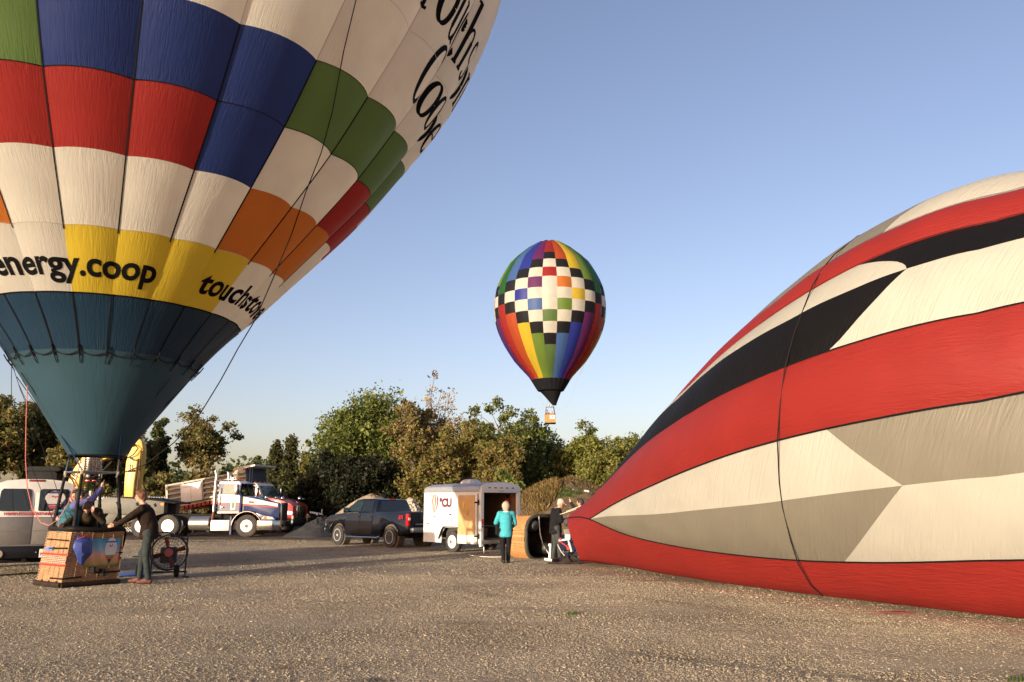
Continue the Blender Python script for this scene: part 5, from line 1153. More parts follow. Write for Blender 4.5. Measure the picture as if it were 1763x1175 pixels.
mb = MB(); mb.box((-2.6, .42, .98), (6.6, .09, .26)); mb.box((-2.6, -.42, .98), (6.6, .09, .26)); mb.box((-4.6, 0, 1.02), (1.0, .9, .14)); mb.cyl((0, -.8, .54), (0, .8, .54), .06); mb.cyl((-3.92, -.8, .54), (-3.92, .8, .54), .10); mb.cyl((-5.24, -.8, .54), (-5.24, .8, .54), .10); mb.box((.5, 0, .75), (1.6, .8, .3)); mb.box((-2.9, 0, .7), (2.2, 1.0, .3))
mb.build('chassis', BLACK, t1)
sign_text('hood_number', '22', mat('number_grey', (.30, .27, .22), .5), t1, (.72, -.90 * f2(.9, 1.6) - .016, 1.585), (1, -.0, 0), (0, 0, 1), .17, .004)

# --- red and white tractor behind, raised dump body
RD = mat('truck_red', (.42, .022, .02), .3, coat=.4, var=.08, dirt=.2)
t2 = thing('dump_truck', 'red and white truck with a raised grey ribbed dump body', 'truck', gnd(474, 917), R_(-14))
f3 = lambda x, z: 1.0 - .12 * max(0, (z - 2.0) / .9)
MB().prism([(-1.9, 1.0), (-1.9, 2.75), (-1.7, 2.86), (-1.0, 2.86), (-.82, 2.78), (-.35, 2.0), (-.35, 1.0)], -1.05, 1.05, f3).build('cab', TWH, t2, .06, True)
MB().prism([(-.35, 1.0), (-.35, 2.02), (.5, 1.92), (1.35, 1.66), (1.55, 1.5), (1.55, .8), (.9, .8)] + arch(.15, .55, .72, 20, 160), -.98, .98, lambda x, z: 1 - .1 * max(0, x / 1.6)).build('hood', RD, t2, .06, True)
for s_ in (-1, 1):
    cy = lambda x, z, o_=.006: (x, s_ * (1.05 * f3(x, z) + o_), z)
    d = sheet([cy(-1.75, 1.1), cy(-.5, 1.1), cy(-.5, 2.1), cy(-.85, 2.7), cy(-1.75, 2.7)], (0, s_, 0), .01).build('door', RD, t2)
    sheet([cy(-1.6, 2.06, .018), cy(-.55, 2.06, .018), cy(-.9, 2.6, .018), cy(-1.6, 2.6, .018)], (0, s_, 0), .005).build('window', DGLASS, d)
    mi = MB(); mi.box((-.55, s_ * 1.35, 2.25), (.14, .24, .60)); mi.tube([(-.5, s_ * 1.0, 2.3), (-.5, s_ * 1.3, 2.3)], .02, 5); mi.build('mirror', CHROME, t2, .05, True)
    MB().ball((.9, s_ * 1.0, 1.95), (.12, .10, .12)).build('hood_mirror', CHROME, t2, smooth=True)
    MB().box((1.45, s_ * .72, 1.12), (.2, .34, .2)).build('headlight', mat('lamp2', (.6, .58, .55), .15), t2, .03)
    wheel(t2, .15, s_ * .93, .54, .30, s_, .30, RIM_W, 'steel'); wheel(t2, -3.6, s_ * .93, .54, .30, s_, .31, RIM_W, 'dual'); wheel(t2, -4.9, s_ * .93, .54, .30, s_, .31, RIM_W, 'dual')
    sheet([(.9, s_ * (.99 - .05), 1.05), (1.5, s_ * (.99 - .09), 1.02), (1.5, s_ * (.99 - .09), 1.2), (.9, s_ * (.99 - .05), 1.28)], (0, s_, 0), .006).build('white_flash', TWH, t2)
    MB().box((1.62, s_ * .98, .70), (.10, .10, .55)).build('tow_post', mat('post_tan', (.45, .36, .22), .6), t2)
sheet([(-.76, .82, 2.68), (-.76, -.82, 2.68), (-.31, -.9, 2.06), (-.31, .9, 2.06)], (.8, 0, .4), .01).build('windscreen', glass('screen2', (.05, .08, .08), .8), t2)
g2 = MB().box((1.56, 0, 1.18), (.12, 1.05, .74)).build('grille', CHROME, t2, .06, True)
for k in range(5): MB().box((1.63, -.36 + k * .18, 1.18), (.02, .05, .6)).build('grille_bar', BLACKGLOSS, g2)
MB().box((1.65, 0, .58), (.22, 2.3, .40)).build('bumper', BLACKGLOSS, t2, .04)
mb = MB(); mb.box((-2.2, 0, .95), (6.4, .9, .25)); mb.box((.5, 0, .8), (1.4, 1.2, .4)); mb.build('chassis', BLACK, t2)
for k in range(3): MB().box((-1.2, -.5 + k * .5, 2.90), (.12, .12, .06)).build('cab_light', AMBER, t2, .01)
mb = MB(); mb.tube([(-1.2, -.9, 2.8), (-1.2, -.9, 4.3)], .010, 4); mb.build('aerial', STEEL, t2)
MB().cyl((-1.5, .4, 2.86), (-1.5, .4, 3.05), .09, n=10).build('beacon', AMBER, t2)
# dump body tilted up at the front
DGREY = mat('dump_grey', (.36, .32, .25), .6, .3, var=.25, dirt=.4, dcol=(.20, .15, .09))
tilt = Matrix.Rotation(R_(-8.5), 4, 'Y'); PV = Vector((-6.55, 0, 1.50)); db = None
def dpt(x, y, z): return PV + (tilt @ Vector((x, y, z)))
def dbox(x0, x1, y0, y1, z0, z1, m_, nm, par):
    mb = MB(); mb.loft([[dpt(x, y0, z0), dpt(x, y1, z0), dpt(x, y1, z1), dpt(x, y0, z1)] for x in (x0, x1)]); return mb.build(nm, m_, par, .012)
shell = dbox(0, 5.3, -1.10, 1.10, .0, .10, DGREY, 'dump_bed', t2); db = shell
for y0, y1 in ((-1.14, -1.08), (1.08, 1.14)): dbox(0, 5.3, y0, y1, 0, 1.25, mat('bed_wall', (.16, .14, .11), .7, var=.3, dirt=.4), 'side_wall', db)
dbox(5.24, 5.32, -1.08, 1.08, 0, 1.46, mat('front_wall_dark', (.045, .055, .08), .5), 'front_wall', db); dbox(-.10, -.02, -1.16, 1.16, 0.05, 1.30, mat('gate_rust', (.34, .25, .15), .7, var=.4), 'tailgate', db)
for z0 in (.04, .34, .63, .90, 1.16): dbox(.0, 5.3, -1.22, -1.14, z0, z0 + .11, DGREY, 'rib', db)
for x in (.0, 1.1, 2.4, 3.3, 4.3): dbox(x, x + .12, -1.25, -1.225, .02, 1.26, DGREY, 'stake', db)
pn = dbox(1.02, 2.42, -1.285, -1.255, .02, 1.10, TWH, 'white_panel', db)
dbox(1.70, 1.72, -1.292, -1.286, .02, .88, mat('seam_grey', (.22, .2, .17), .7), 'panel_seam', db); dbox(1.04, 2.40, -1.292, -1.286, .89, .91, mat('seam_grey2', (.22, .2, .17), .7), 'panel_seam', db)
dbox(4.4, 5.3, -1.2, 1.2, 1.26, 1.34, DGREY, 'top_rail', db)
cp = MB(); cp.slab([dpt(4.75, -1.2, 1.47), dpt(5.95, -1.2, 1.44), dpt(5.95, 1.2, 1.44), dpt(4.75, 1.2, 1.47)], (0, 0, 1), .09); cp.slab([dpt(4.75, -1.205, 1.3), dpt(5.2, -1.205, 1.40), dpt(5.95, -1.205, 1.44), dpt(4.75, -1.205, 1.47)], (0, -1, 0), .02); cpo = cp.build('canopy', mat('canopy_white', (.60, .57, .52), .5), db)
dbox(4.6, 5.2, -1.24, -1.1, 1.24, 1.52, mat('headboard_tan', (.42, .36, .24), .6), 'headboard', db)
dbox(.9, 4.6, -1.0, 1.0, -.32, -.02, RD, 'underframe', db)
for k in range(12): dbox(1.0 + .28 * k, 1.06 + .28 * k, -1.03, -1.0, -.30, -.04, BLACK, 'underframe_slot', db)
dbox(.8, 4.6, -1.06, -1.02, -.12, -.0, mat('rail_tan', (.5, .38, .26), .6), 'underframe_rail', db)
mb = MB(); mb.cyl((-4.6, 0, 1.0), dpt(3.4, 0, -.1), .10); mb.box((-5.2, 0, .95), (4.4, .9, .25)); mb.build('hoist', BLACK, t2)

# --- lowboy trailer and the yellow digger on it
LBG = mat('lowboy_grey', (.12, .112, .09), .6, var=.2, dirt=.4)
lb_ = thing('lowboy_trailer', 'grey low loader trailer with a gooseneck coupled to the blue truck', 'trailer', (t1.location.x - 4.55, t1.location.y, 0))
gn = [(-.1, 1.02), (.35, 1.15), (.35, 1.72), (-.9, 1.86), (-2.6, 1.95), (-3.2, 1.75), (-3.5, .95), (-3.5, .55), (-3.0, .55), (-2.6, 1.15)]
gko = MB().prism(gn, -1.0, -.55).build('gooseneck', LBG, lb_, .02); MB().prism(gn, .55, 1.0).build('gooseneck', LBG, lb_, .02)
for x in (-.10, -.55, -1.0, -2.0): MB().box((x, -1.005, 1.55 - x * .05), (.12, .02, .17), Matrix.Rotation(-.5, 3, 'Y')).build('slot', BLACK, gko)
MB().box((.25, -1.01, 1.60), (.16, .02, .12)).build('side_marker', AMBER, gko)
MB().prism([(-.6, 1.87), (.9, 1.62), (.9, 1.66), (-.6, 1.93), (-2.6, 2.0), (-2.6, 1.96)], -1.03, 1.03).build('top_plate', BLACK, lb_)
MB().box((-8.0, 0, .52), (9.2, 2.6, .26)).build('deck', mat('deck_dark', (.05, .045, .04), .8), lb_, .02)
for x in (-12.2, -13.5):
    for s_ in (-1, 1): wheel(lb_, x, s_ * 1.05, .45, .3, s_, .26, RIM_W, 'dual')
MB().box((-12.9, 0, .78), (3.0, 2.5, .14)).build('rear_deck', mat('rear_deck_dark', (.05, .045, .04), .8), lb_)
YEL = mat('digger_yellow', (.62, .36, .035), .45, var=.12, dirt=.2, dcol=(.3, .18, .05), coat=.1)
ex = thing('excavator', 'yellow excavator with folded arm riding on the low loader behind the van', 'excavator', (0, 0, 0))
EY = t1.location.y
E = lambda px, py, dy=0.0: Vector(at(px, py, EY + dy))
exo = E(80, 900); exo.z = 0; ex.location = exo
e_ = lambda px, py, dy=0.0: E(px, py, dy) - exo
def arm(nm, pl, th, m_, par=ex, bev=.02):
    a = [e_(x, y, -th / 2) for x, y in pl]; mb = MB(); vs0 = [mb.bm.verts.new(p) for p in a]; vs1 = [mb.bm.verts.new(p + Vector((0, th, 0))) for p in a]
    mb.bm.faces.new(vs0); mb.bm.faces.new(vs1[::-1])
    for i in range(len(a)): j = (i + 1) % len(a); mb.bm.faces.new((vs0[i], vs1[i], vs1[j], vs0[j]))
    return mb.build(nm, m_, par, bev)
arm('boom', [(104, 862), (113, 838), (124, 812), (136, 794), (150, 778), (172, 764), (200, 758), (228, 756), (234, 768), (205, 776), (192, 788), (170, 794), (156, 804), (142, 822), (130, 850), (124, 866)], .55, YEL)
st_ = arm('stick', [(232, 762), (240, 756), (244, 760), (246, 775), (244, 800), (236, 845), (231, 866), (224, 866), (213, 856), (214, 830), (217, 796), (220, 785)], .45, YEL)
mb = MB(); mb.tube([e_(238, 790, -.32), e_(232, 830, -.32), e_(229, 862, -.32)], .05, 8); mb.tube([e_(243, 776, -.3), e_(236, 845, -.3)], .035, 6); mb.build('cylinder', mat('ram_dark', (.10, .06, .03), .5), st_)
mb = MB(); mb.tube([e_(219, 789, -.34), e_(230, 783, -.4), e_(238, 772, -.4), e_(232, 766, -.36), e_(226, 768, -.34)], .028, 6); mb.tube([e_(222, 787, -.3), e_(230, 793, -.38), e_(238, 792, -.34)], .025, 6); mb.tube([e_(225, 800, -.3), e_(224, 807, -.36), e_(230, 811, -.34)], .025, 6); mb.tube([e_(217, 812, -.3), e_(230, 811, -.36), e_(243, 807, -.3)], .028, 6); mb.build('hose', BLACK, st_)
mb = MB(); mb.tube([e_(112, 816, -.4), e_(124, 826, -.4), e_(130, 838, -.4)], .035, 6); mb.tube([e_(118, 812, -.4), e_(130, 822, -.4)], .03, 6); mb.build('hose', BLACK, ex)
bk_ = arm('bucket', [(226, 862), (234, 868), (237, 884), (230, 899), (214, 902), (203, 896), (200, 882), (206, 868), (216, 862)], 1.1, mat('bucket_grey', (.17, .165, .14), .55, .2, var=.25, dirt=.3), bev=.05)
mb = MB(); mb.tube([e_(210, 863, -.6), e_(204, 872, -.62), e_(203, 888, -.62), e_(207, 897, -.6)], .035, 6); mb.tube([e_(222, 863, -.58), e_(221, 880, -.6), e_(222, 898, -.58)], .03, 6); mb.build('bucket_edge', BLACK, bk_)
mb = MB(); mb.box(e_(218, 872, -.585), (.16, .04, .09), Matrix.Rotation(-.7, 3, 'Y')); mb.box(e_(213, 885, -.585), (.1, .04, .07)); mb.build('bucket_slot', BLACK, bk_)
arm('cab', [(44, 842), (47, 812), (52, 808), (92, 808), (98, 815), (97, 862), (44, 862)], 1.4, BLACK, ex, .05)
arm('cab_roof', [(40, 811), (41, 806), (50, 803), (98, 803), (106, 808), (100, 812)], 1.6, BLACK, ex, .03)
arm('engine_house', [(-60, 862), (-60, 838), (42, 832), (96, 836), (106, 862), (60, 872), (-50, 872)], 2.4, YEL, ex, .06)
for dy in (-1.15, 1.15):
    a = arm('track', [(-70, 884), (-76, 878), (-70, 872), (90, 872), (98, 878), (92, 884)], .55, BLACK, ex, .05); a.location.y = dy
mb = MB(); mb.tube([e_(39, 812, -.7), e_(39, 798, -.7)], .012, 5); mb.build('aerial', BLACK, ex)

# --- white and grey van, tail towards the camera
vg = gnd(45, 996); va = math.atan2(vg.y, vg.x) + R_(3)
VW = mat('van_white', (.66, .64, .60), .35, coat=.4, var=.05, dirt=.12); VG = mat('van_grey', (.20, .185, .17), .35, .3, coat=.4, var=.08, dirt=.2)
VK = .90
van = thing('van', 'white and grey passenger van seen from behind, balloon picture on its rear window', 'van', vg, va)
# local: x forward (away from camera), y left (towards picture left)
def vsec(x, k=1.0, top=2.08):
    h = [(.0, .62), (.90, .62), (.96, .80), (.96, 1.22), (.92, 1.36), (.86, 1.75), (.80, 1.95), (.66, 2.03), (.35, top), (0, top + .01)]
    return [(x, -y * k, z) for y, z in h] + [(x, y * k, z) for y, z in h[::-1][1:-1]]
lo_ = lambda x, z0=1.27: [(x, -y, z) for y, z in ((0, .5), (.88, .5), (.95, .70), (.97, .9), (.965, z0))] + [(x, y, z) for y, z in ((.965, z0), (.97, .9), (.95, .70), (.88, .5))]
hi_ = lambda x, k=1.0: [(x, -.963 * k, 1.272), (x, -.93 * k, 1.42), (x, -.85 * k, 1.86), (x, -.79 * k, 1.98), (x, -.62 * k, 2.045), (x, -.3 * k, 2.075), (x, 0, 2.08), (x, .3 * k, 2.075), (x, .62 * k, 2.045), (x, .79 * k, 1.98), (x, .85 * k, 1.86), (x, .93 * k, 1.42), (x, .963 * k, 1.272)]
MB().loft([lo_(0), lo_(.1), lo_(4.4), lo_(5.2)]).build('lower_body', VG, van, .02, True)
MB().loft([hi_(.03), hi_(.12, 1.003), hi_(3.7), [(x + (5.0 - 3.9) * 0 + (1.272 + .05 - z) * -.9 + .9, y, min(z, 1.95)) for x, y, z in hi_(3.9, .97)]]).build('upper_body', VW, van, .02, True)
MB().box((2.3, 0, .42), (4.4, 1.5, .2)).build('chassis', BLACK, van)
xr = -.012
for s_ in (1, -1):
    d = MB().slab([(xr, s_ * .012, .70), (xr, s_ * .90, .70), (xr, s_ * .93, 1.0), (xr, s_ * .93, 1.268), (xr, s_ * .012, 1.268)], (1, 0, 0), .018).build('rear_door', VG, van, .004)
    MB().slab([(xr + .02, s_ * .012, 1.275), (xr + .02, s_ * .93, 1.275), (xr + .03, s_ * .90, 1.46), (xr + .045, s_ * .82, 1.90), (xr + .05, s_ * .74, 1.965), (xr + .05, s_ * .012, 1.975)], (1, 0, 0), .012).build('door_panel', VW, d, .004)
    w3 = [(s_ * .085, 1.43), (s_ * .10, 1.40), (s_ * .70, 1.40), (s_ * .745, 1.43), (s_ * .715, 1.82), (s_ * .67, 1.87), (s_ * .13, 1.87), (s_ * .085, 1.83)]
    wd = MB().slab([(xr + .008 + (z - 1.4) * .06, y, z) for y, z in w3], (-1, 0, 0), .006).build('window', DGLASS, d)
    if s_ < 0:
        P = lambda y, z: (xr - .002 + (z - 1.4) * .06, y, z)
        c_y, c_z = -.42, 1.62
        o_ = [(c_y - .22 * math.cos(a) * (1 if math.sin(a) > -.2 else .86), c_z + .04 + .17 * math.sin(a)) for a in np.linspace(0, 2 * math.pi, 25)[:-1]]
        MB().poly([P(*p) for p in o_]).build('balloon_print', mat('decal_white', (.50, .46, .44), .5), wd)
        Q = lambda y, z: (xr - .006 + (z - 1.4) * .06, y, z)
        MB().poly([Q(c_y + y, c_z + z) for y, z in ((-.16, .155), (.16, .155), (.10, .20), (-.10, .20))]).build('decal_blue', mat('decal_blue', (.04, .05, .16), .5), wd)
        MB().poly([Q(c_y + y, c_z + z) for y, z in ((-.16, -.09), (.16, -.09), (.15, -.07), (-.15, -.07))]).build('decal_blue', mat('decal_navy', (.03, .04, .10), .5), wd)
        MB().poly([Q(c_y + y, c_z + z) for y, z in ((-.15, -.10), (.15, -.10), (.09, -.17), (-.09, -.17))]).build('decal_red', mat('decal_red', (.40, .05, .08), .5), wd)
        for y, z in ((-.05, .09), (.05, .09), (0, .075)): MB().poly([Q(c_y + y + .028 * math.cos(a), c_z + z + .018 * math.sin(a)) for a in np.linspace(0, 5.5, 7)]).build('decal_red', mat('decal_red2', (.42, .05, .07), .5), wd)
        MB().poly([Q(c_y + y, c_z + z) for y, z in ((-.012, -.19), (.012, -.19), (.03, -.24), (.0, -.26), (-.03, -.24))]).build('decal_basket', mat('decal_grey', (.28, .26, .26), .5), wd)
sign_text('rear_lettering', 'www.touchstoneenergy.com', mat('lettering_red', (.36, .04, .06), .5), van, (xr - .004, .62, 1.315), (0, -1, 0), (0, 0, 1), .125, .004, .25, 1.04)
MB().box((.04, 0, 2.045), (.05, .34, .045)).build('brake_light', mat('brake_dark', (.22, .03, .03), .3), van, .012)
mb = MB(); mb.box((-.01, 0, .66), (.03, 1.88, .05)); mb.box((-.008, 0, .98), (.012, 1.86, .012)); mb.build('rub_strip', mat('strip_grey', (.12, .115, .11), .5), van)
bpv = MB().box((-.09, 0, .55), (.20, 1.94, .24)).build('bumper', BLACKGLOSS, van, .03)
lp = MB().box((-.20, -.36, .52), (.015, .33, .18)).build('licence_plate', mat('plate', (.50, .50, .47), .5), bpv, .01)
sign_text('plate_number', 'NCT 81', mat('plate_ink', (.05, .06, .12), .6), lp, (-.2085, -.215, .475), (0, -1, 0), (0, 0, 1), .085, .002)
MB().ball((-.2, -.13, .54), .02).build('plate_bolt', CHROME, bpv)
for y in (.62,):
    MB().lathe((-.195, y, .52), (-1, 0, 0), [(.08, 0), (.08, .02), (.01, .03)], 16).build('reversing_lamp', mat('reverse_lens', (.42, .33, .25), .2), bpv, smooth=True)
    MB().lathe((-.195, y + .2, .52), (-1, 0, 0), [(.08, 0), (.08, .02), (.01, .03)], 16).build('tail_lamp', REDLENS, bpv, smooth=True)
for s_ in (-1, 1):
    wheel(van, .95, s_ * .82, .36, .25, s_, .21, RIM_W, 'steel'); wheel(van, 4.2, s_ * .82, .36, .25, s_, .21, RIM_W, 'steel')
    MB().box((.03, s_ * .90, 1.05), (.05, .09, .34)).build('tail_light', REDLENS, van, .015)
    sheet([(.4, s_ * .945, 1.42), (3.4, s_ * .945, 1.42), (3.3, s_ * .868, 1.84), (.5, s_ * .868, 1.84)], (0, s_, 0), .006).build('side_window', DGLASS, van)
mb = MB(); mb.cyl((.95, -.8, .34), (.95, .8, .34), .06); mb.box((-.1, .1, .38), (.3, .07, .07)); mb.tube([(.2, .5, .36), (1.2, .5, .36)], .04, 6); mb.build('axle', BLACK, van)

van.scale = (1, VK, 1)
# ------------------------------------------------------------------ people: bodies fused from tapered limbs into one skin
def fuse(name, mb, m, parent, voxel=.014, it=6):
    me = mb.mesh(name + '_raw'); o = link(bpy.data.objects.new(name, me))
    r = o.modifiers.new('r', 'REMESH'); r.mode = 'VOXEL'; r.voxel_size = voxel
    s_ = o.modifiers.new('s', 'SMOOTH'); s_.factor = .5; s_.iterations = it
    dg = bpy.context.evaluated_depsgraph_get(); dg.update()
    m2 = bpy.data.meshes.new_from_object(o.evaluated_get(dg))
    COL.objects.unlink(o); bpy.data.objects.remove(o); bpy.data.meshes.remove(me)
    m2.materials.clear(); m2.name = name
    return mobj(name, m2, m, parent, True)
def cap(mb, a, b, r0, r1, n=12):
    a, b = Vector(a), Vector(b); d = (b - a); L = d.length; d = d.normalized() if L > 1e-6 else Vector((0, 0, 1))
    prof = [(r0 * math.cos(t), r0 * math.sin(t)) for t in (-1.45, -.9, -.4, 0)] + [(r1 * math.cos(t), L + r1 * math.sin(t)) for t in (0, .4, .9, 1.45)]
    mb.lathe(a, d, prof, n)
def figure(name, label, loc, rz, J, cols, hair='short', H=1.75, extras=None, hem=None, cat='person', sleeve=True, collar=None, hat=None, lean_head=(0, 0, 0)):
    """J: joints in metres, x right, y forward, z up"""
    t = thing(name, label, cat, loc, rz)
    V_ = {k: Vector(v) for k, v in J.items() if not k.startswith('curl')}
    b = MB()
    pel, che, nk, hd_ = V_['pelvis'], V_['chest'], V_['neck'], V_['head']
    cap(b, pel, che, .125, .135); cap(b, che, nk - Vector((0, 0, .02)), .12, .055); cap(b, nk, hd_ - Vector((0, 0, .06)), .052, .05)
    hrot = Matrix.Rotation(lean_head[2], 3, 'Z') @ Matrix.Rotation(lean_head[0], 3, 'X') @ Matrix.Rotation(lean_head[1], 3, 'Y')
    hp = lambda x, y, z: hd_ + hrot @ Vector((x, y, z))
    b.ball(hd_, (.076, .094, .112), 14, 10, hrot); b.ball(hp(0, .028, -.055), (.056, .062, .065), 12, 8, hrot)
    b.ball(hp(0, .100, -.018), (.014, .022, .024), 8, 6, hrot); b.ball(hp(0, .088, .022), (.05, .016, .014), 8, 6, hrot)
    for s_ in (-1, 1): b.ball(hp(s_ * .078, -.005, -.01), (.012, .022, .032), 8, 6, hrot)
    for s_ in 'LR':
        sg = -1 if s_ == 'L' else 1
        sh, el, wr = V_['sh' + s_], V_['el' + s_], V_['wr' + s_]
        cap(b, che + Vector((0, 0, .08)), sh, .09, .06); cap(b, sh, el, .054, .042); cap(b, el, wr, .042, .028)
        hdv = V_.get('hd' + s_, (wr - el)).normalized(); up = V_.get('th' + s_, Vector((0, .3, 1))); sd = hdv.cross(up).normalized()
        up = sd.cross(hdv).normalized()
        pc = wr + hdv * .085
        cap(b, wr, pc, .027, .032)
        cl = J.get('curl' + s_, .5)
        for k in range(4):
            o0 = pc + up * (.026 - .0175 * k); ln = (.036, .041, .038, .030)[k]
            d1 = (hdv + sd * sg * -cl * .5).normalized(); d2 = (hdv * (1 - cl) + sd * sg * -cl).normalized()
            cap(b, o0, o0 + d1 * ln, .0105, .0095, 8); cap(b, o0 + d1 * ln, o0 + d1 * ln + d2 * ln * 1.1, .0095, .008, 8)
        tb_ = wr + hdv * .03 + up * .024
        cap(b, tb_, tb_ + (up * .7 + hdv * .6).normalized() * .045, .013, .011, 8); cap(b, tb_ + (up * .7 + hdv * .6).normalized() * .045, tb_ + (up * .4 + hdv * .9).normalized() * .075, .011, .009, 8)
        hi, kn, an, toe = V_['hip' + s_], V_['kn' + s_], V_['an' + s_], V_['toe' + s_]
        cap(b, pel, hi, .11, .09); cap(b, hi, kn, .085, .055); cap(b, kn, an, .055, .038); cap(b, an - Vector((0, 0, .04)), toe, .04, .03)
    fuse('body', b, SKIN, t, .011, 4)
    # clothes
    c = MB(); hem_z = hem if hem is not None else .02
    c.lathe(pel + Vector((0, 0, -hem_z - .06)), (0, 0, 1), [(.01, .0), (.15, .0), (.176, .02), (.182, .06), (.165, hem_z + .18), (.10, hem_z + .26), (.01, hem_z + .27)], 20); cap(c, pel + Vector((0, 0, .1)), che, .16, .175, 16); cap(c, che, nk - Vector((0, 0, .05)), .155, .075, 16)
    for s_ in 'LR':
        sh, el, wr = V_['sh' + s_], V_['el' + s_], V_['wr' + s_]
        cap(c, che + Vector((0, 0, .07)), sh, .115, .085)
        if sleeve: cap(c, sh, el, .078, .064); cap(c, el, wr.lerp(el, .06), .064, .046)
        fold = el.lerp(sh, .3); cap(c, fold, fold + (wr - el) * .1, .074, .06)
    jk = fuse('jacket', c, cols['jacket'], t, .014, 4)
    c = MB(); cap(c, pel + Vector((0, 0, .03)), pel + Vector((0, 0, .08)), .15, .145, 14)
    for s_ in 'LR':
        hi, kn, an = V_['hip' + s_], V_['kn' + s_], V_['an' + s_]
        cap(c, pel, hi, .14, .115, 14); cap(c, hi, kn, .102, .070, 14); cap(c, kn, an + Vector((0, 0, .015)), .068, .054, 14); cap(c, kn.lerp(an, .86), kn.lerp(an, .97), .056, .062); cap(c, kn + Vector((0, 0, .06)), kn + Vector((0, 0, .03)), .078, .076)
    fuse('trousers', c, cols['trousers'], t, .014, 4)
    for s_ in 'LR':
        an, toe = V_['an' + s_], V_['toe' + s_]; c = MB(); heel = an - (toe - an) * .25; heel.z = toe.z
        cap(c, Vector((heel.x, heel.y, toe.z + .015)), Vector((toe.x, toe.y, toe.z + .008)), .048, .042); cap(c, an, an.lerp(toe, .6), .052, .044)
        fuse('shoe', c, cols['shoes'], t, .011, 3)
    hm = cols.get('hair', HAIRB)
    if hat is None:
        c = MB(); c.ball(hp(0, -.016, .022), (.090, .100, .112), 16, 12, hrot); c.ball(hp(0, -.055, -.03), (.078, .062, .085), 14, 9, hrot); c.ball(hp(0, .06, .085), (.066, .045, .036), 12, 8, hrot)
        if hair == 'long': c.ball(hp(0, -.06, -.08), (.09, .055, .13), 14, 9, hrot); c.ball(hp(.07, -.02, -.06), (.035, .05, .12), 10, 8, hrot); c.ball(hp(-.07, -.02, -.06), (.035, .05, .12), 10, 8, hrot)
        if hair == 'bob': c.ball(hp(0, -.03, .0), (.112, .115, .125), 14, 9, hrot); c.ball(hp(0, -.05, -.07), (.09, .07, .07), 12, 8, hrot)
        if hair == 'mop':
            for k in range(9): a = k * .7; c.ball(hp(.07 * math.cos(a), .07 * math.sin(a) - .01, .05 + .03 * math.sin(k * 2.1)), (.035, .035, .03), 8, 6, hrot)
            for s_ in (-1, 1): c.ball(hp(s_ * .078, -.02, -.0), (.022, .05, .06), 8, 6, hrot)
        fuse('hair', c, hm, t, .010, 2)
    else:
        c = MB(); c.ball(hp(0, -.02, .05), (.092, .108, .088), 16, 10, hrot); c.box(hp(0, .11, .035), (.13, .09, .012), hrot); fuse('cap', c, hat, t, .009, 2)
        c = MB(); c.ball(hp(0, -.045, -.02), (.080, .068, .06), 12, 8, hrot); fuse('hair', c, hm, t, .010, 2)
    for s_ in (-1, 1): MB().ball(hp(s_ * .031, .087, .004), (.012, .008, .007), 8, 6, hrot).build('eye', EYE, t, smooth=True)
    MB().ball(hp(0, .087, -.058), (.022, .006, .006), 8, 6, hrot).build('mouth', LIP, t, smooth=True)
    if collar is not None:
        c = MB(); c.ring(nk - Vector((0, 0, .025)), (0, .35, 1), .078, .026, 16, 8); c.build('collar', collar, t, smooth=True)
    if extras: extras(t, V_, hp)
    return t
def stand(h=1.75, w=.17):
    k = h / 1.75
    J = dict(pelvis=(0, 0, .98), chest=(0, .0, 1.30), neck=(0, -.01, 1.47), head=(0, .02, 1.63), hipL=(-.09, 0, .93), hipR=(.09, 0, .93), knL=(-.10, .03, .52), knR=(.10, .03, .52), anL=(-.11, -.02, .10), anR=(.11, -.02, .10),
             toeL=(-.12, .16, .045), toeR=(.12, .16, .045), shL=(-w - .015, 0, 1.40), shR=(w + .015, 0, 1.40), elL=(-.25, -.03, 1.12), elR=(.25, -.03, 1.12), wrL=(-.25, .06, .88), wrR=(.25, .06, .88))
    return {a: tuple(c * k for c in v) for a, v in J.items()}
def cloth(n, c, **k): return mat(n, c, .85, spec=.12, var=.22, vscale=7, bump=1.0, bscale=11, **k)
JEANS = cloth('washed_jeans', (.034, .041, .040)); BROWNJ = cloth('brown_jacket', (.020, .012, .009)); BLACKJ = cloth('black_jacket', (.012, .012, .013)); SHOEB = mat('black_shoe', (.015, .014, .014), .5)

# man in a brown jacket leaning on the basket, seen from his left-hand side
J = stand(1.84); J.update(pelvis=(0, -.02, 1.02), chest=(0, .07, 1.34), neck=(0, .13, 1.54), head=(0, .19, 1.70), shL=(-.18, .10, 1.46), shR=(.18, .10, 1.46), elL=(-.24, .34, 1.27), elR=(.22, .36, 1.30), wrL=(-.17, .58, 1.13), wrR=(.14, .60, 1.15),
         hdL=(.1, 1, -.15), hdR=(-.1, 1, -.15), hipL=(-.1, -.03, .97), hipR=(.1, -.03, .97), knL=(-.10, -.02, .54), knR=(.13, .10, .54), anL=(-.11, -.10, .10), anR=(.14, .12, .10), toeL=(-.11, .07, .045), toeR=(.15, .29, .045))
figure('person', 'person in a brown jacket and faded jeans leaning on the basket with both hands', tuple(gnd(247, 1006)), R_(100), J, dict(jacket=BROWNJ, trousers=JEANS, shoes=mat('maroon_shoe', (.10, .025, .018), .6), hair=mat('auburn_hair', (.14, .055, .022), .5, var=.4, vscale=30, bump=.8, bscale=90)), hair='mop', hem=.10, lean_head=(-.12, 0, 0))
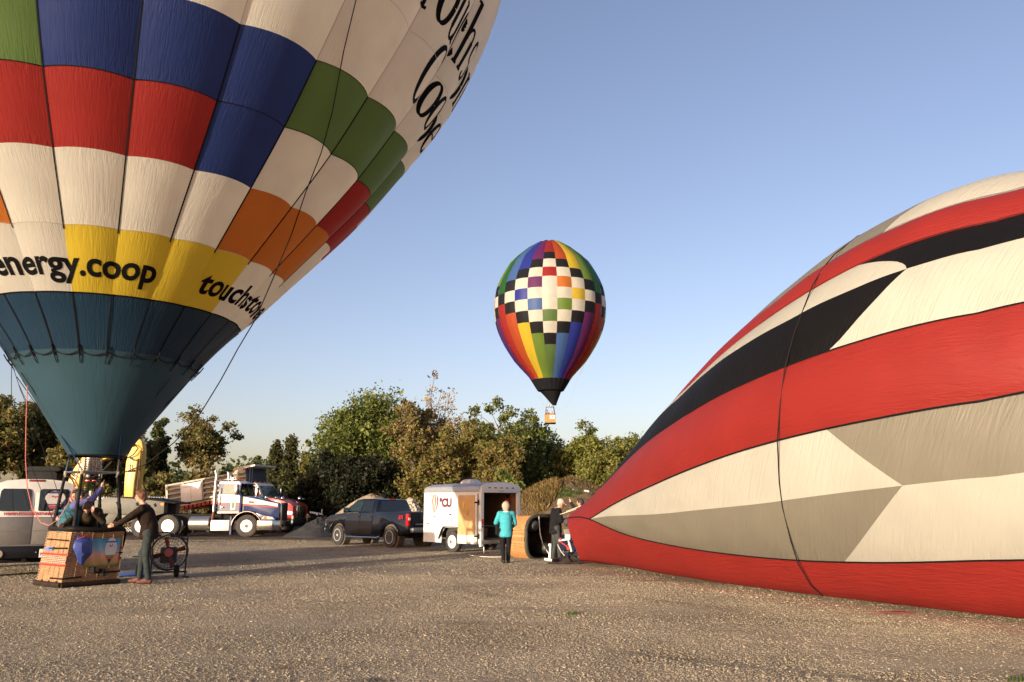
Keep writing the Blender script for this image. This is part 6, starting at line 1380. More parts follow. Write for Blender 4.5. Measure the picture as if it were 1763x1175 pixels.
# person bent over inside the basket, one hand at the head
bz = .10
bp2 = BL + bk(.12, .10, 0); 
J = stand(1.70); J.update(pelvis=(0, -.18, .94), chest=(0, .06, 1.20), neck=(0, .20, 1.32), head=(0, .30, 1.38), shL=(-.19, .12, 1.29), shR=(.19, .12, 1.27), elL=(-.30, .30, 1.10), elR=(.30, .30, 1.10), wrL=(-.12, .40, 1.28), wrR=(.36, .42, 1.03), hdL=(.3, -.1, .9), hdR=(.5, .5, .0), curlL=.9,
         knL=(-.10, -.06, .52), knR=(.10, -.06, .52), anL=(-.11, -.12, .10), anR=(.11, -.12, .10), toeL=(-.12, .05, .045), toeR=(.12, .05, .045))
figure('person', 'person in a dark hooded jacket bowed forward in the basket, hand on forehead', (bp2.x, bp2.y, bz), R_(180) + R_(22), J, dict(jacket=cloth('dark_brown_jacket', (.040, .028, .016)), trousers=BLACKJ, shoes=SHOEB, hair=mat('chestnut_hair', (.055, .03, .014), .55, var=.4, vscale=30, bump=.8, bscale=90)), hair='long', lean_head=(-1.0, .1, 0), hem=.05)
# person in blue sleeves and teal vest reaching up to the burner
bp3 = BL + bk(-.50, -.05, 0)
J = stand(1.74); J.update(chest=(0, .05, 1.29), shR=(.19, .10, 1.43), elR=(.22, .36, 1.52), wrR=(.16, .50, 1.76), hdR=(.0, .3, 1), shL=(-.18, .06, 1.41), elL=(-.24, .22, 1.22), wrL=(-.16, .42, 1.30), head=(-.02, .17, 1.60), neck=(0, .09, 1.46))
TEALV = cloth('teal_vest', (.045, .13, .165)); BLUES = cloth('violet_blue_sleeve', (.10, .10, .24))
def vest(t, V, hp):
    c = MB(); cap(c, V['pelvis'] + Vector((0, 0, .0)), V['pelvis'] + Vector((0, 0, .12)), .20, .185, 16); cap(c, V['pelvis'] + Vector((0, 0, .1)), V['chest'], .185, .19, 16); cap(c, V['chest'], V['neck'] - Vector((0, 0, .06)), .17, .09, 16)
    for z in (.02, .13, .24, .34): c.ring(V['pelvis'] + Vector((0, 0, z)), (0, 0, 1), .178, .028, 20, 6)
    fuse('vest', c, TEALV, t, .014, 4)
    MB().tube([hp(-.02, .12, .06), hp(.0, .16, .02), hp(.02, .15, .1)], .03, 6).build('paper', WHITEP, t)
figure('person', 'person in a teal quilted vest and violet sleeves with one arm raised to the burner', (bp3.x, bp3.y, bz), R_(-62), J, dict(jacket=BLUES, trousers=BLACKJ, shoes=SHOEB, hair=HAIRD), hair='short', extras=vest)
# another person half hidden at the back of the basket
bp4 = BL + bk(-.10, -.50, 0)
J = stand(1.72); J.update(elL=(-.30, .12, 1.30), wrL=(-.16, .24, 1.46), elR=(.30, .1, 1.18), wrR=(.16, .28, 1.16))
figure('person', 'person in a navy and light blue jacket mostly hidden at the back of the basket', (bp4.x, bp4.y, bz), R_(170), J, dict(jacket=cloth('navy_jacket', (.018, .022, .09)), trousers=BLACKJ, shoes=SHOEB, hair=HAIRD), hair='short', collar=cloth('light_blue_collar', (.14, .26, .36)))
# woman in turquoise
J = stand(1.62); J.update(elL=(-.27, .05, 1.06), wrL=(-.16, .24, .98), elR=(.26, .05, 1.04), wrR=(.20, .24, .94), hdL=(.4, 1, 0), hdR=(-.2, 1, .0), knL=(-.09, .02, .47), anL=(-.08, -.10, .10), toeL=(-.085, .08, .045), knR=(.08, .06, .47), anR=(.07, .07, .09), toeR=(.075, .24, .045))
def bagx(t, V, hp):
    MB().loft([[Vector((-.24 + .05 * math.cos(a), .05 + .10 * math.sin(a), z)) for a in np.linspace(0, 2 * math.pi, 11)[:-1]] for z in (.74, .80, .98, 1.02)]).build('handbag', BLACK, t, .01, True)
    for s_ in 'LR': MB().cyl(V['an' + s_] - Vector((0, 0, .01)), V['an' + s_] + Vector((0, 0, .02)), .048, n=10).build('white_sock', WHITEP, t)
figure('person', 'woman in a turquoise jacket and black trousers standing with her back to us', tuple(gnd(871, 970)), R_(8), J, dict(jacket=cloth('turquoise_jacket', (.055, .34, .40)), trousers=BLACKJ, shoes=SHOEB, hair=HAIRG), hair='bob', hem=.17, collar=cloth('cream_collar', (.62, .56, .50)), extras=bagx, lean_head=(-.05, 0, -.2))
# man in a black jacket looking down
J = stand(1.72); J.update(chest=(0, .03, 1.28), neck=(0, .08, 1.44), head=(0, .17, 1.57), shL=(-.18, .03, 1.38), shR=(.18, .03, 1.38), elL=(-.23, .06, 1.08), elR=(.23, .08, 1.10), wrL=(-.12, .30, 1.12), wrR=(.12, .32, 1.14), hdL=(.2, 1, .1), hdR=(-.2, 1, .1), knL=(-.10, .02, .5), anL=(-.10, -.05, .1), toeL=(-.11, .12, .045), knR=(.10, .06, .5), anR=(.11, .08, .1), toeR=(.12, .25, .045))
figure('person', 'man in a black jacket and pale pink cap bending his head over his hands', tuple(gnd(957, 968)), R_(-72), J, dict(jacket=BLACKJ, trousers=cloth('grey_jeans', (.05, .055, .055)), shoes=mat('brown_shoe', (.06, .035, .02), .6), hair=HAIRG), hat=mat('pink_cap', (.62, .40, .36), .7), hem=.16, collar=WHITEP, lean_head=(-.45, 0, 0))
# crew member behind the mouth of the lying balloon, arm raised
J = stand(1.72); J.update(elL=(-.28, .12, 1.42), wrL=(-.22, .26, 1.60), hdL=(0, .3, 1), elR=(.28, .1, 1.2), wrR=(.2, .3, 1.2))
figure('person', 'dark haired person behind the mouth of the red balloon holding a line', tuple(at(1002, 969, 24.2)[:2]) + (0.0,), R_(75), J, dict(jacket=cloth('olive_black_jacket', (.02, .018, .014)), trousers=BLACKJ, shoes=SHOEB, hair=HAIRD), hair='short')
# someone crouching by the burner in navy
J = stand(1.66); J.update(pelvis=(0, 0, .42), chest=(0, .18, .68), neck=(0, .28, .82), head=(0, .38, .92), hipL=(-.1, 0, .4), hipR=(.1, 0, .4), knL=(-.14, .36, .48), knR=(.14, .36, .48), anL=(-.13, .02, .1), anR=(.13, .02, .1), toeL=(-.14, .2, .045), toeR=(.14, .2, .045), shL=(-.18, .22, .76), shR=(.18, .22, .76), elL=(-.26, .42, .62), elR=(.26, .42, .62), wrL=(-.12, .58, .60), wrR=(.12, .58, .60))
figure('person', 'person crouching in navy clothes beside the burner frame, behind the man in black', tuple(at(974, 966, 22.9)[:2]) + (0.0,), R_(-100), J, dict(jacket=cloth('crouch_navy', (.014, .018, .035)), trousers=cloth('crouch_navy2', (.014, .02, .045)), shoes=SHOEB, hair=HAIRD), hair='short', lean_head=(-.4, 0, 0))
# two people in the flying basket
for i, (dx, dy, lab, jc, hc, zz) in enumerate(((-.42, -.25, 'person in a grey and white jacket at the left of the flying basket', cloth('grey_white', (.30, .28, .27)), HAIRB, .16), (.30, -.05, 'person in an amber jacket at the right of the flying basket', cloth('amber_jacket', (.60, .28, .08)), HAIRG, .02))):
    J = stand(1.75); J.update(elL=(-.28, .10, 1.2), wrL=(-.2, .3, 1.28), elR=(.28, .1, 1.2), wrR=(.2, .3, 1.28))
    figure('person', lab, (FLOC[0] - .12 + dx, FLOC[1] + dy, FLOC[2] + zz + .1), R_(170), J, dict(jacket=jc, trousers=BLACKJ, shoes=SHOEB, hair=hc), hair='short')

# ------------------------------------------------------------------ inflation fan and strap by the basket
FB_ = mat('fan_black', (.016, .016, .017), .45)
fl = gnd(290, 994)
fan = thing('inflation_fan', 'black caged fan with red blades and a pink hub on a wheeled frame', 'fan', fl, R_(18))
# local x right, y away, faces -y
mb = MB(); C0 = Vector((-.02, -.02, .52)); RF = .37
for y in (-.14, .14): mb.ring(C0 + Vector((0, y, 0)), (0, 1, 0), RF, .014, 32, 6)
for rr in (.10, .17, .24, .31): mb.ring(C0 + Vector((0, -.17 + rr * .08, 0)), (0, 1, 0), rr, .004, 28, 4)
for k in range(28):
    a = 2 * math.pi * k / 28; mb.tube([C0 + Vector((.05 * math.cos(a), -.18, .05 * math.sin(a))), C0 + Vector((RF * math.cos(a), -.14, RF * math.sin(a)))], .0035, 4)
    mb.tube([C0 + Vector((RF * math.cos(a), -.14, RF * math.sin(a))), C0 + Vector((RF * math.cos(a), .14, RF * math.sin(a)))], .0035, 4)
mb.build('cage', FB_, fan)
mb = MB()
for k in range(4):
    a = 2 * math.pi * k / 4 + .3; u = Vector((math.cos(a), 0, math.sin(a))); v = Vector((-math.sin(a), 0, math.cos(a)))
    mb.slab([C0 + u * .06 - v * .03 + Vector((0, -.03, 0)), C0 + u * .33 - v * .06 + Vector((0, -.05, 0)), C0 + u * .34 + v * .04 + Vector((0, .03, 0)), C0 + u * .06 + v * .03 + Vector((0, .03, 0))], (0, 1, 0), .012)
mb.build('blades', mat('fan_red', (.17, .016, .014), .5), fan)
MB().lathe(C0 + Vector((0, -.19, 0)), (0, 1, 0), [(.01, 0), (.085, .005), (.09, .03)], 20).build('hub', mat('fan_pink', (.36, .08, .09), .5), fan, smooth=True)
mb = MB()
for x in (-.36, .33):
    mb.tube([(x, -.05, .04), (x, -.05, .55), (x, .0, .92)], .018, 6); mb.tube([(x - .02, -.3, .03), (x, -.05, .05), (x, .35, .05)], .018, 6)
mb.tube([(-.36, 0, .92), (-.1, -.02, .95), (.33, 0, .78)], .016, 6); mb.tube([(-.36, 0, .45), (-.75, .05, .44)], .016, 6); mb.tube([(-.4, .1, .10), (.36, .1, .10)], .02, 6); mb.tube([(-.36, -.28, .03), (-.55, -.1, .06)], .016, 6); mb.tube([(.33, -.28, .03), (.42, -.34, .02)], .02, 6)
mb.build('stand', FB_, fan)
MB().box((-.05, .28, .45), (.34, .26, .34)).build('engine', mat('engine_grey', (.07, .065, .06), .5, .3), fan, .03)
for x, y, r in ((-.62, .05, .14), (.16, -.12, .13)):
    o = MB(); o.lathe((x - .04, y, r), (1, .3, 0), [(.02, 0), (r, .01), (r, .07), (.02, .08)], 18); o.build('wheel', BLACK, fan, smooth=True)
tp = tag(MB().slab([tuple(gnd(205, 995)), tuple(gnd(262, 990)), tuple(gnd(262, 984)), tuple(gnd(205, 988))], (0, 0, 1), .03).build('blue_tarpaulin', mat('blue_tarp', (.035, .085, .30), .5, var=.3, bump=.5, bscale=9), None, .01), 'folded blue tarpaulin lying on the gravel behind the person in brown', 'tarpaulin')
# ------------------------------------------------------------------ trees
LB = 1.8
LEAF = leafmat('leaves'); BARK = mat('bark', (.13, .095, .065), .9, var=.4, vscale=5, bump=.6, bscale=20)
def leaf_quads(C, size, rg, cols, flat=.35):
    """one folded-looking leaf clump quad per centre"""
    n = len(C); N = rg.normal(size=(n, 3)); N[:, 2] += flat; N /= np.linalg.norm(N, axis=1)[:, None]
    U = np.cross(N, rg.normal(size=(n, 3))); U /= np.linalg.norm(U, axis=1)[:, None] + 1e-9; W = np.cross(N, U)
    s = size * np.clip(rg.lognormal(-.05, .38, n), .35, 2.0)[:, None]
    V = np.stack([C - U * s * .5, C - W * s * .32 + U * s * .05, C + U * s * .55, C + W * s * .36 - U * s * .04], 1).reshape(-1, 3)
    F_ = np.arange(n * 4).reshape(-1, 4)
    cc = np.asarray(cols)[rg.integers(0, len(cols), n)] * rg.uniform(.7, 1.35, (n, 1)) * LB
    return V, F_, np.repeat(np.concatenate([cc, np.ones((n, 1))], 1), 4, 0)
def crown_points(rg, n, rx, ry, rz, lump=.35, low=-.7, power=.42):
    P = []
    ph = rg.uniform(0, 6.28, 6)
    while len(P) < n:
        d = rg.normal(size=3); d /= np.linalg.norm(d)
        if d[2] < low: continue
        lf = 1 + lump * (math.sin(3 * math.atan2(d[1], d[0]) + ph[0]) * .5 + math.sin(5 * d[2] + ph[1]) * .4 + math.sin(4 * d[0] + 3 * d[1] + ph[2]) * .5 + rg.normal() * .18)
        r = rg.random() ** power * lf
        P.append((d[0] * rx * r, d[1] * ry * r, d[2] * rz * r))
    return np.array(P)
def trunk_and_limbs(rg, h0, crown, tips, r0, bend=.25, nl=9, twig=.022):
    mb = MB(); top = crown + Vector((rg.normal() * bend, rg.normal() * bend, 0))
    pts = [Vector((0, 0, -.2)), Vector((rg.normal() * .1, rg.normal() * .1, h0 * .5)), top.lerp(Vector((0, 0, h0)), .6), top]
    mb.tube(pts, [r0 * 1.25, r0, r0 * .75, r0 * .3], 8)
    order = rg.permutation(len(tips))[:nl]; mains = []
    for i in order:
        t_ = Vector(tips[i]); a = pts[1].lerp(pts[3], rg.uniform(.25, .9)); m_ = a.lerp(t_, .5) + Vector((0, 0, rg.uniform(-.1, .5)))
        mb.tube([a, m_, t_], [r0 * .42, r0 * .26, twig], 6); mains += [a.lerp(m_, .6), m_, m_.lerp(t_, .5)]
    for i in range(len(tips)):
        if i in order: continue
        t_ = Vector(tips[i]); b = min(mains, key=lambda q: (q - t_).length + rg.random() * .8)
        mb.tube([b, b.lerp(t_, .5) + Vector((rg.normal() * .15, rg.normal() * .15, .12)), t_], [r0 * .16, r0 * .10, twig * .7], 4, False)
    return mb
SEED = [11]
def tree(name, label, px, pbase, ptop, Y, wpx, cols, n=90, per=80, leaf=.30, r0=.28, h0f=.30, clump=.95, lump=.35, low=-.6, power=.42, group=None, squash=.75, nl=9, dens=1.0, lean=0.0, dark=None):
    SEED[0] += 1; rg = np.random.default_rng(SEED[0])
    g = at(px, 900, Y); base = Vector((g.x, Y, 0)); H_ = at(px, ptop, Y).z; half = (at(px + wpx / 2, 800, Y).x - g.x)
    t = thing(name, label, 'tree', base, 0, group)
    zc = H_ * (h0f + 1) / 2; rz = H_ * (1 - h0f) / 2 * .93
    P = crown_points(rg, n, half * .86, half * .8, rz, lump, low, power) + np.array([lean, 0, zc])
    P = P[P[:, 2] > .3]
    P2 = np.repeat(P, 3, 0); P2 = P2 + rg.normal(size=P2.shape) * half * .10; P2[:, 2] = np.maximum(P2[:, 2], .3)
    mb = trunk_and_limbs(rg, H_ * h0f, Vector((lean * .7, 0, zc + rz * .35)), P, r0, nl=nl)
    mb.build('trunk', BARK, t)
    cl = clump * half * .26
    P = np.concatenate([P, P2]); m_ = max(4, int(per * dens * .72)); leaf *= .68; clump *= .95; C = np.repeat(P, m_, 0); k = rg.normal(size=C.shape); k *= (np.abs(rg.normal(size=(len(C), 1))) * .35 + .55) / (np.linalg.norm(k, axis=1)[:, None] + 1e-9)
    rs = np.repeat(rg.uniform(.6, 1.45, len(P)), m_)[:, None]
    C = C + k * cl * rs * np.array([1, 1, squash]); C[:, 2] = np.maximum(C[:, 2], .25)
    V, F_, c = leaf_quads(C, leaf, rg, cols)
    # every branch has its own hue
    hue = np.repeat(np.repeat(rg.uniform(.75, 1.25, len(P)), m_), 4)[:, None]; c[:, :3] *= hue
    mobj('crown', np_mesh('crown', V, F_, None, {'tint': ('FLOAT_COLOR', c)}), LEAF, t)
    return t
def conifer(label, px, ptop, Y, wpx, cols, n=130, per=70, group=None):
    SEED[0] += 1; rg = np.random.default_rng(SEED[0])
    g = at(px, 900, Y); H_ = at(px, ptop, Y).z; half = at(px + wpx / 2, 800, Y).x - g.x
    t = thing('conifer', label, 'tree', (g.x, Y, 0), 0, group)
    u = rg.random(n) ** .8; z = .3 + u * (H_ - .5); rr = half * (1 - u) ** .75 * rg.uniform(.55, 1.08, n) + .12; a = rg.uniform(0, 6.28, n)
    P = np.stack([rr * np.cos(a), rr * np.sin(a), z - .12 * rr], -1)
    mb = MB(); mb.tube([(0, 0, -.2), (0, 0, H_ * .5), (0, 0, H_ - .1)], [.2, .12, .02], 7)
    for p in P[::2]: mb.tube([(0, 0, p[2] + .1), (p[0] * .6, p[1] * .6, p[2] + .06), tuple(p)], [.03, .02, .008], 4, False)
    mb.build('trunk', BARK, t)
    C = np.repeat(P, per, 0); f = rg.random(len(C)) ** .6; C = C * np.stack([f, f, np.ones_like(f)], -1) + rg.normal(size=C.shape) * np.array([.16, .16, .20]) * (half / 2.0 + .3)
    C = np.concatenate([C, np.stack([rg.normal(0, .06, 60), rg.normal(0, .06, 60), H_ - rg.random(60) * .9], -1)])
    V, F_, c = leaf_quads(C, .17, rg, cols, .0); mobj('crown', np_mesh('crown', V, F_, None, {'tint': ('FLOAT_COLOR', c)}), LEAF, t)
def bush(label, px, ptop, Y, wpx, cols, n=36, per=90, leaf=.22, cat='bush', group=None, low=-.2):
    SEED[0] += 1; rg = np.random.default_rng(SEED[0])
    g = at(px, 900, Y); H_ = at(px, ptop, Y).z; half = at(px + wpx / 2, 800, Y).x - g.x
    t = thing('bush', label, cat, (g.x, Y, 0), 0, group)
    P = crown_points(rg, n, half * .9, half * .7, H_ * .62, .3, low, .5) + np.array([0, 0, H_ * .36]); P = P[P[:, 2] > .1]
    mb = MB()
    for p in P: mb.tube([(p[0] * .15, p[1] * .15, -.1), (p[0] * .5, p[1] * .5, p[2] * .6), tuple(p)], [.04, .025, .01], 4, False)
    mb.build('trunk', BARK, t)
    C = np.repeat(P, per, 0) + rg.normal(size=(len(P) * per, 3)) * np.array([1, 1, .8]) * half * .17; C[:, 2] = np.maximum(C[:, 2], .1)
    V, F_, c = leaf_quads(C, leaf, rg, cols); c[:, :3] *= np.repeat(np.repeat(rg.uniform(.7, 1.3, len(P)), per), 4)[:, None]
    mobj('crown', np_mesh('crown', V, F_, None, {'tint': ('FLOAT_COLOR', c)}), LEAF, t)
A_ = lambda *c: [np.array(x) for x in c]
OAK = A_((.085, .080, .024), (.075, .078, .022), (.105, .075, .025), (.055, .062, .018), (.12, .085, .03))
GREEN = A_((.078, .092, .020), (.066, .082, .019), (.090, .098, .024), (.050, .062, .017))
BROWN = A_((.125, .085, .034), (.105, .072, .028), (.09, .072, .026), (.14, .098, .046))
RUST = A_((.130, .088, .028), (.112, .080, .026), (.092, .078, .024), (.148, .096, .036), (.070, .066, .020))
DKG = A_((.035, .048, .016), (.042, .055, .017), (.028, .040, .014))
OLIVE = A_((.12, .115, .026), (.105, .105, .024), (.135, .115, .03), (.08, .09, .02))
CON = A_((.032, .036, .013), (.040, .042, .015), (.050, .044, .016)); SHADE_BLK = A_((.010, .012, .006), (.014, .016, .007), (.022, .021, .009))  # second list: near-black leaves, shade under the great tree put into the colour
G1 = 'trees along the far edge of the yard'
# far left, behind the van and the burner
tree('oak_tree', 'broad dark oak at the far left behind the van', -30, 880, 684, 58, 150, OAK, 110, 80, .32, .35, .22, group=G1)
tree('oak_tree', 'tall brownish oak left of the teal scoop', 58, 880, 690, 62, 130, OAK, 110, 80, .32, .34, .18, group=G1)
tree('oak_tree', 'rusty tinged oak just behind the scoop and burner', 125, 880, 722, 57, 110, OAK[2:] + OAK[:2], 90, 80, .30, .3, .12, group=G1)
tree('oak_tree', 'dark oak hidden in part by the narrow end of the scoop', 205, 880, 738, 60, 120, OAK, 90, 75, .30, .3, .14, group=G1)
tree('dark_tree', 'small dark tree right of the digger arm', 262, 880, 726, 63, 62, DKG + OAK[:1], 60, 80, .28, .22, .2, group=G1)
tree('oak_tree', 'open crowned oak with sky showing through, right of the digger arm', 340, 880, 712, 64, 112, OAK, 74, 66, .28, .30, .34, .8, lump=.45, low=-.35, power=.5, group=G1, nl=14)
for i, (px, pt, wp, c, l) in enumerate(((150, 815, 90, OAK, 'bush behind the burner poles'), (262, 806, 90, OAK, 'brown bush behind the man in the brown jacket'), (335, 795, 100, OAK[2:], 'rust brown bush under the open crowned oak'), (395, 812, 80, DKG + OAK[:2], 'dark bush right of the open crowned oak'), (30, 830, 110, DKG, 'dark bush behind the van roof'))):
    bush(l, px, pt, 55 + 2 * (i % 2), wp, c, group='bushes under the trees')
# low wood far away
rg = np.random.default_rng(77); C = np.stack([rg.uniform(-75, 40, 26000), rg.uniform(150, 175, 26000), np.zeros(26000)], -1)
C[:, 2] = rg.random(26000) ** .7 * (8.2 + 1.6 * np.sin(C[:, 0] * .23) + 1.2 * np.sin(C[:, 0] * .61 + 1))
V, F_, c = leaf_quads(C, .9, rg, DKG + GREEN[:1]); o = mobj('far_wood', np_mesh('far_wood', V, F_, None, {'tint': ('FLOAT_COLOR', c)}), LEAF); tag(o, 'low line of far woods on the horizon', 'wood', kind='stuff')
# middle group
tree('green_tree', 'low bushy tree at the left foot of the conifers', 437, 880, 790, 58, 44, DKG + OAK[:2], 50, 80, .24, .15, .05, group=G1)
conifer('left of two pointed conifers behind the red truck', 470, 757, 58, 62, CON, group='pointed conifers')
conifer('taller right one of two pointed conifers behind the red truck', 494, 750, 56, 60, CON, group='pointed conifers')
tree('yellowing_tree', 'thin yellowing tree between the conifers and the great green tree', 521, 880, 762, 64, 46, BROWN[:2] + OLIVE, 40, 60, .24, .14, .25, .8, group=G1)
for lab_, px, pt, Y, wp in (('bushy evergreen, shade in its dark leaf colour, right of the pointed conifers', 548, 790, 54, 84), ('wide evergreen, shade in its dark leaf colour, behind the tan gravel heap', 604, 782, 53, 110), ('evergreen, shade in its dark leaf colour, right of the tan gravel heap', 660, 790, 54, 92)):
    tree('shade_dark_evergreen', lab_, px, 880, pt, Y, wp, SHADE_BLK, 110, 90, .24, .2, .02, lump=.22, low=-.9, group='dark evergreens under the green tree')
tree('great_green_tree', 'great spreading green tree, tallest in the middle', 632, 880, 688, 62, 196, GREEN, 210, 92, .30, .42, .14, .85, lump=.28, low=-.6, group=G1, nl=16)
tree('brown_tree', 'brown leaved tree overlapping the right of the great green tree', 706, 880, 684, 58, 84, BROWN + OLIVE[:1] + OAK[:1], 84, 62, .26, .26, .22, .8, lump=.4, power=.5, group=G1, nl=14)
tree('sparse_tree', 'nearly bare tree with thin pale foliage against the sky', 756, 880, 674, 60, 108, BROWN[:1] + A_((.22, .17, .10), (.20, .14, .08)), 100, 13, .24, .20, .26, .7, lump=.5, low=-.1, power=.6, group=G1, nl=22)
tree('rust_tree', 'rust orange tree behind the white trailer', 735, 880, 770, 54, 110, RUST + OLIVE[:2], 90, 85, .24, .22, .08, .9, lump=.35, group=G1)
tree('rust_tree', 'tall rust and green tree above the trailer roof', 800, 880, 724, 57, 110, RUST + OLIVE[:2] + GREEN[:1], 100, 80, .26, .24, .12, .9, lump=.4, group=G1)
tree('green_tree', 'green tree with spiky top shoots behind the rust trees', 838, 880, 708, 62, 90, OLIVE + GREEN, 90, 70, .26, .24, .2, .8, lump=.5, group=G1)
tree('rust_tree', 'rust brown tree right of centre above the trailer', 858, 880, 752, 54, 84, RUST[1:] + OLIVE[:1], 80, 80, .24, .2, .1, .9, group=G1)
tree('dark_tree', 'dark green tree right of the rust trees', 900, 880, 722, 58, 94, GREEN[2:] + DKG + OLIVE[:1], 110, 90, .25, .25, .1, .9, lump=.38, group=G1)
bush('green leafy bush low behind the right side of the trailer', 868, 812, 50, 70, GREEN + OLIVE[:1], group='bushes under the trees')
tree('dark_tree', 'black green tree in the gap under the flying basket', 952, 880, 768, 64, 96, DKG, 100, 90, .26, .25, .04, group=G1)
tree('olive_tree', 'olive tree behind the earth mound, left of two', 1000, 880, 745, 60, 84, OLIVE + GREEN[:1], 100, 85, .25, .24, .1, group=G1)
tree('dark_tree', 'dark topped tree peeping over the olive trees', 1022, 880, 743, 66, 40, DKG + GREEN[:1], 50, 80, .26, .2, .2, group=G1)
tree('olive_tree', 'olive tree behind the earth mound, right of two', 1046, 880, 757, 57, 90, OLIVE, 100, 85, .24, .24, .08, group=G1)
tree('olive_tree', 'yellow green tree beside the edge of the red balloon', 1096, 880, 743, 62, 90, OLIVE + GREEN[:1], 90, 80, .26, .24, .1, group=G1)
tree('dark_tree', 'small dark tree between the olive trees', 1062, 880, 762, 68, 40, DKG + GREEN[:1], 50, 75, .26, .2, .2, group=G1)
# ------------------------------------------------------------------ heaps, mound, fence
def heap(name, label, cat, px, ptop, Y, wpx, m_, rx=1.0, rough=.04, seed=1, power=1.0, kind=None, skew=0.0):
    rg = np.random.default_rng(seed); g = at(px, 900, Y); H_ = at(px, ptop, Y).z; half = at(px + wpx / 2, 800, Y).x - g.x
    nr, na = 26, 64; V = []
    ph = rg.uniform(0, 6.28, 6)
    for i in range(nr):
        f = i / (nr - 1)
        for j in range(na):
            a = 2 * math.pi * j / na; lump = 1 + .10 * math.sin(2 * a + ph[0]) + .06 * math.sin(5 * a + ph[1])
            z = H_ * (max(0, 1 - f) ** power) * (1 - .08 * math.exp(-(f * 9) ** 2)) + rg.normal() * rough * (1 - f) * .8 + rough * 1.5 * math.sin(a * 7 + f * 9 + ph[2]) * f * (1 - f)
            V.append((half * f * lump * math.cos(a) + skew * (1 - f), half * rx * f * lump * math.sin(a), z if f < 1 else -.05))
    F_ = [(i * na + j, (i + 1) * na + j, (i + 1) * na + (j + 1) % na, i * na + (j + 1) % na) for i in range(nr - 1) for j in range(na)]
    o = mobj(name, np_mesh(name, V, F_), m_, None, True); o.location = (g.x, Y, 0)
    return tag(o, label, cat, kind=kind), H_, half
def heapmat(n, c, sc=30, var=.3, b=1.0): return mat(n, c, .95, var=var, vscale=3.5, bump=b, bscale=sc, spec=.2)
heap('gravel_heap', 'pointed tan gravel heap behind the pickup', 'gravel heap', 638, 845, 46, 196, heapmat('tan_gravel', (.40, .30, .19)), 1.0, .03, 3, .92)
heap('gravel_heap', 'grey gravel heap, shade put into its dark colour, between red truck and pickup', 'gravel heap', 556, 888, 42.5, 130, heapmat('shade_grey_gravel', (.042, .041, .043)), 1, .07, 4)  # darkened and set forward to stand for shade on the tan heap's foot
heap('gravel_heap', 'tall grey gravel heap behind the red truck cab', 'gravel heap', 478, 838, 53, 130, heapmat('shade_grey_gravel2', (.13, .125, .12)), 1, .03, 5)
rh, Hh, hf = heap('rock_heap', 'heap of pale broken rock behind the pickup tailgate', 'rock heap', 706, 860, 47, 92, heapmat('rock_fill', (.22, .20, .17)), 1, .05, 6, .8)
ROCK = mat('pale_rock', (.38, .33, .27), .9, var=.3, vscale=2)
rg = np.random.default_rng(8)
for k in range(110):
    a = rg.uniform(math.pi * .95, math.pi * 2.05) ; f = rg.random() ** .8 * .9; s_ = rg.uniform(.10, .24)
    mb = MB(); mb.ball((0, 0, 0), (s_, s_ * rg.uniform(.6, 1), s_ * rg.uniform(.5, .9)), 6, 4)
    for v in mb.bm.verts: v.co *= 1 + rg.uniform(-.25, .25)
    mb.build('rock', ROCK, rh, loc=(hf * f * math.cos(a), hf * f * math.sin(a), Hh * (1 - f) ** .8 + .05))
# earth mound with dry grass
def mound_mat():
    m, t, out = newmat('earth_mound'); b = NN(t, 'ShaderNodeBsdfPrincipled', Roughness=.95); tc = NN(t, 'ShaderNodeTexCoord')
    n1 = NN(t, 'ShaderNodeTexNoise', Scale=.8, Detail=7.0, Roughness=.65); t.links.new(tc.outputs['Object'], n1.inputs['Vector'])
    cr = NN(t, 'ShaderNodeValToRGB'); e = cr.color_ramp.elements; e[0].position = .33; e[0].color = (.075, .045, .024, 1); e[1].position = .68; e[1].color = (.19, .125, .058, 1); t.links.new(n1.outputs['Fac'], cr.inputs[0])
    n2 = NN(t, 'ShaderNodeTexNoise', Scale=7.0, Detail=6.0, Roughness=.7); t.links.new(tc.outputs['Object'], n2.inputs['Vector'])
    bp = NN(t, 'ShaderNodeBump', Strength=.9); bp.inputs['Distance'].default_value = .18; t.links.new(n2.outputs['Fac'], bp.inputs['Height'])
    t.links.new(cr.outputs[0], b.inputs['Base Color']); t.links.new(bp.outputs[0], b.inputs['Normal']); t.links.new(b.outputs[0], out.inputs[0]); return m
md, MH, MHF = heap('earth_mound', 'brown earth mound with dry grass and a green patch, right of the trailer', 'mound', 985, 819, 44, 270, mound_mat(), .8, .10, 9, .50, 'structure')
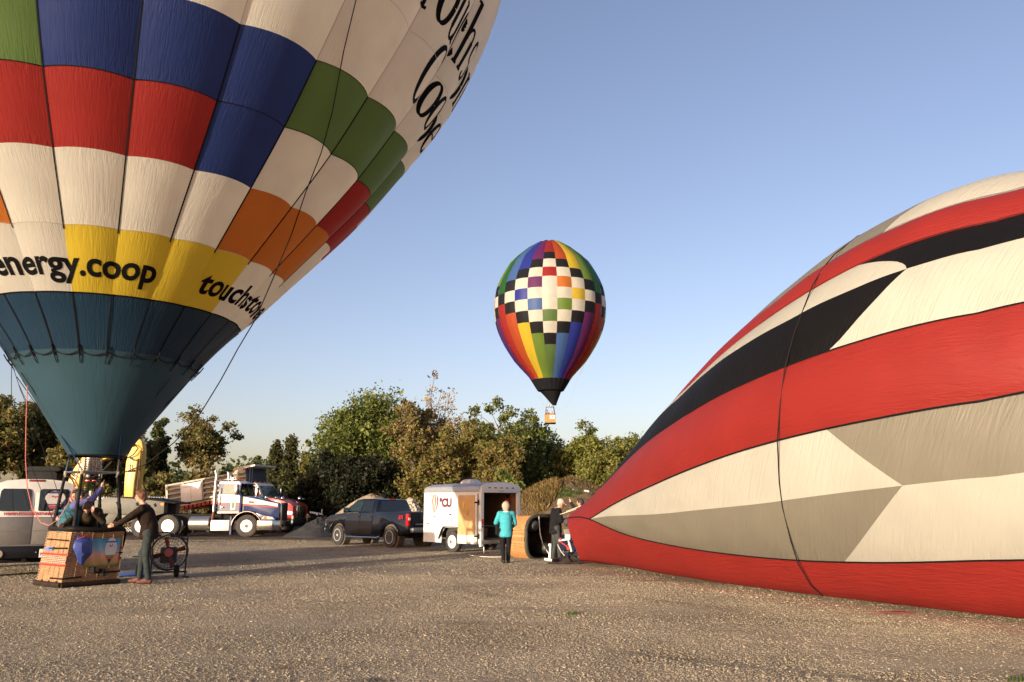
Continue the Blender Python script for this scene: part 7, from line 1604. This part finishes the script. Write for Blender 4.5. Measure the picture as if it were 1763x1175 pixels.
def blades(name, label, X0, Yc, n, rx, ry, hfun, hgt_, cols, seed, parent=None, wid=.03):
    rg = np.random.default_rng(seed); a = rg.uniform(0, 6.28, n); r = np.sqrt(rg.random(n)); x = X0 + rx * r * np.cos(a); y = Yc + ry * r * np.sin(a); z = hfun(x, y)
    h = hgt_ * rg.uniform(.4, 1.2, n); d = rg.normal(size=(n, 2)) * .25; w_ = rg.normal(size=(n, 2)); w_ /= np.linalg.norm(w_, axis=1)[:, None]; w_ *= wid
    B0 = np.stack([x - w_[:, 0], y - w_[:, 1], z - .03], -1); B1 = np.stack([x + w_[:, 0], y + w_[:, 1], z - .03], -1)
    T_ = np.stack([x + d[:, 0] * h, y + d[:, 1] * h, z + h], -1); M_ = np.stack([x + d[:, 0] * h * .4 + w_[:, 0] * .8, y + d[:, 1] * h * .4 + w_[:, 1] * .8, z + h * .6], -1)
    V = np.stack([B0, B1, M_, T_], 1).reshape(-1, 3); cc = np.asarray(cols)[rg.integers(0, len(cols), n)] * rg.uniform(.7, 1.3, (n, 1))
    o = mobj(name, np_mesh(name, V, np.arange(4 * n).reshape(-1, 4), None, {'tint': ('FLOAT_COLOR', np.repeat(np.concatenate([cc, np.ones((n, 1))], 1), 4, 0))}), LEAF, parent)
    return tag(o, label, 'grass', kind='stuff')
mx, my = md.location.x, md.location.y
def mz(x, y):
    f = np.sqrt(((x - mx) / MHF) ** 2 + ((y - my) / (MHF * .8)) ** 2); return MH * np.clip(1 - f / 1.02, 0, 1) ** .50 - .02
DRY = A_((.30, .20, .07), (.25, .16, .055), (.20, .13, .05), (.15, .11, .04)); GRS = A_((.07, .12, .02), (.09, .13, .03))
blades('dry_grass', 'dry yellow grass on the left shoulder of the earth mound', mx - MHF * .52, my - MHF * .25, 9000, MHF * .36, MHF * .42, mz, .34, DRY, 31, wid=.02)
blades('dry_grass', 'thin brown grass over the rest of the earth mound', mx + MHF * .05, my - MHF * .25, 9000, MHF * .8, MHF * .5, mz, .10, DRY[1:], 32, wid=.02)
gx_ = at(978, 838, 44 - MHF * .45)
blades('green_grass', 'bright green patch of grass on the face of the earth mound', gx_.x, my - MHF * .42, 2600, .75, .42, mz, .14, GRS, 33, wid=.02)
blades('green_grass', 'green streak of grass on the left flank of the earth mound', at(938, 850, 41).x, my - MHF * .3, 900, .3, .6, mz, .22, GRS, 34, wid=.02)
for px, py, wh_ in ((1012, 827, 'topmost'), (1010, 834, 'second highest'), (1008, 843, 'third highest'), (988, 858, 'lowest and leftmost')):
    Y_ = my - MHF * .38; p = at(px, py, Y_); p.z = float(mz(np.array(p.x), np.array(Y_))) + .05
    mb = MB(); mb.ball((0, 0, 0), (.11, .08, .07), 6, 4); o = mb.build('white_stone', mat('white_stone', (.66, .62, .56), .8), None); o.location = p
    tag(o, wh_ + ' of four pale stones lying on the face of the earth mound', 'stone', 'pale stones on the mound')
flat = lambda x, y: x * 0
blades('weeds', 'tall tan weeds along the fence behind the red truck', at(575, 880, 56).x, 55.5, 5000, 3.4, .7, flat, 1.25, DRY + A_((.16, .14, .05)), 35, wid=.05)
blades('weeds', 'weeds along the fence behind the low loader', at(230, 880, 54).x, 54, 9000, 10, 1.2, flat, .75, A_((.14, .12, .045), (.10, .10, .035), (.18, .13, .06)), 36, wid=.05)
blades('weeds', 'weeds at the foot of the bushes and trees', -8, 57, 16000, 34, 1.6, flat, .7, A_((.08, .075, .03), (.06, .07, .025)), 37, wid=.06)
for i, (px, py, l) in enumerate(((985, 1058, 'small green weed tuft in the gravel near the red balloon'), (1752, 1174, 'green weed at the lower right corner of the yard'))):
    g = gnd(px, py); blades('weed_tuft', l, g.x, g.y, 60, .10, .05, flat, .05, GRS, 40 + i, wid=.006)
# chain link fence
def fence(label, xs_, Y, h):
    t = thing('chain_link_fence', label, 'fence', (xs_[0], Y, 0))
    for x in xs_:
        MB().cyl((x - xs_[0], 0, -.1), (x - xs_[0], 0, h + .08), .04, n=8).build('post', STEEL, t)
    MB().cyl((0, 0, h), (xs_[-1] - xs_[0], 0, h), .025, n=6).build('top_rail', STEEL, t)
    L = xs_[-1] - xs_[0]; mb = MB(); k = 0.0
    V, F_ = [], []
    def wire(a, b):
        i = len(V); V.extend([(a[0] - .004, -.03, a[1]), (a[0] + .004, -.03, a[1]), (b[0] + .004, -.03, b[1]), (b[0] - .004, -.03, b[1])]); F_.append((i, i + 1, i + 2, i + 3))
    while k < L + h:
        x0, x1 = max(0, k - h), min(L, k)
        wire((x1, k - x1), (x0, k - x0)) if x1 > x0 else None
        wire((L - x1, k - x1), (L - x0, k - x0)) if x1 > x0 else None
        k += .16
    mobj('wire_mesh', np_mesh('wire_mesh', V, F_), STEEL, t)
fence('chain link fence behind the low loader and the basket', [at(px, 860, 50).x for px in (100, 136, 172, 211, 258, 290, 330)], 50, 2.05)
fence('chain link fence in front of the dark evergreens behind the gravel', [at(px, 880, 56).x for px in (530, 577, 625, 672)], 56, 1.5)
# white barrier beyond the red truck
br_ = thing('white_barrier', 'white slanted barrier arm on a tan post in front of the red truck', 'barrier', (at(533, 900, 47).x, 47, 0))
b0 = Vector((at(533, 900, 47).x, 47, 0)); wp_ = lambda px, py: Vector(at(px, py, 47)) - b0
MB().slab([wp_(533, 880.5), wp_(555, 884.5), wp_(555, 887), wp_(533, 883.5)], (0, 1, 0), .10).build('arm', WHITEP, br_)
MB().slab([wp_(528, 885), wp_(531, 885), wp_(531, 899), wp_(528, 899)], (0, 1, 0), .12).build('post', mat('post_tan2', (.50, .36, .20), .6), br_)
mb = MB(); mb.cyl(wp_(554, 885), wp_(554.5, 877), .03); mb.box(wp_(546, 886.5), (.12, .1, .12)); mb.build('bracket', WHITEP, br_)
mb = MB(); mb.cyl(wp_(538, 894) , wp_(549, 885), .05); mb.box(wp_(541, 890), (.35, .4, .2)); z0 = wp_(535, 892); mb.box((z0.x, .1, z0.z / 2), (.35, .4, z0.z)); mb.build('base', BLACK, br_)
